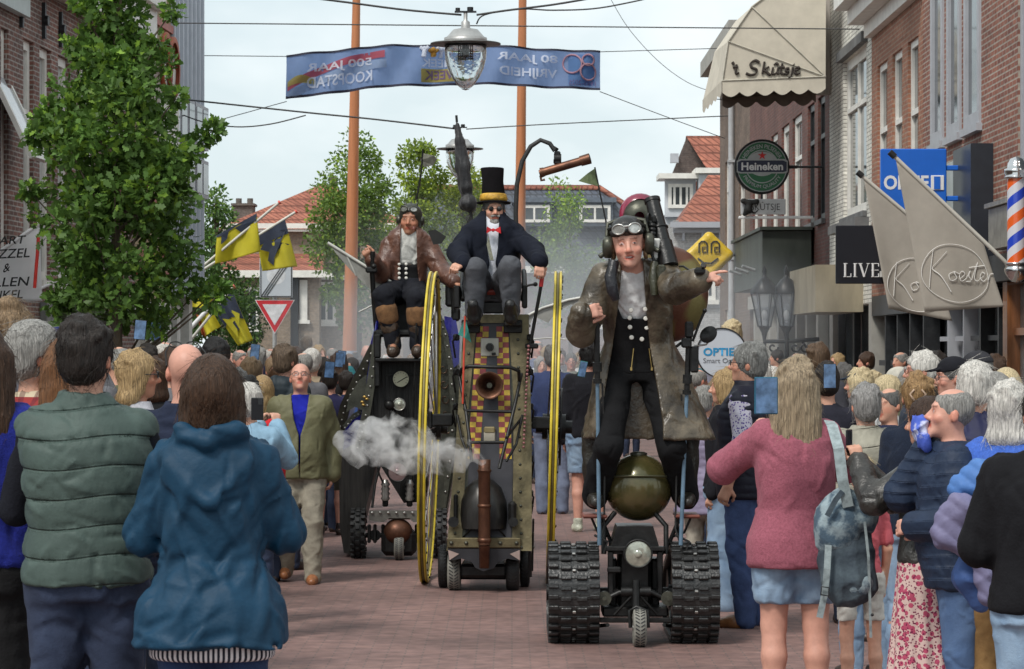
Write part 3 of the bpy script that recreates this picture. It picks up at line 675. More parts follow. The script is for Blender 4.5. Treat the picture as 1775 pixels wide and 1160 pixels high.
class Facade:
    "walls along the street: u runs with the street, w comes out of the wall, z up"
    def __init__(s, name, label, x, side, yaw=0, cat='building'):
        s.sg = -1 if side == 'R' else 1; s.root = empty(name, (x, 0, 0), yaw, label, cat)
    def T(s, u, w, z): return (s.sg*w, u, z)
    def bx(s, b, u0, u1, w0, w1, z0, z1, mi=0):
        xs = sorted((s.sg*w0, s.sg*w1)); return b.box((xs[0], u0, z0), (xs[1], u1, z1), mi)
    def wall(s, u0, u1, z0, z1, openings, m, depth=8, name='wall', arch=0):
        b = MB(); us = sorted({u0, u1, *[o[0] for o in openings], *[o[1] for o in openings]}); zs = sorted({z0, z1, *[o[2] for o in openings], *[o[3] for o in openings]})
        for a, c in zip(us, us[1:]):
            run = None
            for e, f in zip(zs, zs[1:]):
                hole = any(o[0] <= a+1e-6 and c-1e-6 <= o[1] and o[2] <= e+1e-6 and f-1e-6 <= o[3] for o in openings)
                if hole:
                    if run: s.bx(b, a, c, -.3, 0, *run); run = None
                else: run = (run[0], f) if run else (e, f)
            if run: s.bx(b, a, c, -.3, 0, *run)
        s.bx(b, u0, u1, -depth, -.302, z0, z1)
        return b.build(name, m, s.root)
    def window(s, u0, u1, z0, z1, fm, sill=True, trans=.68, mull=0, fw=.07, rec=.12, glass=None, sm=None, name='window', curtain=True):
        b = MB()
        s.bx(b, u0, u0+fw, -rec-.06, -rec, z0, z1); s.bx(b, u1-fw, u1, -rec-.06, -rec, z0, z1)
        s.bx(b, u0+fw, u1-fw, -rec-.06, -rec, z0, z0+fw); s.bx(b, u0+fw, u1-fw, -rec-.06, -rec, z1-fw, z1)
        if trans: zt = z0+(z1-z0)*trans; s.bx(b, u0+fw, u1-fw, -rec-.055, -rec+.01, zt-.04, zt+.04)
        for i in range(mull): uu = u0+(u1-u0)*(i+1)/(mull+1); s.bx(b, uu-.03, uu+.03, -rec-.053, -rec+.006, z0+fw, z1-fw)
        f = b.build(name, fm, s.root)
        g = MB(); s.bx(g, u0+.01, u1-.01, -rec-.05, -rec-.04, z0+.01, z1-.01); g.build('pane', glass or GLASS, f)
        if sill: c = MB(); s.bx(c, u0-.06, u1+.06, -.1, .07, z0-.09, z0-.002); c.build('sill', sm or fm, f)
        return f
XR = 5.5
dR = lambda px: XR*FPX/(px-CX)
RED1 = brick('brick_red', (.30,.115,.075), (.20,.07,.05), (.36,.31,.26), dirt=.35)
RED2 = brick('brick_orange', (.36,.16,.095), (.29,.115,.07), (.34,.24,.18), dirt=.25)
RED3 = brick('brick_dark_red', (.17,.062,.048), (.12,.045,.038), (.13,.09,.075), dirt=.4)
BROWN = brick('brick_brown', (.20,.135,.095), (.15,.10,.075), (.15,.12,.10), dirt=.4)
YEL = brick('brick_yellow', (.42,.33,.19), (.36,.27,.15), (.28,.22,.15), dirt=.25)
WBR = brick('brick_white_painted', (.74,.72,.65), (.66,.64,.58), (.24,.23,.20), ms=.007, dirt=.3)
MIXB = brick('brick_mixed', (.24,.105,.08), (.13,.07,.06), (.34,.31,.28), dirt=.4)
WOODP = mat('varnished_wood', (.26,.10,.035), .35, var=.4, vs=3, stretch=(6,6,.6), coat=.3)
CONC = mat('grey_plaster', (.33,.32,.29), .85, var=.2, vs=2)
STONE = mat('bluestone', (.13,.13,.13), .7, var=.3, vs=3)
# A: nearest right
A = Facade('shop_building', 'nearest red brick building on the right behind the barber pole, wooden shopfront below', XR, 'R')
a0, a1 = 20.0, dR(1726)
opw = [(29.4, 30.9, 3.65, 7.2), (26.2, 27.7, 3.65, 7.2)]
A.wall(a0, a1, 2.85, 9.5, opw, RED1)
for o in opw: A.window(*o, GREYP, mull=0, fw=.14, rec=.02)
b = MB(); A.bx(b, a0, a1-.02, -.2, .10, 2.55, 2.849); A.bx(b, a0, a1-.02, -6, -.35, 0, 2.549); b.build('fascia', DARKM, A.root)
for i, u in enumerate(np.arange(22, a1-.1, 1.56)):
    b = MB(); A.bx(b, u, u+.28, -.2, .04, .01, 2.54); b.build('pilaster', WOODP, A.root)
    if u+1.5 < a1:
        g = MB(); A.bx(g, u+.30, u+1.54, -.12, -.10, .5, 2.5); g.build('shop_window', SHOPG, A.root)
        b = MB(); A.bx(b, u+.29, u+1.55, -.14, -.02, .02, .49); A.bx(b, u+.29, u+1.55, -.14, -.03, 1.95, 2.03); b.build('window_panel', WOODP, A.root)
b = MB(); A.bx(b, a1-2.0, a1-.7, .04, .20, 2.9, 3.35); A.bx(b, a1-2.06, a1-.64, .02, .24, 3.36, 3.41); b.build('shutter_box', mat('zinc', (.30,.29,.26), .5, metal=.5, var=.3, vs=5), A.root)
# B
Bb = Facade('brick_house', 'red brick house with three tall grey window frames and a dark steel corner panel', XR, 'R')
b0, b1 = a1+.02, dR(1600)
opb = []
for px0, px1 in ((1616,1642),(1644,1672),(1674,1706)): opb.append((dR(px1-5), dR(px0), 4.45, 7.6))
Bb.wall(b0, b1, 2.9, 9.5, opb, RED1)
for o in opb: Bb.window(*o, GREYP, mull=0, fw=.15, rec=-.03, sm=GREYP)
b = MB(); Bb.bx(b, dR(1722), dR(1690), .002, .26, 2.35, 4.15); b.build('dark_panel', mat('dark_blue_panel', (.018,.022,.03), .4, var=.2), Bb.root)
b = MB(); Bb.bx(b, dR(1689), dR(1630), .002, .06, 2.45, 4.12); b.build('steel_canopy', mat('brushed_steel', (.42,.45,.44), .35, metal=.7, var=.15, vs=3, stretch=(1,1,.2)), Bb.root)
b = MB(); Bb.bx(b, b0, b1-.01, -6, -.5, 0, 2.899); Bb.bx(b, b0, b1-.01, -.49, .0, 2.5, 2.898); b.build('shop_base', DARKM, Bb.root)
for u in np.arange(b0+.1, b1-.9, 1.25):
    g = MB(); Bb.bx(g, u+.06, u+1.1, -.22, -.20, .35, 2.48); g.build('shop_window', SHOPG, Bb.root)
    b = MB(); Bb.bx(b, u-.03, u+.05, -.24, -.05, .01, 2.49); Bb.bx(b, u+.052, u+1.15, -.24, -.1, .02, .34); Bb.bx(b, u+.052, u+1.15, -.23, -.12, 1.9, 1.96); b.build('shop_frame', GREYP if u > b0+2 else DARKM, Bb.root)
# C
Cc = Facade('brick_house', 'orange brick house with a white cornice and three narrow white windows', XR, 'R')
c0, c1 = b1+.02, dR(1511)
opc = [(dR(1592), dR(1574), 2.95, 6.05), (dR(1564), dR(1547), 2.95, 6.05), (dR(1538), dR(1521), 2.95, 6.05)]
Cc.wall(c0, c1, 2.6, 6.75, opc, RED2)
for o in opc: Cc.window(*o, WHITE, fw=.10, rec=.04)
b = MB(); Cc.bx(b, c0-.1, c1+.2, -.3, .35, 6.77, 7.0); Cc.bx(b, c0-.16, c1+.28, -.3, .55, 7.0, 7.5); Cc.bx(b, c0, c1, -.3, .12, 6.55, 6.765); b.build('cornice', WHITE, Cc.root)
b = MB(); Cc.bx(b, c0, c1, -7, -.302, 0, 2.599); Cc.bx(b, c0, c1, -.3, .0, 2.3, 2.598); b.build('shop_base', DARKM, Cc.root)
for u in np.arange(c0+.05, c1-.9, 1.3):
    g = MB(); Cc.bx(g, u+.09, u+1.2, -.2, -.18, .3, 2.29); g.build('shop_window', SHOPG, Cc.root)
    b = MB(); Cc.bx(b, u, u+.08, -.24, -.02, .01, 2.29); Cc.bx(b, u+.082, u+1.21, -.22, -.08, 1.55, 1.63); Cc.bx(b, u+.082, u+1.21, -.22, -.08, .02, .28); b.build('shop_frame', DARKM, Cc.root)
# D white painted
D = Facade('white_brick_house', 'white painted brick house with one tall window over a dark stone sill', XR, 'R')
d0, d1 = c1+.02, dR(1438)
opd = [(dR(1502), dR(1462), 3.95, 6.55)]
D.wall(d0, d1, 2.5, 9.2, opd, WBR)
f = D.window(*opd[0], WHITE, fw=.16, rec=.06, sm=STONE, mull=1)
b = MB(); D.bx(b, opd[0][0]-.3, opd[0][1]+.35, -.02, .22, 3.70, 3.84); D.bx(b, opd[0][0]-.15, opd[0][1]+.2, -.02, .10, 6.56, 6.72); split(b.build('ledge', STONE, D.root), 'ledge')
b = MB(); D.bx(b, d0, d1, -7, -.302, 0, 2.499); D.bx(b, d0, d0+.35, -.3, 0, 0, 2.499); D.bx(b, d1-.5, d1, -.3, 0, 0, 2.499); b.build('shop_base', CONC, D.root)
g = MB(); D.bx(g, d0+.36, d1-.52, -.22, -.20, .2, 2.48); g.build('shop_window', SHOPG, D.root)
b = MB(); D.bx(b, d0+.36, d1-.52, -.2, -.1, .01, .19); [D.bx(b, u, u+.09, -.19, -.08, .2, 2.48) for u in (d0+.4, (d0+d1)/2, d1-.65)]; b.build('shop_frame', DARKM, D.root)
b = MB(); D.bx(b, dR(1497)+.05, dR(1445), .0, .75, 2.38, 3.12); b.build('shop_canopy', mat('beige_panel', (.27,.235,.165), .75, var=.25, vs=3, stretch=(1,1,.3)), D.root)
# weathered oriel board
b = MB(); D.bx(b, d1-.15, d1+.1, .003, .28, 6.2, 9.2); b.build('weathered_board', mat('weathered_wood', (.36,.33,.30), .9, var=.3, vs=3, stretch=(6,6,.5)), D.root)
# E dark red brick
E = Facade('brick_house', 'dark red brick house behind the cream awning and beer sign', XR, 'R')
e0, e1 = d1+.02, dR(1300)
ope = []
for px0, px1 in ((1418,1430),(1400,1412),(1374,1390),(1355,1368),(1337,1348),(1318,1330),(1305,1314)): ope.append((dR(px1), dR(px0), 4.1 if px0 > 1395 else 3.75, 6.3))
E.wall(e0, e1, 3.0, 9.0, ope, RED3)
for i, o in enumerate(ope): E.window(*o, DARKM if i < 2 else WHITE, fw=.12, rec=.05, sm=STONE)
b = MB(); E.bx(b, e0, e1, -7, -.302, 0, 2.999); E.bx(b, e0, e1, -.3, .05, 2.7, 2.998); b.build('shop_base', CONC, E.root)
for u in np.arange(e0+.3, e1-1.5, 1.9):
    g = MB(); E.bx(g, u+.1, u+1.5, -.2, -.18, .5, 2.69); g.build('shop_window', SHOPG, E.root)
    b = MB(); E.bx(b, u+1.52, u+1.88, -.29, .0, .01, 2.69); E.bx(b, u-.02, u+.08, -.2, -.1, .01, 2.69); E.bx(b, u+.09, u+1.5, -.2, -.05, .01, .48); b.build('pier', CONC, E.root)
b = MB(); E.bx(b, dR(1412), dR(1352), .06, .95, 2.95, 3.95); E.bx(b, dR(1413), dR(1351), .05, 1.0, 3.96, 4.02); b.build('shop_canopy', mat('dark_green_panel', (.045,.055,.045), .6, var=.45, vs=2, stretch=(1,1,.3)), E.root)
b = MB()
for i in range(3):
    u = dR(1395)+i*1.6; b.cyl(E.T(u, .1, 3.0), E.T(u-.3, 1.2, 3.35), .03)
split(b.build('awning_arm', mat('grey_metal', (.32,.33,.33), .5, metal=.3), E.root), 'awning_arm')
# F brown brick with drainpipe
F_ = Facade('brick_house', 'brown brick corner house with a pale drainpipe at the far right end of the street', XR, 'R')
f0, f1 = e1+.02, dR(1248)
opf = [(dR(1268)+.1, dR(1257), 4.3, 6.6), (dR(1292), dR(1281), 4.0, 6.6), (dR(1268)+.1, dR(1257), .9, 2.8)]
F_.wall(f0, f1, 0, 9.0, opf, BROWN, depth=6)
for o in opf: F_.window(*o, WHITE, fw=.12, rec=.05)
b = MB(); b.tube([F_.T(dR(1274), .09, z) for z in (.05, 2.5, 2.6, 9.0)], .075, 10); [F_.bx(b, dR(1274)-.1, dR(1274)+.1, 0, .18, z, z+.06) for z in (1.5, 4, 6.4)]; b.build('drainpipe', mat('zinc_pipe', (.40,.41,.42), .5, var=.1), F_.root)
b = MB(); F_.bx(b, f0-.1, f1+.3, -.3, .5, 9.01, 9.4); b.build('cornice', CONC, F_.root)
# ---------------------------------------------------------------- left side
YAW = -.053; XL0 = -8.6
def dL(px): return XL0/((px-CX)/FPX-.053)
def lf(name, label): return Facade(name, label, XL0, 'L', -atan2(.053, 1))
def zL(py, px): return GZ(py, dL(px))
Lf = lf('brick_house', 'mixed brown brick house on the left with tall white sash windows behind the street tree')
l0, l1 = 20.0, dL(235)
opl = []
for px0, px1 in ((2,16),(41,60),(69,90),(101,122),(140,165),(185,215)): opl.append((dL(px0+1), dL(px1), 2.75, zL(70,50)-.0))
opl.append((dL(-75), dL(-15), 2.75, 5.9))
Lf.wall(l0, l1, 0, 6.75, opl, MIXB)
for o in opl: Lf.window(*o, WHITE, fw=.13, rec=.06, trans=.7, glass=CURT if o[0] > 38 else GLASS)
b = MB(); Lf.bx(b, l0, l1+.1, -.3, .35, 6.76, 7.3); Lf.bx(b, l0, l1+.1, -.3, .5, 7.302, 7.6); b.build('cornice', WHITE, Lf.root)
b = MB()
for px in (36, 75, 104): u = dL(px); Lf.bx(b, u-.04, u+.04, 0, .05, 6.1, 6.6); b.cyl(Lf.T(u, .03, 6.35), Lf.T(u, .09, 6.35), .07)
split(b.build('wall_anchor', DARKM, Lf.root), 'wall_anchor')
b = MB(); M_ = Matrix.Rotation(.35, 4, 'Y'); q = Lf.T(dL(10), .15, 4.9)
cw = MB(); cw.box((-.03,-.45,-.7),(.03,-.36,.7)); cw.box((-.03,.36,-.7),(.03,.45,.7)); cw.box((-.03,-.36,-.7),(.03,.36,-.61)); cw.box((-.03,-.36,.61),(.03,.36,.7)); o = cw.build('open_casement', WHITE, Lf.root, q, (0,-.45,.0))
MB().box((-.01,-.36,-.61),(.01,.36,.61)).build('pane', mat('bright_pane', (.55,.58,.6), .1, var=.1), o)
b = MB(); Lf.bx(b, dL(-20), dL(39), .0, .12, zL(22,20), zL(-30,20)); b.build('sign_board', mat('pale_sign', (.5,.56,.55), .6, var=.1), Lf.root)
b = MB(); Lf.bx(b, dL(70), dL(140), .01, .10, .06, 2.45); b.build('fluted_shopfront', mat('grey_fluted', (.17,.17,.16), .6, var=.6, vs=2, stretch=(1,9,.1)), Lf.root)
Ly = lf('banded_brick_house', 'yellow brick house with red bands and white arches behind the top of the street tree')
y0, y1 = l1+.02, dL(297)
Ly.wall(y0, y1, 2.6, 8.2, [(dL(262), dL(275), 5.0, 6.9), (dL(240), dL(256), 5.0, 6.9)], YEL)
b = MB(); [Ly.bx(b, y0, y1, .001, .05, z, z+.13) for z in (3.0, 3.3, 4.2, 4.5, 5.9, 6.15, 7.3)]; b.build('red_band', mat('red_glazed_brick', (.33,.06,.03), .5), Ly.root)
b = MB()
for pxa, pxb in ((258,290),): Ly.bx(b, dL(pxa)-.1, dL(pxb), .052, .22, 4.6, 6.6)
b.build('white_plaster', WHITE, Ly.root)
for px in (263, 276):
    b = MB(); c = Ly.T(dL(px), .23, 6.6); b.lathe([(.42,-.02),(.52,0),(.52,.06),(.42,.06)], c, (1,0,0), 20); b.build('red_arch', mat('terracotta', (.32,.08,.035), .7), Ly.root)
b = MB(); Ly.bx(b, y0, y1, -7, -.302, 0, 2.599); Ly.bx(b, y0, y1, -.3, 0, 2.3, 2.598); Ly.bx(b, y1-1.2, y1-.3, -.3, .06, 0, 2.29); b.build('shop_base', WHITE, Ly.root)
Lm = lf('metal_clad_building', 'pale grey metal clad building with narrow windows beside the open sky')
m0, m1 = y1+.02, dL(355)
MC = mat('corrugated_cladding', (.50,.53,.58), .5, metal=.1, var=.06, vs=4)
b = MB(); 
Lm.bx(b, m0, m1, -10, 0, 2.75, 10.5)
for u in np.arange(m0, m1-.2, .45): Lm.bx(b, u, u+.07, .001, .07, 2.76, 10.5)
b.build('wall', MC, Lm.root)
for r, (za, zb) in enumerate(((4.6,5.3),(5.5,6.3))):
    for px in (299, 312, 325, 338, 349):
        u = dL(px); f = MB(); Lm.bx(f, u-.36, u+.36, .001, .09, za, zb); f = f.build('window', GREYP, Lm.root); g = MB(); Lm.bx(g, u-.28, u+.28, .092, .10, za+.07, zb-.07); g.build('pane', GLASS, f)
b = MB(); Lm.bx(b, m0, m1-.5, -9.8, -.8, 0, 2.745); b.build('ground_floor', CONC, Lm.root)
b = MB(); [Lm.bx(b, u, u+.35, -.6, -.2, .01, 2.745) for u in (m0+.1, (m0+m1)/2, m1-.5)]; b.build('column', WHITE, Lm.root)
# ---------------------------------------------------------------- houses closing the view
def winf(parent, x0, x1, z0, z1, y, fm=WHITE, fw=.12, mull=1, trans=None, sill=True):
    "window on a wall that faces the camera"
    f = MB(); f.box((x0,y-.08,z0),(x0+fw,y,z1)); f.box((x1-fw,y-.08,z0),(x1,y,z1)); f.box((x0+fw,y-.08,z0),(x1-fw,y,z0+fw)); f.box((x0+fw,y-.08,z1-fw),(x1-fw,y,z1))
    for i in range(mull): x = x0+(x1-x0)*(i+1)/(mull+1); f.box((x-.04,y-.075,z0+fw),(x+.04,y-.002,z1-fw))
    if trans: z = z0+(z1-z0)*trans; f.box((x0+fw,y-.07,z-.04),(x1-fw,y-.004,z+.04))
    if sill: f.box((x0-.1,y-.16,z0-.14),(x1+.1,y,z0-.001))
    f = f.build('window', fm, parent); MB().box((x0+.05,y-.04,z0+.05),(x1-.05,y-.02,z1-.05)).build('pane', GLASS, f); return f
def hiproof(b, x0, x1, y0, y1, z0, z1, ins=None, mi=0, ov=.25):
    x0 -= ov; x1 += ov; y0 -= ov; y1 += ov; ym = (y0+y1)/2; ins = (y1-y0)/2 if ins is None else ins
    b.add([(x0,y0,z0),(x1,y0,z0),(x1,y1,z0),(x0,y1,z0),(x0+ins,ym,z1),(x1-ins,ym,z1)], [(0,1,5,4),(1,2,5),(2,3,4,5),(3,0,4),(3,2,1,0)], mi)
d = 112.0; X = lambda px: GX(px, d); Z = lambda py: GZ(py, d)
H1 = empty('brick_house', (0,0,0), 0, 'beige brick house under a red hipped tile roof behind the yellow flags', 'building')
BEIGE = brick('brick_beige', (.31,.235,.17), (.26,.195,.14), (.25,.21,.17), dirt=.2); PINK = brick('brick_pinkish', (.27,.19,.175), (.235,.165,.15), (.25,.21,.19), dirt=.15)
b = MB(); b.box((X(398),d,0),(X(700),d+6.5,Z(398))); b.box((X(385),d-2.2,0),(X(560),d-.01,Z(478))); b.build('wall', BEIGE, H1)
b = MB(); hiproof(b, X(385), X(720), d-.2, d+6.5, Z(398), Z(312), 3.9); b.build('roof', ROOFR, H1)
b = MB(); b.add([(X(378),d-2.6,Z(476)),(X(566),d-2.6,Z(476)),(X(566),d-.02,Z(440)),(X(378),d-.02,Z(440))], [(0,1,2,3)]); b.add([(X(378),d-2.6,Z(478)),(X(566),d-2.6,Z(478)),(X(566),d-.02,Z(478)),(X(378),d-.02,Z(478))], [(3,2,1,0)]); b.build('lower_roof', ROOFR, H1)
b = MB(); b.box((X(385),d-.4,Z(402)),(X(720),d-.2,Z(388))); b.box((X(378),d-2.8,Z(484)),(X(640),d-2.6,Z(472))); b.box((X(555),d-1.2,Z(486)),(X(700),d-.9,Z(470))); b.build('gutter', WHITE, H1)
b = MB(); b.box((X(560),d-1.0,0),(X(700),d-.01,Z(480))); b.build('bay', BEIGE, H1)
for a in ((424,458,500,570),(527,540,488,556),(553,585,490,560)):
    winf(H1, X(a[0]), X(a[1]), Z(a[3]), Z(a[2]), d-2.21 if a[0] < 540 and a[0] < 500 else d-2.25 if a[0] < 545 else d-1.02)
b = MB(); b.box((X(512),d-2.5,0),(X(525),d-2.2,Z(480))); b.build('dark_post', DARKM, H1)
b = MB(); b.box((X(395),d+2,Z(390)),(X(430),d+3.2,Z(352))); b.box((X(392),d+1.9,Z(352)),(X(433),d+3.3,Z(348))); b.cyl((X(403),d+2.6,Z(348)),(X(403),d+2.6,Z(338)),.12); b.cyl((X(423),d+2.6,Z(348)),(X(423),d+2.6,Z(338)),.12); b.box((X(562),d+3,Z(318)),(X(574),d+3.8,Z(296))); split(b.build('chimney', brick('brick_grey', (.14,.12,.10), (.11,.09,.08), (.15,.13,.12)), H1), 'chimney')
# slate roofed terrace on the right
H2 = empty('slate_roofed_terrace', (0,0,0), 0, 'pink brick terrace under a blue slate roof with white dormer windows', 'building')
d2 = 118.0; X = lambda px: GX(px, d2); Z = lambda py: GZ(py, d2)
b = MB(); b.box((X(650),d2,0),(X(1250),d2+7,Z(470))); b.build('wall', PINK, H2)
b = MB(); b.add([(X(640),d2-.5,Z(470)),(X(1255),d2-.5,Z(470)),(X(1042),d2+2.4,Z(322)),(X(720),d2+2.4,Z(322)),(X(640),d2+7.5,Z(470)),(X(1255),d2+7.5,Z(470)),(X(1042),d2+4.4,Z(322)),(X(720),d2+4.4,Z(322))], [(0,1,2,3),(1,5,6,2),(5,4,7,6),(4,0,3,7),(3,2,6,7),(4,5,1,0)])
ob = b.build('roof', ROOFS, H2)
b = MB(); b.tube([(X(720),d2+2.4,Z(320)),(X(1042),d2+2.4,Z(320)),(X(1255),d2-.5,Z(468))], .13, 6); b.build('ridge_tiles', ROOFR, H2)
b = MB(); b.box((X(798),d2-.75,Z(474)),(X(1252),d2-.5,Z(462))); b.build('gutter', WHITE, H2)
for px in (925, 1030):
    t = MB(); t.box((X(px-32),d2-.15,Z(392)),(X(px+32),d2+2.2,Z(352))); t.box((X(px-38),d2-.35,Z(351.5)),(X(px+38),d2+2.2,Z(343))); t = t.build('dormer', mat('slate_grey_paint', (.10,.12,.15), .6), H2)
    f = winf(H2, X(px-26), X(px+28), Z(386), Z(356), d2-.16, mull=1, sill=False)
for px in (870, 1055, 1130): winf(H2, X(px-18), X(px+18), Z(565), Z(505) if px == 870 else Z(480), d2-.01)
# white houses on the right end
H3 = empty('white_house', (0,0,0), 0, 'white house with red tile gable and corner dormer above the round shop sign', 'building')
d3 = 88.0; X = lambda px: GX(px, d3); Z = lambda py: GZ(py, d3)
WPL = mat('white_plaster', (.50,.52,.55), .8, var=.12, vs=2)
b = MB(); b.box((X(1168),d3,0),(X(1300),d3+8,Z(382))); b.build('wall', brick('brick_pale', (.46,.45,.44), (.40,.39,.38), (.34,.33,.32)), H3)
b = MB(); b.add([(X(1172),d3-.4,Z(390)),(X(1300),d3-.4,Z(390)),(X(1300),d3+2.2,Z(296)),(X(1236),d3+2.2,Z(296)),(X(1172),d3+4.5,Z(390))], [(0,1,2,3),(0,3,4)]); b.build('roof', ROOFR, H3)
b = MB(); b.box((X(1160),d3-.6,Z(396)),(X(1300),d3-.4,Z(386))); b.box((X(1166),d3-.3,Z(404)),(X(1300),d3-.01,Z(396.2))); [b.box((X(p),d3-.28,Z(418)),(X(p+4),d3-.005,Z(404.2))) for p in (1182, 1215, 1245)]; b.build('cornice', GREYP, H3)
for px in (1185, 1225): winf(H3, X(px-13), X(px+15), Z(520), Z(450), d3-.01)
b = MB(); b.box((X(1176),d3-.05,Z(534)),(X(1300),d3-.01,Z(526))); b.build('ledge', GREYP, H3)
H4 = empty('gabled_house', (0,0,0), 0, 'taller house behind with dark gable, red roof and white dormers, right of the backpack tube', 'building')
d4 = 100.0; X = lambda px: GX(px, d4); Z = lambda py: GZ(py, d4)
b = MB(); b.box((X(1150),d4,0),(X(1320),d4+7,Z(378))); b.box((X(1152),d4-.4,Z(377)),(X(1205),d4-.01,Z(312))); b.box((X(1208),d4-1,Z(355)),(X(1300),d4-.01,Z(305))); b.build('wall', WPL, H4)
b = MB(); b.box((X(1140),d4-.9,Z(312)),(X(1212),d4+1,Z(303))); b.box((X(1202),d4-1.3,Z(304)),(X(1310),d4+1,Z(295))); b.build('dormer_cornice', WHITE, H4)
b = MB(); b.prism([(X(1166),Z(304)),(X(1260),Z(304)),(X(1260),Z(232)),(X(1194),Z(234))], d4+1.0, d4+1.4); b.build('gable', brick('brick_dark_brown', (.13,.095,.085), (.10,.075,.07), (.12,.10,.09)), H4)
b = MB(); b.add([(X(1192),d4+.9,Z(233)),(X(1300),d4+.9,Z(233)),(X(1300),d4-.6,Z(296)),(X(1224),d4-.6,Z(296))], [(3,2,1,0)]); b.add([(X(1192),d4+.96,Z(232)),(X(1300),d4+.96,Z(232)),(X(1300),d4+6,Z(320)),(X(1192),d4+6,Z(320))], [(0,1,2,3)]); b.build('roof', ROOFR, H4)
b = MB(); b.add([(X(1212),d4+.80,Z(238)),(X(1222),d4+.80,Z(238)),(X(1246),d4-.2,Z(284)),(X(1234),d4-.2,Z(284))], [(3,2,1,0)]); b.build('solar_strip', DARKM, H4)
b = MB(); b.add([(X(1100),d4-.8,Z(432)),(X(1215),d4-.8,Z(432)),(X(1215),d4+.9,Z(345)),(X(1180),d4+.9,Z(352)),(X(1135),d4+.4,Z(385))], [(0,1,2,3,4)]); b.build('slate_slope', ROOFS, H4)
winf(H4, X(1157), X(1200), Z(362), Z(320), d4-.41, mull=3, sill=False); winf(H4, X(1216), X(1240), Z(350), Z(316), d4-1.01)
b = MB(); b.box((X(1164),d4+.6,Z(280)),(X(1178),d4+.9,Z(264))); b.build('chimney', GREYP, H4)
# ============================================================ vegetation
def leaf_mesh(name, cen, dirs, size, cols, shape='oak', seed=0):
    R = np.random.RandomState(seed); n = len(cen)
    sh = {'oak': [(0,0),(.16,.14),(.10,.26),(.30,.42),(.17,.52),(.30,.72),(.14,.80),(0,1),(-.14,.80),(-.30,.70),(-.16,.54),(-.30,.40),(-.10,.28),(-.16,.12)], 'plain': [(0,0),(.26,.35),(.18,.75),(0,1),(-.18,.75),(-.26,.35)]}[shape]
    sh = np.array(sh); k = len(sh); d = dirs/np.linalg.norm(dirs, axis=1)[:,None]; s_ = np.cross(d, R.normal(size=(n,3))); s_ /= np.linalg.norm(s_, axis=1)[:,None]; nn = np.cross(d, s_)
    sz = (size*R.uniform(.65, 1.2, n))[:,None,None]
    v = cen[:,None,:]+sz*(sh[None,:,0,None]*s_[:,None,:]+sh[None,:,1,None]*d[:,None,:]+(np.abs(sh[None,:,0,None])*.35-.12*sh[None,:,1,None]**2)*nn[:,None,:])
    me = bpy.data.meshes.new(name); me.vertices.add(n*k); me.vertices.foreach_set('co', v.astype(np.float32).ravel()); me.loops.add(n*k); me.loops.foreach_set('vertex_index', np.arange(n*k, dtype=np.int32))
    me.polygons.add(n); me.polygons.foreach_set('loop_start', np.arange(0, n*k, k, dtype=np.int32)); me.update()
    paint(me, v.reshape(-1,3), np.repeat(cols, k, 0)); return me
def leafmat(name, col):
    m = mat(name, col, .5, var=.2, vs=3, attr=True, spec=.3); t, p, N, L = nodes_of(m)
    tr = N('ShaderNodeBsdfTranslucent'); ms = N('ShaderNodeMixShader'); ms.inputs[0].default_value = .35; o = t.nodes['Material Output']
    L(p.inputs['Base Color'].links[0].from_socket, tr.inputs[0]); L(p.outputs[0], ms.inputs[1]); L(tr.outputs[0], ms.inputs[2]); L(ms.outputs[0], o.inputs[0]); return m
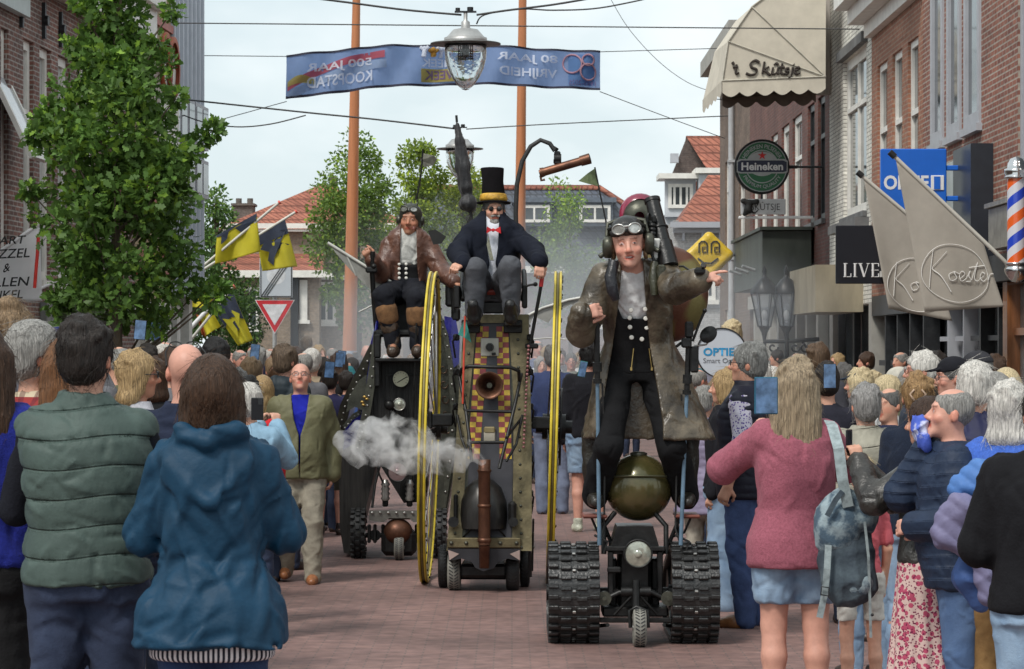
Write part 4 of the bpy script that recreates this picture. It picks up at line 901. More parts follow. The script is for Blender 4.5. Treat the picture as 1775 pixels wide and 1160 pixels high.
def tree(name, label, base, h0, prof, n, size, col, seed=1, trunk_r=.08, clumps=60, shape='plain', group=None, sprigs=(), lean=(0,0), sy=1.0, cat='tree'):
    "prof: (z, radius) outline of the crown"
    R = np.random.RandomState(seed); root = empty(name, base, 0, label, cat, group); p = np.array(prof); z0, z1 = p[0,0], p[-1,0]
    cs = []
    wts = p[:,1]+.02
    while len(cs) < clumps:
        z = R.uniform(z0, z1); r = np.interp(z, p[:,0], p[:,1])
        if R.rand() > r/p[:,1].max(): continue
        a = R.uniform(0, 2*pi); q = r*sqrt(R.uniform(.12, 1)); cs.append((q*cos(a), q*sin(a)*sy, z, R.uniform(.6, 1.25)))
    cs += [(*s_, .8) for s_ in sprigs]; cs = np.array(cs); rad = p[:,1].max()
    cr = rad*(4.0/clumps)**.34*.9; k = R.randint(0, len(cs), n); nsp = len(sprigs)
    off = R.normal(size=(n,3)); off /= np.linalg.norm(off, axis=1)[:,None]; rr = (R.uniform(.1, 1, n)**.6)[:,None]
    w_ = np.where(k >= len(cs)-nsp, .55, 1.0)[:,None] if nsp else 1.0
    cen = cs[k,:3]+off*rr*cr*cs[k,3][:,None]*w_*np.array((1,1,1.1))
    dirs = off*.8+np.array((0,0,-.15))+R.normal(size=(n,3))*.55; rel = cen[:,:2]
    lum = R.uniform(.65, 1.25, n)*(.8+.4*R.rand(len(cs))[k]); hh_ = (cen[:,2]-z0)/(z1-z0); lum = lum*(.85+.35*hh_); yel = (R.rand(n) < .10+.12*hh_+.25*(R.rand(len(cs)) < .15)[k]); cols = np.stack([lum*np.where(yel, 2.0, 1), lum*np.where(yel, 1.75, 1), lum*np.where(yel, 1.1, 1)], 1)  # leaves get lighter and yellower with height: highlights painted into the leaf colour
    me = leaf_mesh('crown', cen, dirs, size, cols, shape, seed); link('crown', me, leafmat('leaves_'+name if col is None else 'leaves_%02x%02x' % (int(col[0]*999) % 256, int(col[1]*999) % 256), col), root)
    b = MB(); top = z0+(z1-z0)*.85; pts = [(0,0,0),(.02,0,z0*.6),(lean[0]*.3,0,z0+(z1-z0)*.3),(lean[0],0,top)]; b.tube(pts, [trunk_r*1.15, trunk_r, trunk_r*.7, trunk_r*.15], 8)
    for i in R.permutation(len(cs))[:min(len(cs), 26)].tolist()+list(range(len(cs)-nsp, len(cs))):
        c = Vector(cs[i,:3]); zz = max(z0*.85, c.z-(.25+.6*math.hypot(c.x, c.y))); a = Vector((0,0,zz)); m_ = a.lerp(c, .5)+Vector((0,0,-.08*rad)); b.tube([a, m_, c], [trunk_r*.35, trunk_r*.22, trunk_r*.08], 5)
    b.build('trunk', mat('bark', (.11,.085,.06), .95, var=.4, vs=12, stretch=(4,4,.7), bump=.6, bs=30), root); return root
dt = 23.0; q = P(200, 605, dt); hz = lambda py: GZ(py, dt)
tree('oak_tree', 'young columnar oak tree in full leaf in front of the left brick houses', (q.x, q.y, 0), 0,
     [(hz(575),.30),(hz(540),.50),(hz(470),.58),(hz(400),.62),(hz(300),.62),(hz(200),.54),(hz(120),.36),(hz(40),.24),(hz(-40),.20),(hz(-160),.12)], 14500, .084, (.105,.20,.042), 4, .05, 210, 'oak',
     sprigs=[(.70,0,hz(240)),(.62,-.1,hz(270)),(.79,0,hz(225)),(.80,-.05,hz(520)),(.68,0,hz(500)),(.84,0,hz(500)),(-.66,0,hz(235)),(.35,0,hz(75)),(.42,0,hz(110)),(-.28,0,hz(10)),(-.36,0,hz(80)),(.5,-.1,hz(330)),(-.7,0,hz(330)),(.46,0,hz(20)),(.52,-.2,hz(170))])
def ft(px, pz0, d, prof, n, size, col, seed, label, cl=46, tr=.12):
    s_ = d/FPX; tree('tree', label, (GX(px, d), d, 0), 0, [(GZ(py, d), r*s_) for py, r in prof], n, size, col, seed, tr, cl, 'plain', 'trees at the end of the street')
ft(620, 0, 84, [(575,26),(540,50),(480,66),(420,76),(360,72),(320,56),(280,42),(250,22),(236,8)], 11500, .135, (.13,.21,.045), 11, 'broad light green tree behind the left wooden mast', 90)
ft(728, 0, 90, [(560,30),(500,55),(440,66),(380,66),(330,52),(285,38),(250,20),(232,8)], 10500, .14, (.17,.24,.04), 12, 'yellowish green tree behind the leather helmet rider', 60)
ft(800, 0, 92, [(560,20),(480,30),(400,52),(350,58),(310,46),(285,30),(262,10)], 6500, .14, (.19,.25,.04), 13, 'pale yellow green tree beneath the farther hanging lamp', 46)
ft(988, 0, 96, [(575,20),(530,50),(480,58),(440,62),(400,52),(360,40),(330,24),(306,8)], 6500, .13, (.13,.21,.06), 14, 'thin feathery tree in front of the slate roof', 50, .08)
ft(372, 0, 88, [(590,40),(540,50),(480,44),(430,40),(385,30),(350,16),(330,6)], 6500, .14, (.08,.15,.04), 15, 'dark green tree just beside the metal clad building', 50)
ft(425, 0, 100, [(600,22),(570,40),(540,45),(505,36),(480,12)], 4200, .14, (.045,.09,.025), 16, 'low bushy tree in front of the red roofed house', 40)
# ============================================================ masts, wires, lamps
ORG = mat('oxide_orange_mast', (.42,.155,.06), .6, var=.18, vs=2, stretch=(5,5,.3))
for px0, py0, px1, w0, w1, lb in ((606,600,618,12.5,6.5,'left orange wooden mast rising above the square'), (899,600,906,11,6.5,'right orange wooden mast behind the top hat rider')):
    d = 74.0; r = empty('mast', (GX(px0, d), d, 0), 0, lb, 'mast', 'tall masts on the square'); s_ = d/FPX
    b = MB(); zt = 13.0; ztop = GZ(-8, d); f = zt/ztop
    b.tube([(0,0,1.75),(GX(px1,d)-GX(px0,d)+0*f,0,ztop),((GX(px1,d)-GX(px0,d))*f,0,zt)], [w0*s_, w1*s_*1.05, w1*s_*.8], 14); b.build('shaft', ORG, r)
    b = MB(); b.cyl((0,0,0),(0,0,1.75), w0*s_*1.06, n=14); b.build('foot', mat('pale_blue_paint', (.33,.40,.50), .5), r)
WIRE = mat('wire_black', (.05,.05,.05), .6)
def wire(pts, r, label, d0, d1=None, name='overhead_wire', sag=0):
    n = len(pts); d1 = d0 if d1 is None else d1; P_ = []
    for i, (x, y) in enumerate(pts): P_.append(P(x, y, d0+(d1-d0)*i/(n-1)))
    if sag or n == 2:
        a, c = P_[0], P_[-1]; P_ = [a.lerp(c, t)-Vector((0,0,4*sag*t*(1-t))) for t in np.linspace(0, 1, 17)]
    else:   # smooth through points
        Q = []
        for i in range(n-1):
            p0, p1, p2, p3 = P_[max(i-1,0)], P_[i], P_[i+1], P_[min(i+2,n-1)]
            for t in np.linspace(0, 1, 7)[:-1]: Q.append(.5*((2*p1)+(p2-p0)*t+(2*p0-5*p1+4*p2-p3)*t*t+(3*p1-p0-3*p2+p3)*t**3))
        P_ = Q+[P_[-1]]
    return MB().tube(P_, r, 5).build(name, WIRE, label=label, cat='wire')
wire([(296,40),(1520,51)], .010, 'thin straight wire across the street above the banner', 45)
wire([(296,96),(497,98)], .008, 'cord tying the upper left corner of the banner', 55.0, 55.0, 'tie_cord'); wire([(352,216),(497,176)], .008, 'cord tying the lower left corner of the banner', 55, 55, 'tie_cord')
wire([(1040,90),(1246,84)], .008, 'cord tying the upper right corner of the banner', 55, 56, 'tie_cord'); wire([(1040,159),(1140,197),(1256,240)], .008, 'cord tying the lower right corner of the banner', 55, 60, 'tie_cord')
wire([(520,-6),(600,4),(700,17),(800,26)], .012, 'cable holding the nearer hanging lamp from the left', 31); wire([(826,26),(880,18),(960,8),(1042,-6)], .012, 'cable holding the nearer hanging lamp from the right', 31)
wire([(826,42),(840,26),(900,16),(960,18),(1040,14),(1140,-6)], .009, 'loose power lead looping from the nearer hanging lamp', 31.1)
wire([(296,170),(530,195),(650,207),(795,224)], .016, 'cable holding the farther hanging lamp from the left', 51); wire([(808,224),(960,215),(1262,201)], .010, 'cable holding the farther hanging lamp from the right', 51)
wire([(290,188),(350,211),(410,220),(470,215),(530,200)], .012, 'slack black lead looping below the lamp cable at the left', 50.5)
wire([(1056,-6),(1090,50),(1140,105),(1190,142),(1236,160)], .007, 'faint thin lines curving down to the awning', 62)
ZINC = mat('aged_aluminium', (.42,.42,.41), .45, metal=.6, var=.15, vs=12); LG = mat('lamp_glass', (.90,.94,.95), .04, var=.04, vs=4, trans=1.0, bump=.25, bs=5)
def hang_lamp(px, ytop, ybot, d, label):
    s_ = d/FPX; zb = GZ(ybot, d); H = (ybot-ytop)*s_; r = empty('hanging_lamp', (GX(px, d), d, zb), 0, label, 'street lamp', 'lamps hung over the street'); k = H/1.0
    b = MB(); b.lathe([(.0,1.0),(.025,1.0),(.025,.90),(.055,.88),(.06,.80),(.16,.78),(.24,.69),(.26,.67)], n=28); b.lathe([(.265,.675),(.275,.675),(.275,.60),(.262,.595)]); b.build('hood', ZINC, r)
    b = MB(); b.lathe([(.26,.622),(.45,.606),(.455,.592),(.44,.588),(.25,.594)], n=36); b.build('brim', mat('grey_brim', (.20,.205,.20), .5, metal=.4), r)
    b = MB(); _o = [(.262,.585),(.270,.50),(.262,.40),(.232,.28),(.18,.17),(.11,.07),(.045,.014),(0,.0)]; b.lathe(_o+[(max(0,r_-.020), z_+(.035 if z_ < .05 else .008 if z_ < .5 else 0)) for r_, z_ in _o[::-1]]+[_o[0]], n=40); b.build('globe', LG, r)
    b = MB(); b.lathe([(.262,.582),(.272,.58),(.268,.555),(.26,.556)], n=32); [b.lathe([(.085,z),(.10,z),(.10,z+.012),(.085,z+.012)], n=14) for z in np.linspace(.40,.56,6)]; [b.cyl((.09*cos(a),.09*sin(a),.39),(.09*cos(a),.09*sin(a),.585),.006,n=6) for a in np.linspace(0,2*pi,9)[:-1]]; b.cyl((0,0,.44),(0,0,.585),.045); b.build('bulb_cage', DARKM, r)
    b = MB(); b.box((-.14,-.03,1.0),(.14,.03,1.02)); b.cyl((-.1,0,1.02),(-.1,0,1.06),.03,n=8); b.cyl((.06,0,1.02),(.06,0,1.07),.04,n=8); b.build('hanger', DARKM, r); r.scale = (k,k,k)
hang_lamp(807, 22, 157, 31, 'nearer clear acorn street lamp hanging in front of the banner'); hang_lamp(797, 222, 312, 51, 'farther acorn street lamp hanging behind the closed umbrella')
# ============================================================ banner
dB = 55.0; bt = [(497,97),(560,88),(640,81),(770,77),(900,81),(1040,90)]; bb = [(497,174),(560,164),(640,155),(770,148),(900,150),(1040,158)]
pt_, pb_ = (np.polyfit([(p[0]-770)/270 for p in q_], [p[1] for p in q_], 3) for q_ in (bt, bb))
def BP(u, v, off=0):      # u along in photo px, v 0 top..1 bottom
    yt = float(np.polyval(pt_, (u-770)/270)); yb = float(np.polyval(pb_, (u-770)/270))
    w_ = .05*sin(u*.035)+.03*sin(u*.09+v*4); q = P(u, yt+(yb-yt)*v, dB); q.y += w_*3-off; return q
def transl(m, f=.55):
    t, p, N, L = nodes_of(m); tr = N('ShaderNodeBsdfTranslucent'); ms = N('ShaderNodeMixShader'); ms.inputs[0].default_value = f
    L(p.inputs['Base Color'].links[0].from_socket, tr.inputs[0]); L(p.outputs[0], ms.inputs[1]); L(tr.outputs[0], ms.inputs[2]); L(ms.outputs[0], t.nodes['Material Output'].inputs[0]); return m
br = empty('street_banner', BP(770, 0), 0, 'long blue banner strung across the street and seen from behind', 'banner'); bo = br.location.copy()
def strip(name, us, v0, v1, m, off):
    b = MB(); n = len(us); vs = []
    for i, u in enumerate(us):
        a = v0(u) if callable(v0) else v0; c = v1(u) if callable(v1) else v1
        for k in range(5): vs.append(BP(u, a+(c-a)*k/4, off)-bo)
    b.add(vs, [(i*5+k, i*5+k+1, (i+1)*5+k+1, (i+1)*5+k) for i in range(n-1) for k in range(4)], 0, True); return b.build(name, m, br, recalc=False)
BM = transl(mat('banner_blue', (.23,.33,.56), .8, var=.10, vs=1.5)); strip('banner_cloth', np.linspace(497,1040,60), .03, .97, BM, 0)
HEM = mat('banner_hem', (.02,.02,.04), .8); strip('hem', np.linspace(497,1040,60), 0, .05, HEM, .02); strip('hem', np.linspace(497,1040,60), .94, 1, HEM, .02)
sw = lambda u, a: a+.55*((668-u)/170)**2.2 if u < 668 else a
strip('red_swoosh', np.linspace(500,668,24), lambda u: min(.95, sw(u,.16)-.03), lambda u: min(.96, sw(u,.16)+.14), transl(mat('banner_red', (.55,.13,.17), .8, var=.05)), .02)
strip('pale_swoosh', np.linspace(500,671,24), lambda u: min(.95, sw(u,.34)), lambda u: min(.96, sw(u,.34)+.20), transl(mat('banner_pale', (.36,.46,.62), .8, var=.05)), .022)
strip('yellow_swoosh', np.linspace(500,545,12), lambda u: .62-.12*sin((u-500)/45*pi), lambda u: .74-.06*sin((u-500)/45*pi), transl(mat('banner_yellow', (.50,.42,.14), .8, var=.05)), .024)
strip('sneek_box', np.linspace(730,790,8), .58, .90, transl(mat('banner_gold', (.50,.40,.12), .8, var=.05)), .024)
strip('emblem_box', np.linspace(985,1030,8), .12, .90, transl(mat('banner_lightblue', (.15,.28,.52), .8, var=.05)), .012)
BW = transl(mat('banner_white', (.80,.83,.90), .8, var=.03)); BPk = transl(mat('banner_purple', (.25,.17,.33), .8))
def btxt(t, u0, u1, v0, v1, m, off=.035, bold=.02):
    cu = text_mesh(t, 1, m, 'lettering', br, (0,0,0), (0,0,0), .0, True, bold=bold, align='LEFT'); me = cu.data
    xs = [v.co.x for v in me.vertices]; ys = [v.co.y for v in me.vertices]; a, c, e, f = min(xs), max(xs), min(ys), max(ys)
    for v in me.vertices: v.co = BP(u0+(v.co.x-a)/(c-a)*(u1-u0), v1+(v.co.y-e)/(f-e)*(v0-v1), off)-bo
btxt('500 JAAR', 532, 645, .26, .50, BW); btxt('KOOPSTAD', 532, 646, .56, .82, BW)
btxt('SNEEK', 731, 796, .34, .54, BW); btxt('WEEK', 736, 796, .62, .84, BPk)
btxt('80 JAAR', 862, 967, .17, .42, BW); btxt('VRIJHEID', 866, 966, .52, .80, BW)
b = MB()
def ring(cx, cy, rx, ry, off=.035, a0=0, a1=2*pi): return [BP(cx+rx*cos(a), cy+ry*sin(a), off)-bo for a in np.linspace(a0, a1, 24)]
b.tube(ring(992,.36,16,.24), .018, 5, closed=False); b.tube(ring(1019,.26,10,.14), .018, 5); b.tube(ring(1019,.56,13,.20), .018, 5); b.build('emblem', transl(mat('banner_pink', (.60,.38,.45), .8)), br)
btxt('1945-2025', 986, 1032, .78, .90, BPk, bold=0)
b = MB()
for cx in (736, 765): b.tube([BP(cx-7,.06,.035)-bo, BP(cx,.16,.035)-bo, BP(cx+7,.05,.035)-bo], .04, 5); b.tube([BP(cx,.14,.035)-bo, BP(cx-2,.30,.035)-bo], .05, 5); b.ball(BP(cx,.09,.035)-bo, .045, 8)
b.build('figure_emblem', BW, br)
b = MB(); b.tube([BP(744,.13,.035)-bo, BP(751,.2,.035)-bo, BP(759,.11,.035)-bo], .04, 5); b.ball(BP(751,.12,.035)-bo, .05, 8); b.tube([BP(751,.2,.035)-bo, BP(751,.28,.035)-bo], .06, 5); b.build('figure_emblem', transl(mat('banner_gold2', (.6,.36,.08), .8)), br)
# ============================================================ machines
BLK = mat('black_iron', (.018,.018,.018), .42, metal=.5, var=.5, vs=14, bump=.15, bs=50); OLV = mat('olive_brass_plate', (.075,.062,.034), .5, metal=.55, var=.45, vs=9, bump=.25, bs=40, col2=(.21,.175,.095), detail=8)
COP = mat('old_copper', (.085,.040,.026), .45, metal=.75, var=.4, vs=9, col2=(.19,.088,.052), bump=.15, detail=8, thr=(.35,.7)); RUB = mat('rubber_black', (.018,.018,.018), .62, var=.4, vs=20, bump=.2); RUBG = mat('rubber_grey', (.21,.205,.18), .8, var=.25, vs=18)
STL = mat('worn_steel', (.38,.37,.35), .32, metal=.85, var=.3, vs=15); YLW = mat('yellow_rim_paint', (.60,.46,.035), .42, var=.25, vs=6, spec=.5); TRK = mat('track_rubber', (.020,.020,.020), .34, var=.5, vs=22, bump=.35, bs=60, spec=.6)
BLU = mat('faded_blue_rod', (.11,.18,.25), .5, var=.3, vs=9); REDC = mat('red_leather', (.26,.035,.025), .5, var=.2); LENS = mat('lamp_lens', (.42,.43,.36), .15, metal=.5, var=.3, vs=30, spec=.8); CHR = mat('chrome', (.62,.62,.62), .12, metal=1, var=.05)
OLG = mat('olive_painted_steel', (.035,.045,.012), .25, metal=.35, var=.6, vs=4, col2=(.13,.10,.04), coat=.5, detail=8, bump=.06, bs=30); PURP = mat('blue_flake_paint', (.015,.015,.20), .18, metal=.5, var=.4, vs=10, coat=.8); GUN = mat('gunmetal', (.05,.052,.042), .42, metal=.6, var=.5, vs=8, bump=.2, bs=40, col2=(.11,.11,.085))
class Rig:
    def __init__(s, px, d, k=1.0): s.px, s.d, s.k = px, d, k; s.s = FPX/d
    def __call__(s, px, py, y=0.0):
        dd = s.d+y; return V3((px-CX)*dd/FPX-(s.px-CX)*s.d/FPX, y, CAMH-(py-HY)*dd/FPX)/s.k
    def root(s): return (GX(s.px, s.d), s.d, 0)
    def m(s, px): return px/s.s/s.k
def tyre(name, parent, c, r, w, m, ax=(1,0,0), knob=0, rim=STL, lugs=18, rr=.55):
    c = Vector(c); b = MB(); h = w/2
    b.lathe([(r*rr,-h*.8),(r*.80,-h),(r*.95,-h*.86),(r,-h*.45),(r*1.005,0),(r,h*.45),(r*.95,h*.86),(r*.80,h),(r*rr,h*.8),(r*rr,-h*.8)], c, ax, 36)
    d = Vector(ax).normalized(); u = d.orthogonal().normalized(); v = d.cross(u)
    if knob:
        for i in range(lugs):
            a = 2*pi*i/lugs
            for t, o in ((-.55,0),(.0,.5),(.55,0)):
                a2 = a+o*2*pi/lugs; n = u*cos(a2)+v*sin(a2); M = Matrix((d, n.cross(d), n)).transposed().to_4x4(); b.bbox(c+n*(r+knob*.35)+d*(t*w*.72), (w*.30, 2*pi*r/lugs*.55, knob*1.5), .003, 0, M)
    else:
        for i in range(lugs*2):
            a = 2*pi*i/lugs/2; n = u*cos(a)+v*sin(a)
            for sg in (-1,1): M = Matrix((d, n.cross(d), n)).transposed().to_4x4()@Matrix.Rotation(sg*.6, 4, 'Z'); b.bbox(c+n*(r+.0015)+d*(sg*w*.2), (w*.36, .006, .004), .001, 1, M)
    t = b.build(name, [m, DARKM] if not knob else m, parent)
    b = MB(); b.lathe([(0,-h*.5),(r*.5,-h*.55),(r*(rr+.01),-h*.82),(r*(rr+.01),h*.82),(r*.5,h*.55),(0,h*.5)], c, ax, 24); b.cyl(c-d*(h*1.05), c+d*(h*1.05), r*.16, n=12); b.build('rim', rim, t); return t
def rivets(b, pts, r=.011, ax=(0,-1,0), mi=0):
    for p in pts: b.lathe([(r,0),(r*.85,r*.5),(r*.4,r*.8),(0,r*.85)], p, ax, 8, mi)
def lamp(parent, c, r, name='headlight', body=BLK, lens=LENS):
    b = MB(); b.lathe([(0,.7*r),(r*.5,.65*r),(r*.9,.3*r),(r*1.05,0),(r*1.05,-.12*r),(r*.93,-.14*r),(r*.93,-.02*r)], c, (0,1,0), 28); h = b.build(name, body, parent)
    b = MB(); b.lathe([(r*.93,-.04*r),(r*.6,-.15*r),(r*.2,-.2*r),(0,-.2*r)], c, (0,1,0), 24); b.lathe([(r*.28,-.21*r),(r*.26,-.25*r),(r*.1,-.27*r),(0,-.27*r)], c, (0,1,0), 14); b.build('lens', lens, h); return h
# ------------------------------------------------------------ tracked scooter
T = Rig(1103, 17.16); r1 = empty('tracked_scooter', T.root(), 0, 'black tracked scooter with two rubber tracks and a round olive tank, nearest machine', 'machine')
def track(x0, x1, tilt):
    L_ = 0.98; path = []; R1, R2 = .305, .22; n = 46
    # loop in (y,z): big front roller, smaller rear roller
    cy1, cy2 = R1+.0, L_; ang = math.asin((R1-R2)/(cy2-cy1)); pts = []
    for a in np.linspace(pi/2-ang, 3*pi/2, 26): pts.append((cy1+R1*cos(a), R1+R1*sin(a)))
    for a in np.linspace(-pi/2, pi/2-ang, 18): pts.append((cy2+R2*cos(a), R2+R2*sin(a)))
    pts = [Vector((0,y,z)) for y, z in pts]; seg = [(pts[(i+1)%len(pts)]-pts[i]).length for i in range(len(pts))]; per = sum(seg)
    def at(t):
        t %= per
        for i, s_ in enumerate(seg):
            if t <= s_: return pts[i].lerp(pts[(i+1)%len(pts)], t/s_), (pts[(i+1)%len(pts)]-pts[i]).normalized()
            t -= s_
        return pts[0], (pts[1]-pts[0]).normalized()
    tr = MB(); cl = MB(); xm = (x0+x1)/2; w = x1-x0; vs = []; m = 96
    for i in range(m):
        p, t = at(per*i/m); nrm = Vector((0,-t.z,t.y)); nrm = -nrm if (p-Vector((0,(cy1+cy2)/2,.28))).dot(nrm) < 0 else nrm
        for xx, o in ((x0,-.012),(x0,-.036),(x1,-.036),(x1,-.012)): vs.append(p+nrm*o+Vector((xx,0,0)))
    tr.add(vs, [(i*4+k, i*4+(k+1)%4, ((i+1)%m)*4+(k+1)%4, ((i+1)%m)*4+k) for i in range(m) for k in range(4)], 0)
    for i in range(n):
        p, t = at(per*i/n); nrm = Vector((0,-t.z,t.y)); nrm = -nrm if (p-Vector((0,(cy1+cy2)/2,.28))).dot(nrm) < 0 else nrm
        M = Matrix((Vector((1,0,0)), t, nrm)).transposed().to_4x4()
        tr.bbox(p+nrm*-.010+Vector((xm,0,0)), (w*.99,.020,.006), .002, 0, M)
        for q, (a, c) in enumerate(((.0,.20),(.24,.45),(.55,.76),(.80,1.0))): tr.bbox(p+nrm*-.002+t*(.008 if q in (1,2) else -.006)+Vector((x0+w*(a+c)/2,0,0)), (w*(c-a),.026,.022), .005, 0, M)
        if i % 2: cl.bbox(p+nrm*-.006+t*.024+Vector((xm,0,0)), (.022,.016,.014), .003, 0, M)
    o = tr.build('rubber_track', TRK, r1); split(cl.build('track_clip', STL, o), 'track_clip')
    b = MB(); 
    for xx, sg in ((x0+.02,1),(x1-.02,-1)):
        b.cyl((xx,cy1,R1),(xx+sg*.03,cy1,R1),R1-.045,n=32); b.cyl((xx,cy2,R2),(xx+sg*.03,cy2,R2),R2-.045,n=24); b.cyl((xx-sg*.03,cy1,R1),(xx+sg*.05,cy1,R1),.05,n=14); b.cyl((xx,.65,.11),(xx+sg*.03,.65,.11),.075,n=20)
    b.build('track_roller', BLK, r1)
track(T(951,1,0)[0], T(1040,1,0)[0], 0); track(T(1166,1,0)[0], T(1249,1,0)[0], 0)
b = MB(); x = T.m
b.bbox((0,.30,.20), (.40,.35,.06), .01); b.bbox((0,.10,.155),(.44,.05,.03),.006); b.bbox((0,.36,.40),(.20,.30,.42),.02); b.bbox((-.13,.42,.34),(.05,.22,.34),.01); b.bbox((.13,.42,.34),(.05,.22,.34),.01)
b.cyl((-.27,.33,.30),(.27,.33,.30),.035); b.tube([(-.24,.12,.25),(-.1,.12,.32),(.1,.12,.32),(.24,.12,.25)],.018); b.tube([(-.19,.18,.55),(-.19,.2,.72),(-.12,.25,.80)],.016); b.tube([(.19,.18,.55),(.19,.2,.72),(.12,.25,.80)],.016)
b.bbox((0,.14,.585),(.36,.06,.03),.006); b.bbox((-.13,.10,.46),(.085,.06,.035),.008)
for sg in (-1,1): b.tube([(sg*.02,.05,.31),(sg*.13,.07,.19)],.009,6); b.bbox((sg*.15,.15,.42),(.035,.05,.30),.006); b.tube([(sg*.17,.05,.13),(sg*.22,.3,.10),(sg*.24,.6,.16)],.012,6)
b.cyl((0,.02,.20),(0,.05,.40),.024); b.cyl((-.09,.06,.33),(.09,.06,.33),.03)
b.build('chassis', BLK, r1)
b = MB(); b.prism([(-.16,.55),(.16,.55),(.11,.72),(-.11,.72)], .16, .5); b.build('tank_mount', BLK, r1)
tyre('front_wheel', r1, (.02,.0,.118), .115, .082, RUBG, rim=STL, lugs=16)
b = MB(); b.tube([(-.035,0,.118),(-.04,.0,.22),(0,.01,.245),(.065,.0,.22),(.072,0,.118)],.012); b.build('wheel_fork', BLK, r1)
for px in (1047,1158): b = MB(); c = T(px,1037,.08); b.cyl(c, c+V3(0,-.03,0), .044, n=20); b.cyl(c+V3(0,-.031,0), c+V3(0,-.05,0), .012, n=10); b.build('pulley', GUN, r1)
lamp(r1, T(1106,960,.03), .085)
b = MB(); c = T(1107,845,.33); b.ball(c, (.208,.208,.206), 40); tk = b.build('round_tank', OLG, r1)
b = MB(); b.lathe([(.204,-.006),(.213,-.004),(.213,.006),(.204,.008)], c+V3(0,0,.055), (0,.12,1), 40); b.build('tank_seam', mat('olive_seam', (.12,.12,.07), .35, metal=.6), tk)
b = MB(); b.lathe([(.05,.195),(.055,.21),(.03,.22),(0,.22)], c, (0,0,1), 16); b.build('filler_cap', GUN, tk)
for sg, px in ((-1,1030),(1,1190)):
    b = MB(); c = T(px,893,.30); b.bbox(c, (.15,.34,.022), .008); o = b.build('footboard', mat('redwood_board', (.16,.045,.03), .5, var=.3), r1)
    b = MB(); b.tube([c+V3(-sg*.04,0,-.01), c+V3(-sg*.10,.02,-.16), V3(sg*.14,.3,.5)], .013, 6); b.tube([c+V3(-sg*.06,.12,-.01), c+V3(-sg*.02,.14,-.22)], .010, 6); b.tube([c+V3(sg*.02,-.1,-.01), c+V3(-sg*.02,-.1,-.10), c+V3(-sg*.08,0,-.13)], .008, 6); b.build('footboard_strut', BLK, r1)
def rod(px0, py0, px1, py1, y0, y1, gm, gx):
    a, c = T(px0, py0, y0), T(px1, py1, y1); u = (c-a)/np.linalg.norm(c-a); b = MB(); b.cyl(a, a+(c-a)*.30, .019, .017); b.cyl(a+(c-a)*.22, a+(c-a)*.26, .028); b.cyl(a+(c-a)*.29, a+(c-a)*.31, .026); o = b.build('control_stick', BLK, r1)
    b = MB(); b.cyl(a+(c-a)*.31, c, .0115, .0125); b.build('blue_rod', BLU, o)
    b = MB(); b.tube([a+(c-a)*.31+V3(gx,.02,0), a+(c-a)*.6+V3(gx*1.4,.05,0), c+V3(gx,.05,.1), c+V3(0,.02,0)], .006, 6); b.tube([c+V3(-.03,0,.06), c+V3(.05,.02,.02), c+V3(.03,.03,-.05)], .008, 6); b.build('cable', RUB, o)
    return o, a
o, a = rod(1034,538,1039,945,.02,.12,0,.03); b = MB(); b.cyl(a+V3(0,0,-.055), a+V3(0,0,-.005), .034, n=16); b.cyl(a+V3(0,0,0),a+V3(0,0,.10),.018); b.build('grip_collar', CHR, o)
o, a = rod(1195,566,1180,945,.05,.12,0,-.03)
b = MB(); b.bbox(a+V3(-.002,0,-.02),(.05,.06,.10),.01); b.bbox(a+V3(-.02,-.02,-.10),(.06,.05,.06),.01); b.bbox(a+V3(.03,0,-.2),(.05,.05,.16),.01); b.tube([a+V3(.02,0,-.09),a+V3(.06,-.01,.02),a+V3(.09,-.01,.09)],.008,6); b.ball(a+V3(.092,-.01,.095),.014,8); b.tube([a+V3(-.05,0,-.1),a+V3(-.08,-.05,-.12)],.01,6); b.build('throttle_lever', BLK, o)
b = MB(); c = T(1228,580,.0); b.tube([a+V3(.03,0,-.12), a+V3(.10,-.02,-.11), c+V3(0,.015,-.045), c+V3(0,.01,0)], .006, 6, 1); b.lathe([(0,.015),(.045,.012),(.058,0),(.055,-.006),(0,-.008)], c, (.2,1,-.25), 26, sy=.82); b.build('rear_mirror', [BLK, STL], o)
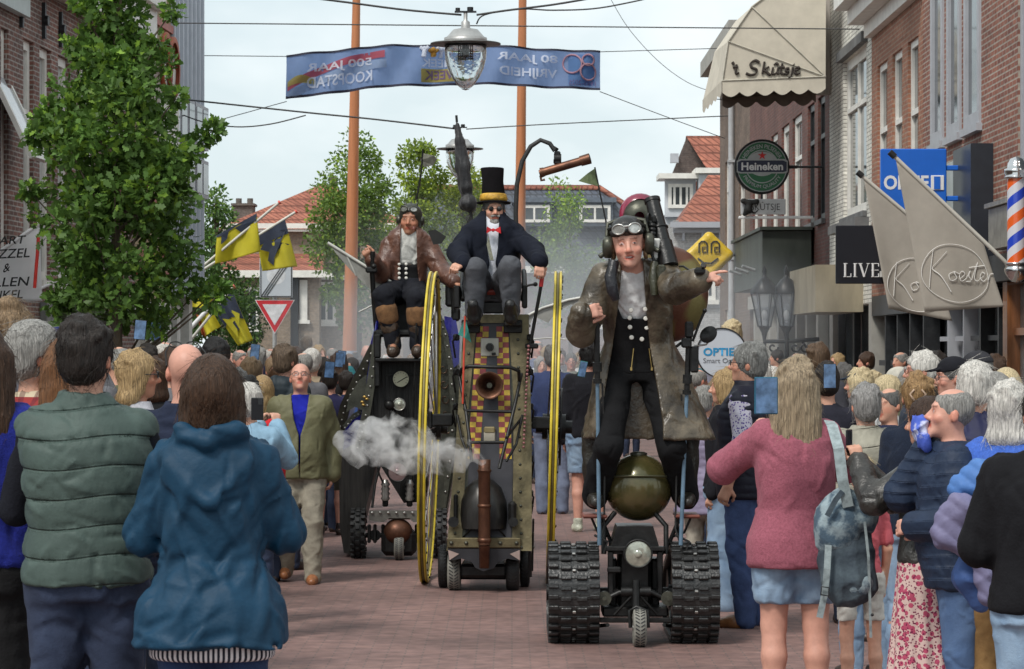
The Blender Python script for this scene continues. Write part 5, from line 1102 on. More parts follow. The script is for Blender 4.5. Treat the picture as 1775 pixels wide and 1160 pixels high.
# ------------------------------------------------------------ tall machine with yellow wheels
Q = Rig(845, 20.98); r2 = empty('tall_wheeled_machine', Q.root(), radians(-.9), 'tall riveted machine with chequered front, horn, copper chimney and two huge yellow wheels', 'machine')
RW = 1.2
for px in (741, 957):
    c = V3(Q(px,1,.92)[0], .95, RW); b = MB(); ax = Vector((1,0,-.028)).normalized()
    for t0 in (-.030,.012): b.lathe([(RW-.035,t0),(RW-.004,t0),(RW,t0+.004),(RW,t0+.014),(RW-.004,t0+.018),(RW-.035,t0+.018),(RW-.035,t0)], c, ax, 96)
    o = b.build('great_wheel', YLW, r2)
    b = MB(); b.lathe([(RW-.05,-.012),(RW-.012,-.012),(RW-.012,.012),(RW-.05,.012),(RW-.05,-.012)], c, ax, 96); b.build('rim_channel', mat('dirty_brass', (.20,.17,.07), .5, metal=.5, var=.3), o)
    b = MB(); v = Vector((0,1,0)); u = ax.cross(v)
    for i in range(28):
        a = 2*pi*i/28; n = v*cos(a)+u*sin(a); b.cyl(Vector(c)+n*.10+ax*(.05*(-1)**i), Vector(c)+n*(RW-.05), .005, n=5)
    b.build('spokes', STL, o)
    b = MB(); b.cyl(Vector(c)-ax*.09, Vector(c)+ax*.09, .10, n=20); b.cyl(Vector(c)-ax*.14, Vector(c)+ax*.14, .05, n=16); b.lathe([(.24,-.01),(.30,-.01),(.30,.01),(.24,.01)], c+V3(-.03 if px < 800 else .05,0,0), ax, 30); b.build('hub', BLK, o)
    b = MB(); rivets(b, [Vector(c)+(v*cos(a)+u*sin(a))*(RW-.04)+ax*(.032) for a in np.linspace(0, 2*pi, 49)[:-1]], .010, ax); b.build('rim_bolts', BLK, o)
def qp(px, py, y): return Q(px, py, y)
# body: front corner lines
def fy(py): return .02+.34*(960-py)/420       # the front leans back with height
FL = lambda py: np.interp(py, [545,960], [803,776]); FR = lambda py: np.interp(py, [545,960], [916,914])
def qf(px, py, off=0): return Q(px, py, fy(py)-off)
b = MB(); lt, rt, lb_, rb_ = qf(804,545), qf(915,545), qf(778,955), qf(913,955)
b.add([lt, rt, rb_, lb_, lt+V3(.0,.42,0), rt+V3(0,.42,0), rb_+V3(0,1.0,0), lb_+V3(0,1.0,0)], [(3,2,1,0),(4,5,6,7),(0,1,5,4),(1,2,6,5),(2,3,7,6),(3,0,4,7)]); b.build('hull', GUN, r2)
def plate(name, outline, off, th, m, mi=0):
    b = MB(); n = len(outline); f = [qf(x_, y_, off+th) for x_, y_ in outline]; k = [qf(x_, y_, off) for x_, y_ in outline]
    b.add(f+k, [tuple(range(n)), tuple(range(n,2*n))[::-1]]+[(i, i+n, (i+1)%n+n, (i+1)%n) for i in range(n)]); return b.build(name, m, r2)
b1_ = plate('side_girder', [(803,548),(826,548),(812,700),(800,950),(774,955),(790,760)], .004, .03, OLV); b2_ = plate('side_girder', [(880,548),(915,545),(921,760),(922,955),(888,955),(890,700)], .004, .03, OLV)
plate('top_plate', [(830,545),(878,545),(878,560),(830,560)], .004, .02, OLV)
b = MB(); rivets(b, [qf(np.interp(py,[560,950],[815,787]), py, .034) for py in range(565, 950, 24)], .012); b.build('rivets', GUN, b1_)
b = MB(); rivets(b, [qf(np.interp(py,[560,950],[896,904]), py, .034) for py in range(565, 950, 24)], .012); rivets(b, [qf(np.interp(py,[560,950],[916,924]), py, -.03) for py in range(565, 950, 24)], .012, (1,0,0)); b.build('rivets', GUN, b2_)
plate('black_panel', [(824,560),(881,560),(889,800),(886,935),(806,935),(812,800)], .0, .012, mat('black_panel_paint', (.028,.028,.036), .5, var=.2))
CY = mat('chequer_yellow', (.42,.29,.03), .55, var=.4, vs=20); CRD = mat('chequer_maroon', (.19,.025,.03), .55, var=.25, vs=20)
CH = [MB(), MB()]; rows = 25
for i in range(rows):
    ya, yb = 566+i*9.2, 566+(i+1)*9.2; 
    for side in (0,1):
        ch = CH[side]; e0 = np.interp(ya, [560,800], [826,809]) if side == 0 else np.interp(ya, [560,800], [859,866]); 
        for c_ in (0,1):
            x0_ = e0+c_*10.5; mi = (i+c_+side)%2; f = [qf(p_, q_, .016) for p_, q_ in ((x0_,ya),(x0_+10.3,ya),(x0_+10.3,yb-.2),(x0_,yb-.2))]; ch.add(f, [(0,3,2,1)], mi)
[ch.build('chequered_band', [CY, CRD], r2) for ch in CH]
b = MB(); c = qf(848,602,.03); b.bbox(c, (.135,.02,.135), .006); o = b.build('dial_box', mat('pale_plate', (.42,.41,.36), .5, var=.2), r2); b = MB(); b.cyl(c+V3(0,-.01,0), c+V3(0,-.07,0), .032, .026, 20); b.cyl(c+V3(0,-.07,0), c+V3(0,-.085,0), .014); b.bbox(c+V3(.03,-.02,-.05),(.03,.02,.02),.003); b.build('knob', BLK, o)
b = MB(); c = qf(848,668,.01); b.lathe([(.02,.0),(.03,-.05),(.05,-.10),(.08,-.14),(.100,-.155),(.104,-.152),(.083,-.13),(.055,-.09),(.035,-.04),(.03,.0)], c, (0,1,0), 36); o = b.build('horn', COP, r2); b = MB(); b.cyl(c+V3(0,-.02,0), c+V3(0,-.10,0), .022, .02, 16); b.build('horn_core', GUN, o)
b = MB(); b.lathe([(.0,-.055),(.03,-.055),(.075,-.125)], c, (0,1,0), 24); b.build('horn_throat', mat('dark_copper', (.05,.022,.015), .6, metal=.5), o)
b = MB(); c = qf(848,755,.02); b.bbox(c+V3(0,0,.04), (.085,.03,.05), .01); b.bbox(c, (.085,.02,.12), .006, 1); b.build('hatch', [mat('dull_brass', (.28,.23,.12), .5, metal=.5), mat('pale_cloth_patch', (.40,.37,.30), .8)], r2)
# tube cage in front
b = MB(); U = lambda px, py, o: qf(px, py, o)
b.tube([U(797,650,.10), U(800,640,.22), U(812,635,.26), U(885,637,.26), U(899,643,.24), U(900,660,.12)], .014)
b.tube([U(795,650,.08), U(808,715,.22), U(814,760,.28), U(818,800,.30)], .013); b.tube([U(903,648,.08), U(893,700,.22), U(880,755,.28), U(866,812,.32)], .013)
b.tube([U(806,712,.22), U(890,714,.22)], .012); b.tube([U(815,767,.28), U(874,767,.28)], .012); b.tube([U(905,720,.08), U(895,770,.18), U(878,800,.22)], .010); b.tube([U(905,722,.06), U(878,760,.3)], .010)
b.tube([U(792,720,.05), U(800,760,.15), U(812,790,.25)], .010); b.build('tube_cage', BLK, r2)
# running boards, axle boxes
for sg, px, py in ((-1,782,728),(1,922,733)):
    b = MB(); c = Q(px,py,.30); b.bbox(c+V3(sg*.07,0,0), (.16,.09,.09), .01); b.bbox(c+V3(sg*.16,-.02,.0), (.035,.05,.13), .01); b.cyl(c, c+V3(sg*.2,.6,0), .03); b.build('axle_box', BLK, r2)
b = MB()
for sg, e in ((-1,798),(1,910)):
    for py in (580,640,700,790,850):
        b.tube([Q(e+sg*6,py,.2), Q(e+sg*14,py+12,.22), Q(e+sg*10,py+40,.3)], .008, 6); b.bbox(Q(e+sg*8,py+5,.25), (.05,.06,.05), .01)
split(b.build('side_linkage', BLK, r2), 'side_linkage')
# boiler, chimney, bumper
b = MB(); c = Q(838,915,.10); b.lathe([(.178,0),(.182,.10),(.17,.20),(.13,.30),(.07,.355),(0,.375)], c, (0,0,1), 32); b.build('boiler', mat('dark_boiler', (.05,.048,.046), .35, metal=.7, var=.4, vs=5, bump=.15, bs=12, stretch=(3,3,.7)), r2)
b = MB(); c = Q(840,985,-.12); zt = Q(840,797,-.12)[2]-c[2]; b.lathe([(.030,.0),(.036,.0),(.040,.16),(.046,.165)], c); b.lathe([(.044,.17),(.044,zt-.10),(.047,zt-.095),(.047,zt-.075),(.043,zt-.07),(.046,zt),(.036,zt),(.034,zt-.1)], c); b.lathe([(.045,.19),(.051,.195),(.051,.215),(.045,.22)], c); b.lathe([(.044,zt*.56),(.050,zt*.56+.004),(.050,zt*.56+.02),(.044,zt*.56+.024)], c); b.lathe([(.046,zt-.09),(.052,zt-.086),(.052,zt-.074),(.046,zt-.07)], c); b.build('chimney', COP, r2)
b = MB(); [b.tube([Q(840,885,-.12), Q(840+sg*14,905,-.04), Q(840+sg*40,935,.05)], .006, 6) for sg in (-1,1)]; b.bbox(Q(888,890,.02),(.06,.12,.18),.02); b.cyl(Q(890,905,-.02), Q(890,905,-.07), .035); b.cyl(Q(786,905,-.02), Q(786,905,-.05), .04); b.bbox(Q(790,880,.06),(.03,.1,.2),.01); b.build('boiler_fitting', BLK, r2)
b = MB(); c = Q(839,941,.0); b.bbox(c, (.545,.06,.075), .008); o = b.build('bumper', OLV, r2); b = MB(); rivets(b, [c+V3(t,-.03,0) for t in (-.24,-.13,.12,.24)], .016); b.build('rivets', GUN, o)
b = MB(); b.prism([(Q(x_,y_,0)[0], Q(x_,y_,0)[2]) for x_, y_ in ((776,951),(902,951),(902,972),(880,968),(862,975),(856,985),(838,990),(824,984),(818,974),(800,968),(778,972))], -.02, .12); b.build('apron', mat('apron_black', (.035,.035,.04), .4, metal=.3, var=.3), r2)
b = MB(); [b.prism([(Q(x_,y_,0)[0], Q(x_,y_,0)[2]) for x_, y_ in t], -.026, -.021) for t in (((777,953),(796,960),(779,971)),((901,953),(884,960),(901,971)))]; b.build('apron_marker', mat('faded_pink_metal', (.36,.27,.24), .6), r2)
b = MB(); b.bbox(Q(838,985,.35), (.34,.55,.10), .02); b.cyl(Q(790,1000,.28), Q(890,1000,.28), .02); b.build('underframe', BLK, r2)
for px, r_, w_, y, m in ((786,.142,.098,.10,RUBG),(888,.142,.10,.10,RUB)): tyre('small_wheel', r2, V3(Q(px,1,y)[0], y+.12, r_), r_, w_, m)
for px, y in ((766,.25),(908,.35)): tyre('small_wheel', r2, V3(Q(px,1,y)[0], y+.2, .16), .16, .075, RUB)
b = MB(); b.tube([Q(918,955,.1), Q(919,1000,.12)], .012); b.tube([Q(924,900,.15), Q(922,990,.15)], .008); b.build('stand_rod', BLK, r2)
# seat
b = MB(); c = Q(849,527,.50); b.bbox(c+V3(0,.05,.05), (.42,.45,.05), .015); b.bbox(c+V3(0,-.1,-.03), (.22,.1,.09), .01); b.tube([Q(802,520,.3),Q(800,500,.4),Q(800,470,.8)],.02); b.tube([Q(905,520,.3),Q(908,500,.4),Q(905,470,.8)],.02); b.bbox(Q(908,515,.38),(.04,.2,.17),.01); b.bbox(Q(791,515,.38),(.05,.2,.17),.01); b.bbox(c+V3(0,.34,.22), (.40,.05,.42), .02); b.build('seat_frame', BLK, r2)
b = MB(); b.bbox(c+V3(0,-.02,.09), (.34,.40,.05), .02); b.build('seat_cushion', REDC, r2)
b = MB()
for px in (815,888): b.bbox(Q(px,562,.22), (.13,.16,.03), .008); b.bbox(Q(px,566,.30), (.14,.03,.10), .008)
split(b.build('foot_plate', BLK, r2), 'foot_plate')
b = MB(); b.tube([Q(896,520,.8), Q(893,430,.85), Q(891,370,.85), Q(893,320,.85), Q(902,280,.85), Q(917,254,.85), Q(934,243,.85), Q(950,249,.85), Q(959,262,.85)], .018, 10); b.build('gooseneck', RUB, r2)
b = MB(); b.bbox(Q(963,268,.85), (.05,.05,.05), .01); b.bbox(Q(963,280,.85), (.06,.05,.05), .012); b.cyl(Q(957,275,.85), Q(970,275,.85), .035); b.cyl(Q(958,262,.85), Q(962,256,.85), .02); b.bbox(Q(963,290,.85), (.10,.03,.02), .004); b.build('tube_clamp', BLK, r2)
b = MB(); a, c = Q(937,299,.85), Q(1020,275,.80); d_ = c-a; b.cyl(a, c, .033, .033, 20); b.cyl(a+d_*.80, c, .040, .042, 20); b.cyl(a-d_*.03, a+d_*.04, .039, .035, 16); b.cyl(a-d_*.06, a-d_*.02, .024, .024); b.tube([a-d_*.04+V3(0,0,-.02), a-d_*.02+V3(0,0,-.06), a+V3(.02,0,-.055)], .010, 6); b.cyl(c, c+d_*.004, .036, .036, 20, 1); b.build('scope_tube', [COP, DARKM], r2)
b = MB(); b.cyl(Q(940,474,.15), Q(937,497,.15), .016, .016); b.cyl(Q(941,470,.15), Q(940,475,.15), .024, .02); b.build('lever_grip', mat('red_handle', (.50,.02,.02), .4), r2); b = MB(); b.cyl(Q(937,497,.15), Q(918,600,.2), .013); b.cyl(Q(918,600,.2), Q(908,680,.25), .010); b.bbox(Q(921,600,.2),(.10,.04,.04),.01); b.tube([Q(905,498,.3),Q(918,494,.3),Q(927,493,.3)],.009,6); b.ball(Q(927,493,.3),.018,8); b.build('lever', BLK, r2)
b = MB()
for t in range(26): b.ball(Q(916-t*.35, 600+t*7, .05), .011, 6)
b.build('bead_chain', mat('beads', (.25,.10,.10), .4, var=.9, vs=60), r2)
b = MB(); b.tube([Q(806,548,.02), Q(804,620,.0), Q(802,700,.02)], .008, 6); b.build('pennant_rod', mat('orange_red_rod', (.55,.06,.03), .5), r2)
b = MB(); b.add([Q(806,550,.02), Q(794,580,.02), Q(806,586,.0), Q(817,594,.02), Q(812,572,.0)], [(0,1,2),(0,2,4),(2,3,4)]); b.build('small_pennant', mat('teal_pennant', (.02,.16,.13), .8, var=.5, vs=12), r2)
# black tattered wing panels behind the seat
b = MB(); b.prism([(Q(x_,y_,.9)[0], Q(x_,y_,.9)[2]) for x_, y_ in ((765,434),(782,428),(800,400),(812,372),(820,385),(830,420),(825,440),(790,440))], .88, .90); b.prism([(Q(x_,y_,.9)[0], Q(x_,y_,.9)[2]) for x_, y_ in ((738,400),(752,398),(770,410),(762,422),(748,424))], .9, .92); split(b.build('black_fin', mat('black_canvas', (.012,.012,.012), .8), r2), 'black_fin')
# ------------------------------------------------------------ rear boat-like machine
W = Rig(690, 24.2); r3 = empty('riveted_parade_machine', W.root(), 0, 'dark riveted machine with blue painted flanks, knobbly tyres and a round gauge, rearmost', 'machine')
def hullside(px, name, sgn):
    pass
def prof_panel(name, pts, y0, y1, m, par=None):
    b = MB(); b.prism([(W(x_,y_,y0)[0], W(x_,y_,y0)[2]) for x_, y_ in pts], y0, y1); return b.build(name, m, par or r3)
prof_panel('front_grille', [(660,625),(737,625),(742,800),(735,870),(700,872),(655,800),(628,770),(640,700)], .20, 1.1, mat('dark_ribbed_steel', (.02,.02,.02), .5, metal=.5, var=.5, vs=5, stretch=(14,1,.6), bump=.9, bs=6))
b = MB()   # left flank: curved riveted shell narrowing to the front
secs = [((652,556),(648,600),(640,690),(634,745),.15),((640,600),(632,640),(618,720),(608,770),.5),((622,640),(612,690),(600,740),(588,790),.9),((612,650),(602,700),(594,750),(584,800),1.5)]
vs = [W(x_, y_, s_[4]) for s_ in secs for x_, y_ in s_[:4]]; b.add(vs, [(i*4+k, i*4+k+1, (i+1)*4+k+1, (i+1)*4+k) for i in range(3) for k in range(3)], 0, True)
o = b.build('side_shell', PURP, r3); sm = o.modifiers.new('t', 'SOLIDIFY'); sm.thickness = .02
def ribbon(name, pts, w0, y, m, riv=True, th=.025):
    b = MB(); rv = MB(); n = len(pts); vs = []
    for i, (x_, y_) in enumerate(pts):
        a = pts[max(i-1,0)]; c = pts[min(i+1,n-1)]; t = Vector((c[0]-a[0], c[1]-a[1], 0)).normalized(); nx, ny = -t.y*w0/2, t.x*w0/2
        yy = y if not callable(y) else y(i/(n-1)); vs += [W(x_+nx, y_+ny, yy), W(x_-nx, y_-ny, yy), W(x_-nx, y_-ny, yy+th), W(x_+nx, y_+ny, yy+th)]
    b.add(vs, [(i*4+k, i*4+(k+1)%4, (i+1)*4+(k+1)%4, (i+1)*4+k) for i in range(n-1) for k in range(4)]+[(3,2,1,0),tuple((n-1)*4+k for k in range(4))]); o = b.build(name, m, r3)
    if riv:
        P_ = []
        for i in range(n-1):
            for t in (0,.33,.66):
                x_ = pts[i][0]*(1-t)+pts[i+1][0]*t; y_ = pts[i][1]*(1-t)+pts[i+1][1]*t; yy = y if not callable(y) else y((i+t)/(n-1)); P_.append(W(x_, y_, yy-.003))
        rivets(rv, P_, .011); rv.build('rivets', STL, o)
    return o
ribbon('riveted_band', [(655,575),(650,620),(642,670),(634,720),(624,765),(612,800)], 15, .14, GUN); ribbon('riveted_band', [(650,600),(630,640),(612,675),(598,705),(590,740),(586,790),(588,850)], 18, lambda t: .2+.4*t, GUN); ribbon('riveted_band', [(598,742),(615,722),(634,712)], 12, .35, GUN)
prof_panel('flank_plate', [(645,640),(648,690),(636,715),(615,705),(600,715),(604,690),(622,660)], .28, .31, GUN); prof_panel('blue_flank', [(592,752),(612,728),(632,715),(624,775),(604,812),(592,800)], .33, .36, PURP)
prof_panel('lower_hull', [(587,785),(612,770),(655,790),(642,850),(622,930),(608,962),(596,958),(589,915)], .32, 1.2, mat('dark_wheel', (.02,.018,.016), .5, var=.6, vs=7, stretch=(6,1,.5), bump=.5, bs=14))
prof_panel('right_flank', [(758,545),(775,560),(790,600),(796,680),(790,800),(772,900),(756,880),(752,700)], .30, 1.3, GUN); prof_panel('blue_window', [(770,548),(790,552),(797,590),(796,630),(784,640),(772,590)], .26, .29, PURP)
ribbon('riveted_band', [(760,545),(772,580),(782,640),(786,720),(780,800),(768,880)], 9, .24, GUN); b = MB()
for k_ in range(6):
    cx_, cy_ = 768+k_*1.6, 640+k_*26; b.tube([W(cx_+7*cos(a)*(1-a/9), cy_+9*sin(a)*(1-a/9), .25) for a in np.linspace(0, 5.5, 14)], .007, 5)
b.build('scroll_ornament', mat('dark_bronze', (.07,.045,.03), .4, metal=.7), r3)
b = MB(); b.bbox(W(698,624,.10), (.46,.30,.03), .008); b.bbox(W(700,650,.22), (.34,.06,.02), .005); b.bbox(W(654,600,.1),(.06,.06,.20),.01); b.bbox(W(654,640,.12),(.05,.05,.3),.01); b.tube([W(722,560,.0),W(719,640,.0),W(716,735,.05),W(715,850,.2)],.008,6); b.bbox(W(692,578,.35),(.42,.5,.06),.02); b.bbox(W(690,545,.6),(.4,.06,.4),.02); b.build('foot_deck', BLK, r3)
b = MB(); c = W(695,657,.16); b.lathe([(0,.03),(.075,.03),(.075,-.02),(.068,-.02)], c, (0,1,0), 28); o = b.build('gauge', BLK, r3); b = MB(); b.lathe([(.068,-.016),(0,-.016)], c, (0,1,0), 28); b.build('gauge_face', mat('gauge_cream', (.50,.50,.36), .4, var=.1), o); b = MB(); b.cyl(c+V3(-.03,-.02,-.03), c+V3(.055,-.02,.02), .0035, n=5); [b.cyl(c+V3(.05*sin(a),-.02,.05*cos(a)), c+V3(.06*sin(a),-.02,.06*cos(a)), .0025, n=4) for a in np.linspace(-2.2,2.2,11)]; b.build('needle', BLK, o)
lamp(r3, W(692,701,.13), .052, body=STL); b = MB(); b.ball(W(675,702,.13), .045, 14); b.build('ball_horn', BLK, r3); lamp(r3, W(689,818,.05), .085, lens=mat('tinted_lens', (.30,.22,.22), .2, metal=.4))
b = MB(); [b.ball(W(px,py,.12), (.018,.012,.012), 8) for px, py in ((632,688),(628,697),(636,692),(630,702))]; b.build('brass_lion', mat('brass', (.5,.33,.10), .35, metal=.8), r3)
b = MB(); b.bbox(W(686,893,.05), (.44,.10,.07), .01); b.prism([(W(x_,y_,0)[0], W(x_,y_,0)[2]) for x_, y_ in ((640,885),(735,885),(735,905),(716,905),(710,898),(675,898),(665,905),(640,902))], -.02, .01); o = b.build('front_beam', mat('grey_steel_beam', (.15,.145,.13), .5, metal=.5, var=.4, vs=9), r3); b = MB(); rivets(b, [W(px,889,-.03) for px in range(645,735,14)], .013); b.build('rivets', STL, o)
b = MB(); c = W(690,922,.05); b.ball(c, (.125,.13,.115), 22); b.build('copper_dome', COP, r3); b = MB(); b.bbox(W(692,940,.12), (.30,.26,.22), .04); b.build('axle_case', BLK, r3)
b = MB(); b.cyl(W(632,928,.25), W(755,928,.25), .022); b.cyl(W(650,928,.2), W(650,928,.14), .05); b.tube([W(660,800,.2),W(650,840,.15),W(645,880,.1)],.012,6); b.tube([W(718,800,.2),W(728,840,.15),W(732,880,.1)],.012,6); [b.bbox(W(px,858,.18),(.05,.06,.20),.01) for px in (668,710)]; b.tube([W(652,790,.1),W(657,822,.08),W(668,845,.1)],.009,6); [b.bbox(W(px,925,.12),(.03,.05,.16),.008) for px in (640,650,664,722,732)]; b.build('running_gear', BLK, r3)
b = MB()
for px in (668,710): b.lathe([(.028,0),(.04,.02),(.028,.04),(.04,.06),(.028,.08),(.04,.10),(.028,.12),(.04,.14),(.028,.16),(.02,.18)], W(px,868,.12), (0,0,1), 14)
split(b.build('coil_spring', STL, r3), 'coil_spring')
tyre('centre_wheel', r3, V3(W(692,1,0)[0], .0, .112), .11, .085, RUBG)
for px in (621,762): tyre('knobbly_tyre', r3, V3(W(px,1,.2)[0], .25, .215), .20, .115, RUB, knob=.016, lugs=20)
# wings
b = MB(); yw = .4; b.add([W(568,421,yw), W(600,438,yw), W(650,470,yw), W(692,496,yw), W(672,520,yw), W(640,500,yw+.02), W(617,478,yw), W(600,460,yw)], [(0,1,7),(1,6,7),(1,2,5,6),(2,3,4,5)]); o = b.build('wing_sheet', mat('wing_canvas', (.27,.27,.25), .8, var=.25, vs=8), r3); s_ = o.modifiers.new('t','SOLIDIFY'); s_.thickness = .008
b = MB(); b.tube([W(568,421,yw-.01), W(692,498,yw-.01)], .014, 6); b.tube([W(600,441,yw-.01), W(617,478,yw-.01)], .007, 5); b.tube([W(622,541,yw), W(655,525,yw), W(690,500,yw)], .008, 5); b.build('wing_spar', mat('pale_spar', (.52,.52,.48), .5), r3)
b = MB(); yw = 1.6; q = [(905,552),(940,534),(985,520),(1030,512),(1020,525),(1008,536),(990,528),(965,540),(950,560),(925,548),(908,585)]
b.add([W(*p, yw) for p in q], [(0,1,9,10),(1,2,6,7),(1,7,8,9),(2,3,4,5,6)]); o = b.build('wing_sheet', _mats['wing_canvas'], r3); s_ = o.modifiers.new('t','SOLIDIFY'); s_.thickness = .008
b = MB(); b.tube([W(905,552,yw-.02), W(940,534,yw-.02), W(985,520,yw-.02), W(1035,511,yw-.02)], .012, 6); b.tube([W(902,590,yw),W(950,586,yw),W(1000,590,yw),W(1040,560,yw)], .006, 5); b.build('wing_spar', _mats['pale_spar'], r3)
# pennant above the second rider
b = MB(); b.tube([W(722,345,.5), W(730,300,.5), W(733,258,.5)], .008, 6); b.build('flag_rod', BLK, r3); b = MB(); b.add([W(734,266,.5), W(752,270,.48), W(758,276,.5), W(751,287,.52), W(735,290,.5), W(729,278,.5)], [(0,1,2,3,4,5)]); o = b.build('tattered_flag', mat('grey_tatter', (.16,.16,.13), .9, var=.5, vs=15), r3); s_ = o.modifiers.new('t','SOLIDIFY'); s_.thickness = .006
# ============================================================ people builder
def shoe_m(col): return cloth('leather', col)
def person(label, px, top, d, yaw=0, fem=False, j=None, H=None, hair=('short','brown'), tone='fair', h=.011, fat=1.0, t=None, b=None, shoes=(.05,.035,.03), inner=None, glass=None, cap=None, beard=None, base=0.0, group=None, hs=1.0, hm=None, mouth=0, legs=True, hv=1.0, name='person', scale=None, loc=None, lm=1.0, sun=False, gh=None, hh=None):
    j = j or pose(fem); topz = (j['head'][2]+.127); sc = scale or ((GZ(top, d)-base)/topz if H is None else H/1.75)
    me = body(name, j, fem, fat*.97, h, tone, beard=beard, headscale=hs, mouth=mouth, lm=lm, legs=legs); o = link(name, me, skin_mat(tone), None, loc or (GX(px, d), d, base), (0,0,yaw), label=label, cat='person', group=group); o.scale = (sc,)*3
    gh = gh or h
    t0 = t
    if t:
        t = dict(t); kind, col = t.pop('kind', 'cotton'), t.pop('col', (.1,.1,.1)); nm = t.pop('name', 'jacket'); m = t.pop('m', None) or cloth(kind, col, col2=t.pop('col2', None)); t.pop('col2', None)
        link(nm, top_garment(nm, j, t.pop('mg', .02), fem, fat, gh, **t), m, o)
    if inner:
        q = dict(inner); kind, col = q.pop('kind', 'cotton'), q.pop('col'); m = q.pop('m', None) or cloth(kind, col); nm = q.pop('name', 'shirt'); link(nm, top_garment(nm, j, q.pop('mg', .008), fem, fat, gh, **q), m, o)
    if b:
        q = dict(b)
        if t0 and abs(j['hip'][2]-.93) < .03 and q.get('kind') != 'skirt': q.setdefault('cz', t0.get('z0', .86)+.05)
        kind, col = q.pop('fab', 'denim'), q.pop('col'); m = q.pop('m', None) or cloth(kind, col, col2=q.pop('col2', None)); q.pop('col2', None); nm = q.get('kind', 'trousers'); link(nm, bottom_garment(nm, j, fem, fat, gh, lm=lm, **q), m, o)
    if shoes is not None and legs: split(link('shoe', shoe_mesh('shoe', j, gh), shoe_m(shoes), o), 'shoe')
    if hair: ho = link('hair', hair_mesh('hair', j, hair[0], hh or min(h, .009), seed=int(px*7) % 97, vol=hv, e=hs), hm or hair_mat(HC[hair[1]], 'hair_'+hair[1]), o)
    if hair and h <= .0115 and hair[0] != 'thin': flyaways(ho, int(px) % 91, 420 if d < 14 else 200, .0009 if d < 14 else .0012)
    if cap: link('cap', cap_mesh('cap', j, brim=cap.get('brim', True), puffy=cap.get('puffy', 0)), cloth('cotton', cap['col']), o)
    if glass: glasses(o, j, mat('frame_%02x%02x' % (int(glass[0]*255), int(glass[1]*255)), glass, .3), sun, hs, up=.105 if glass is True else 0)
    return o
def WL(o, p):
    "local point of a person to the place"
    s_ = o.scale[0]; c_, n_ = cos(o.rotation_euler[2]), sin(o.rotation_euler[2]); return Vector((o.location[0]+s_*(p[0]*c_-p[1]*n_), o.location[1]+s_*(p[0]*n_+p[1]*c_), o.location[2]+s_*p[2]))
PHB = mat('phone_black', (.012,.012,.014), .25, var=.1); PHS = mat('phone_screen', (.05,.09,.16), .12, var=.8, vs=12, emit=.35)
def phone(label, c, yaw=0, tilt=0, roll=0, col=None, w=.075, hh=.155, screen=True):
    r = empty('smartphone', c, 0, label, 'phone', rot=(tilt, roll, yaw)); b = MB(); b.bbox((0,0,0), (w,.009,hh), .004); b.build('case', col or PHB, r)
    b = MB(); b.add([(-w*.45,-.0055,-hh*.47),(w*.45,-.0055,-hh*.47),(w*.45,-.0055,hh*.47),(-w*.45,-.0055,hh*.47)], [(0,1,2,3)]); b.bbox((-w*.25,.0055,hh*.33),(.025,.003,.04),.001,1)
    b.build('screen', [PHS if screen else PHB, DARKM], r); return r
def raised(fem=False, z=1.42, y=-.34, x=.06, **k):
    return pose(fem, reachL=(x,y,z), reachR=(-x,y,z), hdL=(-.25,-.3,1), hdR=(.25,-.3,1), huL=(.6,.5,0), huR=(-.6,.5,0), curlL=.8, curlR=.8, **k)
# ------------------------------------------------------------ riders
# 1. driver of the tracked scooter
k1 = 1.10; T1 = Rig(1103, 17.16, k1); LEA = mat('weathered_leather', (.034,.025,.015), .36, var=.5, vs=7, col2=(.17,.135,.090), detail=9, bump=.4, bs=60, spec=.6, thr=(.38,.72)); cloth('leather', (0,0,0), 'weathered_leather')
hipz = 1.72/k1; jj = pose(); 
J1 = pose(hip=(.04,.30,hipz), hL=(.12,.30,hipz-.01), hR=(-.10,.30,hipz-.01), kL=T1(1164,775,.10), kR=T1(1056,775,.08), aL=(T1(1190,1,.3)[0], .30, .835/k1+.09), aR=(T1(1032,1,.3)[0], .30, .835/k1+.09),
   sL=T1(1148,472,.10), sR=T1(1050,480,.10), neck=T1(1095,462,.08), head=T1(1089,424,-.03), eL=T1(1170,500,-.15), wL=T1(1212,487,-.32), eR=T1(1022,560,.0), wR=T1(1026,541,-.13), hdL=(.75,-.5,.25), huL=(.1,-.6,.7), hdR=(.35,-.15,.1), huR=(-.2,-1,.1), thumbR=1, curlR=.95, curlL=.72, pointL=True, thumbL=-1, hrot=(-.05,-.10,-.05))
J1['eR'] = T1(1008,574,.06); J1['wR'] = T1(1008,545,-.05)
o1 = person('rider with goggles and a long worn leather coat standing on the tracked scooter, pointing', 1103, 0, 17.16, 0, j=J1, scale=k1, hair=None, tone='pink', h=.0075, hs=1.12, mouth=1, lm=.88, shoes=(.02,.017,.014),
  t=dict(m=LEA, name='leather_coat', z0=.50, mg=.038, sr=1.12, wr=.009, fr=30, flare=.095, seed=5, cuff=.062, opening=dict(w=[(.60,.17),(.80,.14),(1.0,.105),(1.15,.085),(1.35,.065),(1.44,.060)])),
  inner=dict(col=(.62,.62,.62), z0=1.1, mg=.004, wr=.002, sleeve=0, neckz=1.435), b=dict(fab='cotton', col=(.008,.008,.009), mg=.024, flare=.006, wr=.010))
def tpt(px, py, y): return Vector(T1(px, py, y))
hz1 = hipz-.93
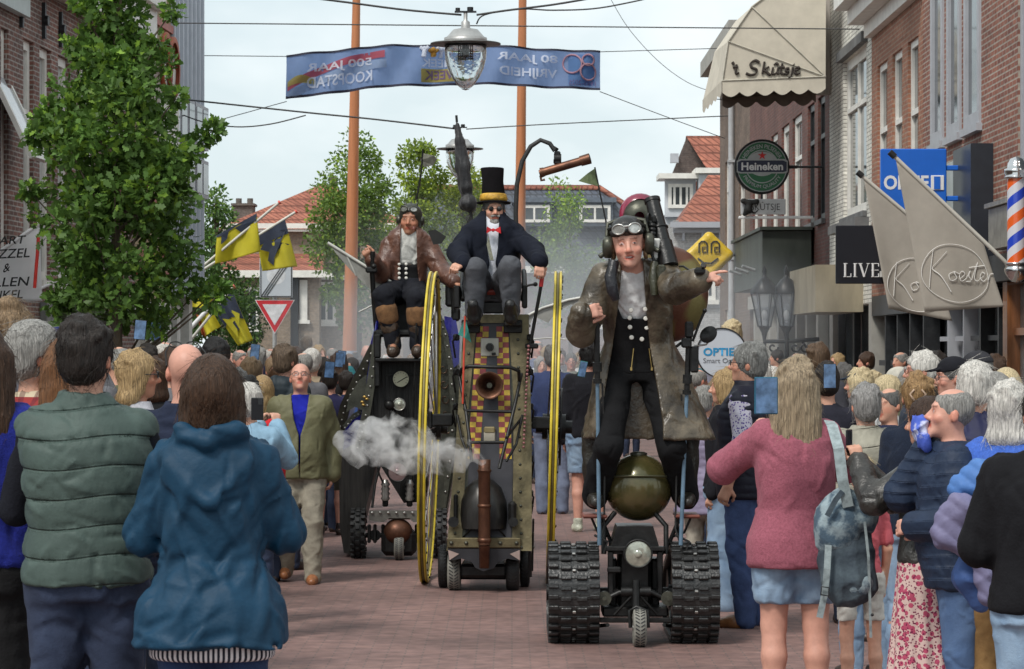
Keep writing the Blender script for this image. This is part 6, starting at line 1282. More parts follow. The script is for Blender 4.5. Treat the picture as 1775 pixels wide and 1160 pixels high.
g_ = G(J1['hip']+V3(-.25,-.3,-.15), J1['hip']+V3(.25,.25,.5), .009); g_.loft(torso_prof(J1, .026, False, 1.0, .86, 1.34), .02); zz_ = g_.ax[2].reshape(1,1,-1); xx_ = g_.ax[0].reshape(-1,1,1); g_.F = np.maximum(g_.F, zz_-(1.17+hz1+np.clip(np.abs(xx_)-.07, 0, 1)*2.2)); g_.wrinkle(.003, 20, 3)
wv = link('waistcoat', g_.mesh('waistcoat'), cloth('cotton', (.010,.010,.011)), o1)
b = MB()
for i, (px, py) in enumerate(((1092,551),(1093,567),(1096,585),(1094,538),(1119,536),(1120,552),(1122,568),(1114,588))):
    p = T1(px, py, 0); p[1] = J1['hip'][1]-J1['lean']*(p[2]-J1['hip'][2])-.163+.03*abs(px-1105)/20; b.lathe([(0,-.006),(.008,-.008),(.012,-.006),(.013,0)], p, (0,1,0), 12)
split(b.build('button', mat('bone_button', (.68,.66,.60), .4, var=.05), wv), 'button')
b = MB()
for px0, px1 in ((1100,1096),(1127,1132)): a, c = T1(px0,604,0), T1(px1,640,0); a[1] = c[1] = J1['hip'][1]-.172; b.tube([a, c], .0035, 5); b.bbox(c, (.012,.006,.02), .002)
split(b.build('zip', mat('brass_zip', (.45,.32,.12), .35, metal=.9), o1), 'zip')
c, M = head_T(J1); hq = lambda x, y, z: Vector(c+M@(V3(x, y, z)*1.12))
g_ = G(c-.3, c+.3, .008); g_.ell(c+M@V3(0,.02,.055), np.array((.102,.122,.105)), .01, M); p0 = c+M@V3(0,0,.062); n_ = M@V3(0,.25,1); n_ /= np.linalg.norm(n_); g_.cut(lambda X, Y, Z: (X-p0[0])*n_[0]+(Y-p0[1])*n_[1]+(Z-p0[2])*n_[2]); g_.ell(c+M@V3(0,.06,.02), (.10,.08,.10), .02, M)
g_.cone(c+M@V3(-.07,-.075,.068), c+M@V3(.07,-.075,.068), .022, .022, .03); g_.cone(c+M@V3(0,-.10,.078), c+M@V3(0,-.09,.07), .02, .02, .02)
hm_ = link('leather_helmet', g_.mesh('leather_helmet'), cloth('leather', (.014,.013,.012)), o1)
g_ = G(c-.3, c+.3, .008); [g_.ell(c+M@V3(s_*.088,.03,-.03), (.016,.045,.06), .03, M) for s_ in (-1,1)]; g_.disp(lambda X, Y, Z: .006*np.sin(60*Z+40*Y)*np.sin(50*X+30*Z)); split(link('side_hair', g_.mesh('side_hair'), hair_mat(HC['light'], 'hair_light'), o1), 'side_hair')
b = MB()
for s_ in (-1,1):
    pts = [hq(s_*.039+.030*cos(a), -.112+abs(s_*.039+.03*cos(a))*.30, .078+.024*sin(a)) for a in np.linspace(0,2*pi,19)[:-1]]; b.tube(pts, .0055, 6, 0, True); b.add([p+Vector((0,-.001,0)) for p in pts], [tuple(range(18))], 1)
b.tube([hq(-.01,-.118,.09),hq(.01,-.118,.09)], .006, 6); b.build('goggles', [STL, mat('goggle_lens', (.45,.45,.43), .1, metal=.6, var=.5, vs=25)], hm_)
b = MB(); b.tube([hq(s_*x_, y_, z_) for s_, x_, y_, z_ in ((-1,.068,-.085,.09),(-1,.09,0,.085),(-1,.06,.09,.08),(1,.06,.09,.08),(1,.09,0,.085),(1,.068,-.085,.09))], .008, 6); b.build('goggle_strap', BLK, hm_)
b = MB()
for s_ in (-1,1): b.lathe([(0,.045),(.035,.043),(.052,.03),(.054,0),(.045,-.01)], hq(s_*.088,.01,-.005), (s_,0,0), 22, sy=1.25); b.cyl(hq(s_*.12,.01,-.03), hq(s_*.145,.0,-.045), .014, n=10)
b.tube([hq(-.10,.01,.05),hq(-.09,.03,.11),hq(0,.04,.135),hq(.09,.03,.11),hq(.10,.01,.05)], .012, 8); b.tube([hq(-.10,0,-.06),hq(-.10,.0,-.12),hq(-.08,.02,-.16)], .006, 6); b.build('ear_defenders', GUN, hm_)
b = MB(); b.tube([tpt(1064,455,-.06), tpt(1058,480,-.10), tpt(1062,505,-.11), tpt(1068,520,-.10)], [.03,.034,.032,.022], 12); b.build('scarf_roll', cloth('leather', (.012,.012,.016)), o1)
b = MB(); b.tube([tpt(1135,455,-.07), tpt(1132,480,-.10), tpt(1135,512,-.11)], [.02,.026,.02], 8); b.bbox(tpt(1146,478,-.10), (.05,.04,.12), .01); b.build('harness_strap', cloth('leather', (.03,.03,.015)), o1)
b = MB(); b.bbox(tpt(1213,470,-.40), (.06,.05,.04), .012); b.cyl(tpt(1220,462,-.42), tpt(1219,459,-.45), .014, n=12); b.tube([tpt(1197,470,-.3), tpt(1185,462,-.25), tpt(1178,462,-.15)], .006, 6); b.build('hand_control', BLK, o1)
# backpack of the driver
bp = empty('backpack_engine', T.root(), 0, 'riveted copper and olive backpack with a black launcher tube on the scooter rider', 'backpack')
t_ = lambda px, py, y: Vector(T(px, py, y))
b = MB(); b.ball(t_(1158,510,.40), (.25,.17,.30), 30); b.build('patchwork_dome', mat('patchwork_metal', (.13,.05,.03), .4, metal=.5, var=.2, vs=3, col2=(.17,.14,.05), thr=(.48,.52), detail=1, bump=.2), bp)
b = MB(); b.lathe([(.10,-.02),(.125,0),(.13,.02),(.11,.10),(.06,.14),(0,.15)], t_(1110,372,.34), (.0,1,.15), 26); b.lathe([(.03,-.05),(.06,-.045),(.075,-.02),(.10,-.018)], t_(1108,374,.34), (0,1,.15), 22, 1); b.build('red_dome', [mat('red_purple_enamel', (.20,.012,.04), .25, var=.7, vs=6, coat=.7, bump=0), GUN], bp)
tb = mat('scuffed_black', (.014,.014,.014), .35, metal=.3, var=.1, vs=10, col2=(.30,.29,.26), thr=(.62,.70), detail=8, bump=.2)
b = MB(); a, c2 = t_(1159,462,.0), t_(1130,345,.16); d_ = (c2-a); b.cyl(a, a+d_*.35, .062, .058, 24); b.cyl(a+d_*.36, a+d_*.55, .050, .048, 24); b.cyl(a+d_*.55, a+d_*.57, .056, .056, 24); b.cyl(a+d_*.57, c2, .047, .044, 24); b.cyl(a+d_*.95, a+d_*1.0, .050, .050, 24); b.cyl(c2, c2+d_*.005, .038, .038, 20, 1); b.build('launcher_tube', [tb, BLK], bp)
b = MB(); b.bbox(t_(1138,432,.02), (.055,.05,.13), .012, 1); [b.bbox(t_(px,py,.05), (w_,.05,h_), .01) for px, py, w_, h_ in ((1128,400,.03,.12),(1124,425,.05,.05),(1133,380,.03,.05),(1147,455,.06,.12),(1122,385,.02,.08))]; [b.lathe([(.012,0),(.022,.01),(.022,.02),(.012,.03)], t_(1131,395+k_*7,.03), (0,0,1), 10) for k_ in range(6)]
b.tube([t_(1124,370,.1),t_(1118,400,.05),t_(1126,430,.0),t_(1140,470,-.02)], .009, 6); b.build('valve_gear', [BLK, mat('white_tank', (.55,.55,.52), .3)], bp)
b = MB(); b.tube([t_(1050,382,.3), t_(1040,335,.3), t_(1031,290,.3)], .005, 6); b.tube([t_(1062,455,.0), t_(1057,425,.1), t_(1050,382,.3)], .006, 6); b.build('pennant_rod', BLK, bp)
b = MB(); b.add([t_(1003,314,.3), t_(1018,301,.28), t_(1031,292,.3), t_(1034,306,.31), t_(1037,323,.3), t_(1020,319,.28)], [(0,1,5),(1,2,3),(1,3,5),(3,4,5)]); o = b.build('green_pennant', mat('worn_green_cloth', (.10,.13,.06), .9, var=.5, vs=14), bp); s_ = o.modifiers.new('t','SOLIDIFY'); s_.thickness = .005
# boots of driver
g_ = G(J1['aR']+V3(-.2,-.3,-.2), J1['aL']+V3(.2,.3,.4), .01)
for s_ in 'LR': g_.chain([J1['a'+s_]+V3(0,0,.30), J1['a'+s_]+V3(0,0,.12), J1['a'+s_]+V3(0,0,-.03)], [.078,.068,.055], .02); g_.cone(J1['a'+s_]+V3(0,0,-.045), J1['a'+s_]+V3(0,-.15,-.055), .05, .042, .02)
g_.wrinkle(.006, 34, 4); g_.cutz(J1['aR'][2]-.092); split(link('boot', g_.mesh('boot'), cloth('leather', (.018,.016,.012)), o1), 'boot')
# 2. top hat gentleman
Q2 = Rig(845, 20.98); q2 = lambda px, py, y: Q2(px, py, y)
J2 = pose(hip=q2(851,497,.48), hL=q2(872,500,.46), hR=q2(830,500,.46), kL=q2(884,463,.02), kR=q2(824,465,.02), aL=q2(886,531,.10), aR=q2(822,533,.08), sL=q2(889,408,.42), sR=q2(817,410,.42), neck=q2(854,396,.42), head=q2(856,365,.40),
   eL=q2(925,436,.22), wL=q2(935,452,.02), eR=q2(793,438,.25), wR=q2(803,457,.02), hdL=(.0,-.5,-.8), huL=(.2,-1,.4), hdR=(-.35,-.45,-.15), huR=(.1,-.5,.9), thumbR=1, thumbL=-1, curlR=.75, curlL=.5, hrot=(.02,0,.12))
o2 = person('bearded man in tall top hat, black tailcoat and red bow tie on the tall machine', 845, 0, 20.98, 0, j=J2, scale=1, hair=('crop','dgrey'), tone='fair', h=.0085, beard=(.62,.66,.68), shoes=None, fat=1.12,
  t=dict(kind='cotton', col=(.008,.010,.018), name='tailcoat', z0=.88, mg=.034, wr=.004, seed=8, sr=1.1, belly=.04, opening=dict(w=[(.8,.10),(.98,.045),(1.10,.022),(1.22,.040),(1.40,.048),(1.5,.05)])),
  inner=dict(col=(.66,.68,.74), z0=.95, mg=.0, wr=.0, sleeve=0, belly=.03, collar=.03), b=dict(fab='cotton', col=(.075,.078,.088), mg=.022, wr=.006))
b = MB(); t2 = lambda px, py, y: Vector(q2(px, py, y))
yb_ = .24; b.add([t2(855,399,yb_), t2(845,393,yb_-.01), t2(844,404,yb_-.01)], [(0,1,2)]); b.add([t2(855,399,yb_), t2(867,393,yb_-.01), t2(868,405,yb_-.01)], [(0,1,2)]); b.bbox(t2(855,399,yb_-.01), (.022,.02,.025), .005); o = b.build('bow_tie', mat('red_satin', (.50,.01,.015), .4), o2); s_ = o.modifiers.new('t','SOLIDIFY'); s_.thickness = .02
b = MB(); yb_ = .205; b.add([t2(847,410,yb_+.03), t2(856,452,yb_-.02), t2(850,452,yb_-.02), t2(844,425,yb_+.02)], [(0,1,2,3)]); o = b.build('waistcoat', mat('tweed_waistcoat', (.16,.16,.12), .9, var=.4, vs=60), o2); s_ = o.modifiers.new('t','SOLIDIFY'); s_.thickness = .01
c, M = head_T(J2); hq = lambda x, y, z: Vector(c+M@V3(x, y, z)); ax = Vector(M@V3(-.035,.03,1))
b = MB(); b.lathe([(.085,.0),(.128,-.006),(.132,.0),(.125,.006),(.092,.012),(.090,.05),(.080,.16),(.088,.255),(.086,.262),(0,.262)], hq(0,.01,.058), ax, 30, sy=1.0); hat = b.build('top_hat', mat('black_felt', (.006,.005,.006), .95, spec=.15, var=.3, vs=9, bump=.2), o2)
b = MB(); b.lathe([(.094,.010),(.102,.014),(.106,.028),(.101,.05),(.098,.062),(.090,.066)], hq(0,.01,.060), ax, 30); b.build('hat_band', mat('yellow_silk', (.48,.27,.03), .5, var=.4, vs=16, bump=.8, bs=30), hat)
b = MB(); [b.lathe([(0,-.004),(.016,-.003),(.019,0),(.019,.003)], hq(s_*.030,-.108+.01,.006), M@V3(s_*.25,1,0), 16) for s_ in (-1,1)]; b.tube([hq(-.046,-.095,.008), hq(-.08,-.02,.01)], .002, 5); b.tube([hq(.046,-.095,.008), hq(.08,-.02,.01)], .002, 5); b.tube([hq(-.014,-.105,.008), hq(.014,-.105,.008)], .002, 5); b.build('round_sunglasses', BLK, o2)
g_ = G(c-.2, c+.2, .007); g_.ell(c+M@V3(0,-.050,-.090), (.047,.046,.036), .01, M); g_.cone(c+M@V3(-.03,-.10,-.048), c+M@V3(.03,-.10,-.048), .008, .008, .01); g_.ell(c+M@V3(0,-.112,-.066), (.022,.02,.006), .004, M, 's'); g_.disp(lambda X, Y, Z: .003*np.sin(130*X+60*Z)*np.sin(110*Z)); link('beard', g_.mesh('beard'), hair_mat(HC['grey'], 'hair_grey'), o2)
g_ = G(q2(822,560,-.1)-.25, q2(888,520,.3)+.25, .009)
for s_, px in (('L',886),('R',822)): g_.chain([J2['a'+s_]+V3(0,0,.03), q2(px,540,.04), q2(px,552,-.04)], [.05,.052,.046], .02); g_.cone(q2(px,552,-.02), q2(px-2,528,-.10), .046, .040, .02)
split(link('black_shoe', g_.mesh('black_shoe'), cloth('leather', (.010,.010,.010)), o2), 'black_shoe')
# umbrella stowed on the seat back
um = empty('closed_umbrella', Q.root(), 0, 'closed black umbrella standing upright behind the top hat man', 'umbrella'); u_ = lambda px, py: Vector(Q(px, py, .9))
g_ = G(Q(780,420,.9)-.15, Q(840,200,.9)+.15, .011); ups = [(792,208),(797,245),(802,290),(807,325),(811,345)]; g_.chain([V3(*u_(*p)) for p in ups], [.012,.045,.062,.058,.030], .02); g_.chain([V3(*u_(*p)) for p in ((811,343),(812,352),(816,368))], [.028,.075,.018], .02); ax_, ay_, az_ = (g_.ax[0].reshape(-1,1,1), g_.ax[1].reshape(1,-1,1), g_.ax[2].reshape(1,1,-1)); cx_ = np.interp(az_.ravel(), [Q(1,345,.9)[2], Q(1,208,.9)[2]], [Q(811,1,.9)[0], Q(792,1,.9)[0]]).reshape(1,1,-1); g_.F += (.010*np.abs(np.sin(3.5*np.arctan2(ax_-cx_, ay_-.9)+5*az_))).astype(np.float32); g_.wrinkle(.006, 40, 7, np.array((1.3,1.3,.35))); link('canopy', g_.mesh('canopy'), mat('umbrella_cloth', (.012,.012,.014), .6, sheen=.2, var=.3, bump=.3), um)
b = MB(); b.tube([u_(791,200), u_(792,212)], .010, 6); b.tube([u_(815,362), u_(820,405), u_(822,440)], .012, 6); split(b.build('shaft', BLK, um), 'shaft')
# 3. leather jacket rider
W3 = Rig(690, 24.2); q3 = lambda px, py, y: W3(px, py, y)
J3 = pose(hip=q3(702,500,.55), hL=q3(718,503,.52), hR=q3(686,503,.52), kL=q3(722,517,.06), kR=q3(664,512,.05), aL=q3(724,592,.10), aR=q3(682,592,.10), sL=q3(743,430,.50), sR=q3(677,430,.50), neck=q3(709,416,.50), head=q3(711,382,.46),
   eL=q3(765,470,.40), wL=q3(786,488,.22), eR=q3(660,474,.38), wR=q3(645,450,.18), hdL=(.5,-.5,-.3), huL=(.2,-.2,1), hdR=(-.25,-.3,.3), huR=(-.3,-1,.2), curlR=.95, curlL=.7, thumbR=1, hrot=(-.02,.06,-.12))
o3 = person('rider in a leather flying helmet and brown leather jacket on the rear machine', 690, 0, 24.2, 0, j=J3, scale=1, hair=None, tone='tan', h=.009, hs=1.12, shoes=None,
  t=dict(kind='leather', col=(.060,.024,.016), col2=(.16,.075,.05), name='leather_jacket', z0=.90, mg=.030, wr=.008, seed=12, sr=1.25, fr=30, collar=.0, opening=dict(w=[(.8,.11),(1.1,.075),(1.4,.068),(1.5,.06)])),
  inner=dict(col=(.50,.50,.47), z0=1.12, mg=.004, wr=.002, sleeve=0, collar=.02), b=dict(fab='cotton', col=(.012,.013,.018), mg=.026, wr=.008))
g_ = G(J3['hip']+V3(-.25,-.3,-.1), J3['hip']+V3(.25,.25,.4), .01); g_.loft(torso_prof(J3, .015, False, 1.0, .93, 1.13), .02); wv = link('waistcoat', g_.mesh('waistcoat'), cloth('cotton', (.010,.010,.011)), o3)
b = MB(); [b.lathe([(0,-.006),(.010,-.008),(.014,0)], V3(q3(px, py, .4)[0], J3['hip'][1]-J3['lean']*(q3(px, py, .4)[2]-J3['hip'][2])-.136, q3(px, py, .4)[2]), (0,1,0), 10) for px in (692,704) for py in (458,466,474,482)]; split(b.build('button', _mats['bone_button'], wv), 'button')
c, M = head_T(J3); hq = lambda x, y, z: Vector(c+M@(V3(x, y, z)*1.08))
g_ = G(c-.3, c+.26, .009); g_.ell(c+M@V3(0,.02,.045), (.100,.118,.105), .01, M); g_.ell(c+M@V3(0,-.10,-.05), (.066,.09,.118), .012, M, 's'); [g_.cone(c+M@V3(s_*.09,0,.0), c+M@V3(s_*.085,-.01,-.17), .022, .012, .02) for s_ in (-1,1)]
[g_.cone(c+M@V3(s_*.05,.0,.14), c+M@V3(s_*.055,.0,.165), .012, .005, .01) for s_ in (-1,0,1)]; hm_ = link('leather_helmet', g_.mesh('leather_helmet'), cloth('leather', (.030,.032,.024)), o3)
b = MB()
for s_ in (-1,1):
    pts = [hq(s_*.039+.030*cos(a), -.108+abs(s_*.039+.03*cos(a))*.30, .088+.022*sin(a)) for a in np.linspace(0,2*pi,15)[:-1]]; b.tube(pts, .006, 6, 0, True); b.add(pts, [tuple(range(14))], 1); b.lathe([(0,.03),(.03,.028),(.04,.01),(.04,0)], hq(s_*.088,.01,.0), (s_,0,0), 16, 0)
b.build('goggles', [GUN, _mats['goggle_lens']], hm_)
b = MB(); b.tube([hq(.015,-.10,-.06), hq(.04,-.15,-.068), hq(.06,-.175,-.075)], .006, 6); b.lathe([(.014,0),(.017,.03),(.013,.03)], hq(.062,-.178,-.078), (0,0,1), 10); b.build('pipe', _mats['redwood_board'], o3)
g_ = G(q3(660,640,-.1)-.3, q3(730,530,.4)+.3, .010)
for s_ in 'LR':
    a = J3['a'+s_]; kn = J3['k'+s_]; g_.chain([a+(kn-a)*.62, a+(kn-a)*.3, a, a+V3(0,0,-.07)], [.080,.072,.062,.058], .02); g_.cone(a+V3(0,0,-.08), a+V3(0,-.15,-.09), .055, .05, .02)
g_.wrinkle(.007, 34, 4); split(link('boot', g_.mesh('boot'), cloth('leather', (.028,.018,.012), col2=(.07,.045,.03)), o3), 'boot')
g_ = G(q3(660,640,-.1)-.3, q3(730,530,.4)+.3, .010)
for s_ in 'LR': a = J3['a'+s_]; kn = J3['k'+s_]; g_.cone(a+(kn-a)*.52, a+(kn-a)*.68, .090, .094, .01)
split(link('boot_cuff', g_.mesh('boot_cuff'), mat('tan_sheepskin', (.17,.085,.035), .95, var=.3, vs=30), o3), 'boot_cuff')
b = MB(); b.tube([Vector(q3(*p)) for p in ((646,436,.12),(645,470,.14),(648,520,.2),(655,600,.2))], .022, 8); b.bbox(q3(644,468,.1), (.10,.06,.05), .012); b.ball(q3(648,462,.08), .025, 8); b.build('steering_stick', BLK, r3)
b = MB(); b.bbox(q3(782,510,.3), (.10,.12,.22), .02); b.tube([Vector(q3(*p)) for p in ((783,478,.2),(784,500,.22),(786,540,.25))], .018, 8); b.bbox(q3(790,545,.3),(.08,.1,.12),.02); b.build('control_box', BLK, r3)
# ------------------------------------------------------------ spectators in front
PI = pi
JEAN = dict(fab='denim', col=(.011,.018,.042), col2=(.026,.040,.082)); LJEAN = dict(fab='denim', col=(.14,.22,.34), col2=(.27,.37,.49)); MJEAN = dict(fab='denim', col=(.045,.09,.20), col2=(.10,.17,.31))
SKB = quilted('nylon', (.058,.086,.076), 'body_warmer_nylon', .098, .875)
ov = person('dark haired man seen from behind in a quilted grey green body warmer and navy jeans', 150, 556, 10.3, PI+.12, j=pose(lean=0, hrot=(.05,.0,-.35), reachL=(.12,-.32,1.22), reachR=(-.20,-.30,1.15)), hair=('short','dark'), h=.009, fat=1.03, hv=1.12, gh=.0085,
  t=dict(m=SKB, name='body_warmer', z0=.875, mg=.036, sleeve=0, puff=.017, pp=.098, wr=.006, fr=17, seed=31, cr=(200, .010, .009, (.05,.18)), collar=.05, belly=.02), inner=dict(col=(.008,.009,.014), name='t_shirt', z0=.95, mg=.012, sleeve=.52, wr=.004), b=dict(JEAN, mg=.022, wr=.007))
person_j = lambda *a, **k: person(*a, **k)
def hooded(g):
    n = j_['neck']; g.ell(n+V3(.0,.085,-.075), (.175,.060,.135), .03, (.25,0,0)); g.chain([n+V3(-.13,.0,-.02), n+V3(-.09,.10,.035), n+V3(.0,.135,.01), n+V3(.09,.10,.035), n+V3(.13,.0,-.02)], [.026,.034,.036,.034,.026], .025)
    g.cone(n+V3(-.14,.10,-.06), n+V3(-.02,.155,-.20), .022, .026, .02); g.cone(n+V3(.15,.10,-.06), n+V3(.0,.155,-.20), .022, .026, .02)
j_ = pose(True, reachL=(.10,-.30,1.20), reachR=(-.10,-.30,1.20), hintL=(.8,.5,-1), hintR=(-.8,.5,-1), hrot=(.30,0,.1))
ow = person('long haired woman seen from behind in a teal blue hooded rain jacket', 368, 617, 9.9, PI, True, j=j_, hair=('sleek','brown'), h=.009, fat=1.08, hv=1.12, gh=.0085, hh=.007,
  t=dict(kind='nylon', col=(.004,.036,.076), name='rain_jacket', z0=.765, mg=.030, sr=1.2, wr=.010, fr=15, seed=41, flare=.060, cr=(190, .019, .015, (.12,.42)), fn=hooded, cuff=.05),
  inner=dict(m=None, col=(.5,.5,.5), name='striped_shirt', z0=.715, mg=.020, sleeve=0, wr=.0, flare=.012, neckz=.90), b=dict(fab='denim', col=(.012,.030,.090), mg=.018))
st = cloth('cotton', (.5,.5,.51), 'striped_fabric'); x_, y_, z_ = coords(st); s_ = math_(st, 'GREATER_THAN', math_(st, 'SINE', math_(st, 'MULTIPLY', math_(st, 'ARCTAN2', x_, y_), 62.0)), 0.0); nodes_of(st)[3](mixc(st, (.02,.02,.03), (.62,.58,.60), s_), nodes_of(st)[1].inputs['Base Color'])
for c_ in ow.children:
    if c_.name.startswith('striped'): c_.data.materials.clear(); c_.data.materials.append(st)
person('woman in a royal blue fleece with straight brown hair at the left edge', -12, 560, 10.6, PI, True, hair=('long','brown'), h=.011, hv=1.35, fat=1.0, t=dict(kind='knit', col=(.016,.024,.21), name='fleece', z0=.915, mg=.035, sr=1.2, wr=.007, fr=16), b=dict(fab='cotton', col=(.012,.012,.013), mg=.02), loc=(GX(-40,10.6), 10.6, 0), shoes=None)
# woman in the maroon sweater with a denim backpack
jm = pose(True, reachR=(-.20,-.36,1.36), reachL=(.20,-.36,1.30), hintL=(.9,.6,-1), hintR=(1,.2,-1), hintR2=0, hrot=(.05,0,.15)); jm = pose(True, reachL=(.16,-.34,1.36), reachR=(-.12,-.36,1.40), hintL=(1.1,.1,-.9), hintR=(-.9,.3,-1), hrot=(.0,0,-.1), hdL=(-.2,-.2,1), hdR=(.2,-.2,1))
om = person('woman with wispy blond ponytail in a maroon sweater and denim shorts seen from behind', 1378, 625, 13.4, PI+.05, True, j=jm, hair=('longpony','light'), hm=hair_mat((.34,.26,.17), 'hair_ash_blond'), h=.009, fat=1.08, lm=1.08, hv=1.18, gh=.009, hh=.007, tone='pink',
  t=dict(kind='knit', col=(.31,.095,.13), name='sweater', z0=.775, mg=.030, sr=1.2, wr=.007, fr=17, seed=51, flare=.02, neckz=1.47), b=dict(LJEAN, kind='shorts', shortz=.605, mg=.022, wr=.004))
bk = empty('backpack', (GX(1462,13.2), 13.12, 0), 0, 'acid washed denim backpack hanging from the shoulder of the maroon sweater woman', 'backpack'); DN = mat('acid_denim', (.06,.10,.14), .9, var=.3, vs=16, col2=(.26,.33,.36), thr=(.42,.58), detail=10, bump=.4, bs=120); DD = mat('dark_denim', (.02,.03,.045), .9, var=.5, vs=10, col2=(.08,.11,.13), bump=.3, bs=90); CRM = mat('denim_strap', (.25,.30,.31), .9, var=.4, vs=25)
bz = lambda px, py, y=0: V3(GX(px,13.2)-GX(1462,13.2), y, GZ(py,13.2))
g_ = G((-.26,-.26,.5), (.22,.2,1.25), .008); g_.ell(bz(1462,965), (.135,.095,.20), .02); g_.ell(bz(1468,1005,-.03), (.13,.09,.12), .03); g_.wrinkle(.009, 30, 3); link('bag', g_.mesh('bag'), DD, bk)
g_ = G((-.26,-.26,.5), (.22,.2,1.25), .008); g_.ell(bz(1452,905,-.01), (.12,.105,.17), .02, (0,.25,0)); g_.ell(bz(1495,890,.0), (.07,.08,.10), .03); g_.wrinkle(.008, 30, 6); link('flap', g_.mesh('flap'), DN, bk)
g_ = G((-.26,-.26,.5), (.22,.2,1.25), .008); g_.ell(bz(1478,1008,-.07), (.075,.05,.065), .02); g_.wrinkle(.006, 34, 9); link('pocket', g_.mesh('pocket'), DN, bk)
def strap(name, pts, w_, m, par, th=.006):
    b = MB(); vs = []; n = len(pts)
    for i, p in enumerate(pts):
        p = Vector(p); a = Vector(pts[max(i-1,0)]); c_ = Vector(pts[min(i+1,n-1)]); t = (c_-a).normalized(); s_ = t.cross(Vector((0,1,0))).normalized()*w_/2; o_ = Vector((0,th/2,0)); vs += [p+s_-o_, p-s_-o_, p-s_+o_, p+s_+o_]
    b.add(vs, [(i*4+k, i*4+(k+1)%4, (i+1)*4+(k+1)%4, (i+1)*4+k) for i in range(n-1) for k in range(4)]+[(3,2,1,0),tuple((n-1)*4+k for k in range(4))]); return b.build(name, m, par)
strap('shoulder_strap', [bz(1441,730,.18), bz(1440,737,.02), bz(1446,775,-.10), bz(1452,830,-.12), bz(1462,875,-.11)], .05, CRM, bk); strap('dangling_strap', [bz(1428,940,-.11), bz(1425,980,-.13), bz(1422,1020,-.12), bz(1413,1064,-.11)], .030, CRM, bk); strap('dangling_strap', [bz(1490,900,-.11), bz(1496,960,-.12), bz(1500,1040,-.09), bz(1503,1100,-.06)], .012, CRM, bk)
strap('buckle_strap', [bz(1425,890,-.13), bz(1440,862,-.13), bz(1452,848,-.12)], .025, DD, bk); b = MB(); b.ball(bz(1504,1060,-.09), .008, 6); b.tube([bz(1415,1010,-.14), bz(1428,1012,-.14), bz(1427,1026,-.14), bz(1414,1024,-.14)], .004, 5, closed=True); b.build('buckle', DARKM, bk)
phone('large phone in a teal cover held up beside the maroon sweater woman', P(1328, 686, 12.95), .15, 0, 0, mat('teal_case', (.01,.09,.15), .35, var=.2), .11, .17)
FLO = cloth('cotton', (.5,.5,.5), 'lilac_floral'); t_, p_, N_, L_ = nodes_of(FLO)
def dotty(m, ca, cb, sc, thr=.35, cc=None):
    t, p, N, L = nodes_of(m); v = N('ShaderNodeTexVoronoi'); v.inputs['Scale'].default_value = sc; c = N('ShaderNodeTexCoord'); L(c.outputs['Object'], v.inputs['Vector']); f = math_(m, 'LESS_THAN', v.outputs['Distance'], thr); o = mixc(m, ca, cb, f)
    if cc:
        v2 = N('ShaderNodeTexVoronoi'); v2.inputs['Scale'].default_value = sc*2.1; L(c.outputs['Object'], v2.inputs['Vector']); o = mixc(m, o, cc, math_(m, 'LESS_THAN', v2.outputs['Distance'], thr*.75))
    L(o, p.inputs['Base Color']); return o
dotty(FLO, (.55,.52,.60), (.10,.06,.25), 60)
person('grey haired man in glasses, navy quilted gilet and floral shirt', 1292, 597, 18.4, -PI/2-.35, j=pose(reachL=(.25,-.04,.89), reachR=(-.25,-.04,.89), lean=-.02, hrot=(.1,0,.15)), hair=('short','dgrey'), hm=hair_mat((.22,.22,.21), 'hair_steel'), h=.010, hv=1.15, fat=1.08, t=dict(kind='nylon', col=(.010,.011,.022), name='gilet', z0=.80, mg=.040, sleeve=0, wr=.006, collar=.07, seed=5, puff=.005, pp=.05),
  inner=dict(m=FLO, col=(0,0,0), z0=.9, mg=.016, sleeve=.75, wr=.005, sr=1.1), b=dict(fab='cotton', col=(.055,.085,.19), mg=.022), shoes=(.18,.075,.028), glass=(.03,.03,.03))
person('blond woman in black jacket and wide pale jeans beside the gilet man', 1256, 642, 19.6, -PI/2-.2, True, hair=('bob','blond'), h=.011, t=dict(col=(.012,.012,.016), z0=.86, mg=.03), b=dict(LJEAN, mg=.03, flare=.02, wr=.008))
person('grey haired woman in a lilac quilted coat behind the tracks of the scooter', 1222, 672, 21.2, PI-.5, True, hair=('short','grey'), h=.011, fat=1.15, t=dict(kind='nylon', col=(.22,.19,.28), name='quilted_coat', z0=.66, mg=.035, wr=.006, puff=.008, pp=.06, flare=.03), b=dict(fab='cotton', col=(.33,.30,.25), mg=.02))
# right hand group
person('grey haired person in a beige padded jacket seen from behind', 1500, 668, 15.6, PI+.35, j=pose(hrot=(.1,0,-.2)), hair=('short','grey'), hm=hair_mat((.30,.29,.28), 'hair_pepper'), h=.010, fat=1.1, t=dict(m=quilted('nylon', (.30,.285,.23), 'beige_padding', .11, .84), name='padded_jacket', z0=.84, mg=.045, puff=.010, pp=.11, wr=.007, collar=.05, sr=1.3), b=dict(LJEAN, mg=.02))
person('boy with cropped brown hair raised above the crowd near the lanterns', 1420, 597, 23.5, PI-.5, hair=('short','brown'), hm=hair_mat((.12,.075,.045), 'hair_midbrown'), h=.012, t=dict(col=(.05,.05,.06)), b=JEAN)
person('dark haired person filming with a phone behind the blond ponytail', 1432, 632, 18.6, PI+.1, j=raised(z=1.50, x=.07), hair=('short','dark'), h=.012, t=dict(col=(.02,.02,.03)), b=JEAN); phone('phone in a dark cover held above the maroon sweater woman', P(1438,652,18.2), .1, 0, 0, PHB, .085, .16)
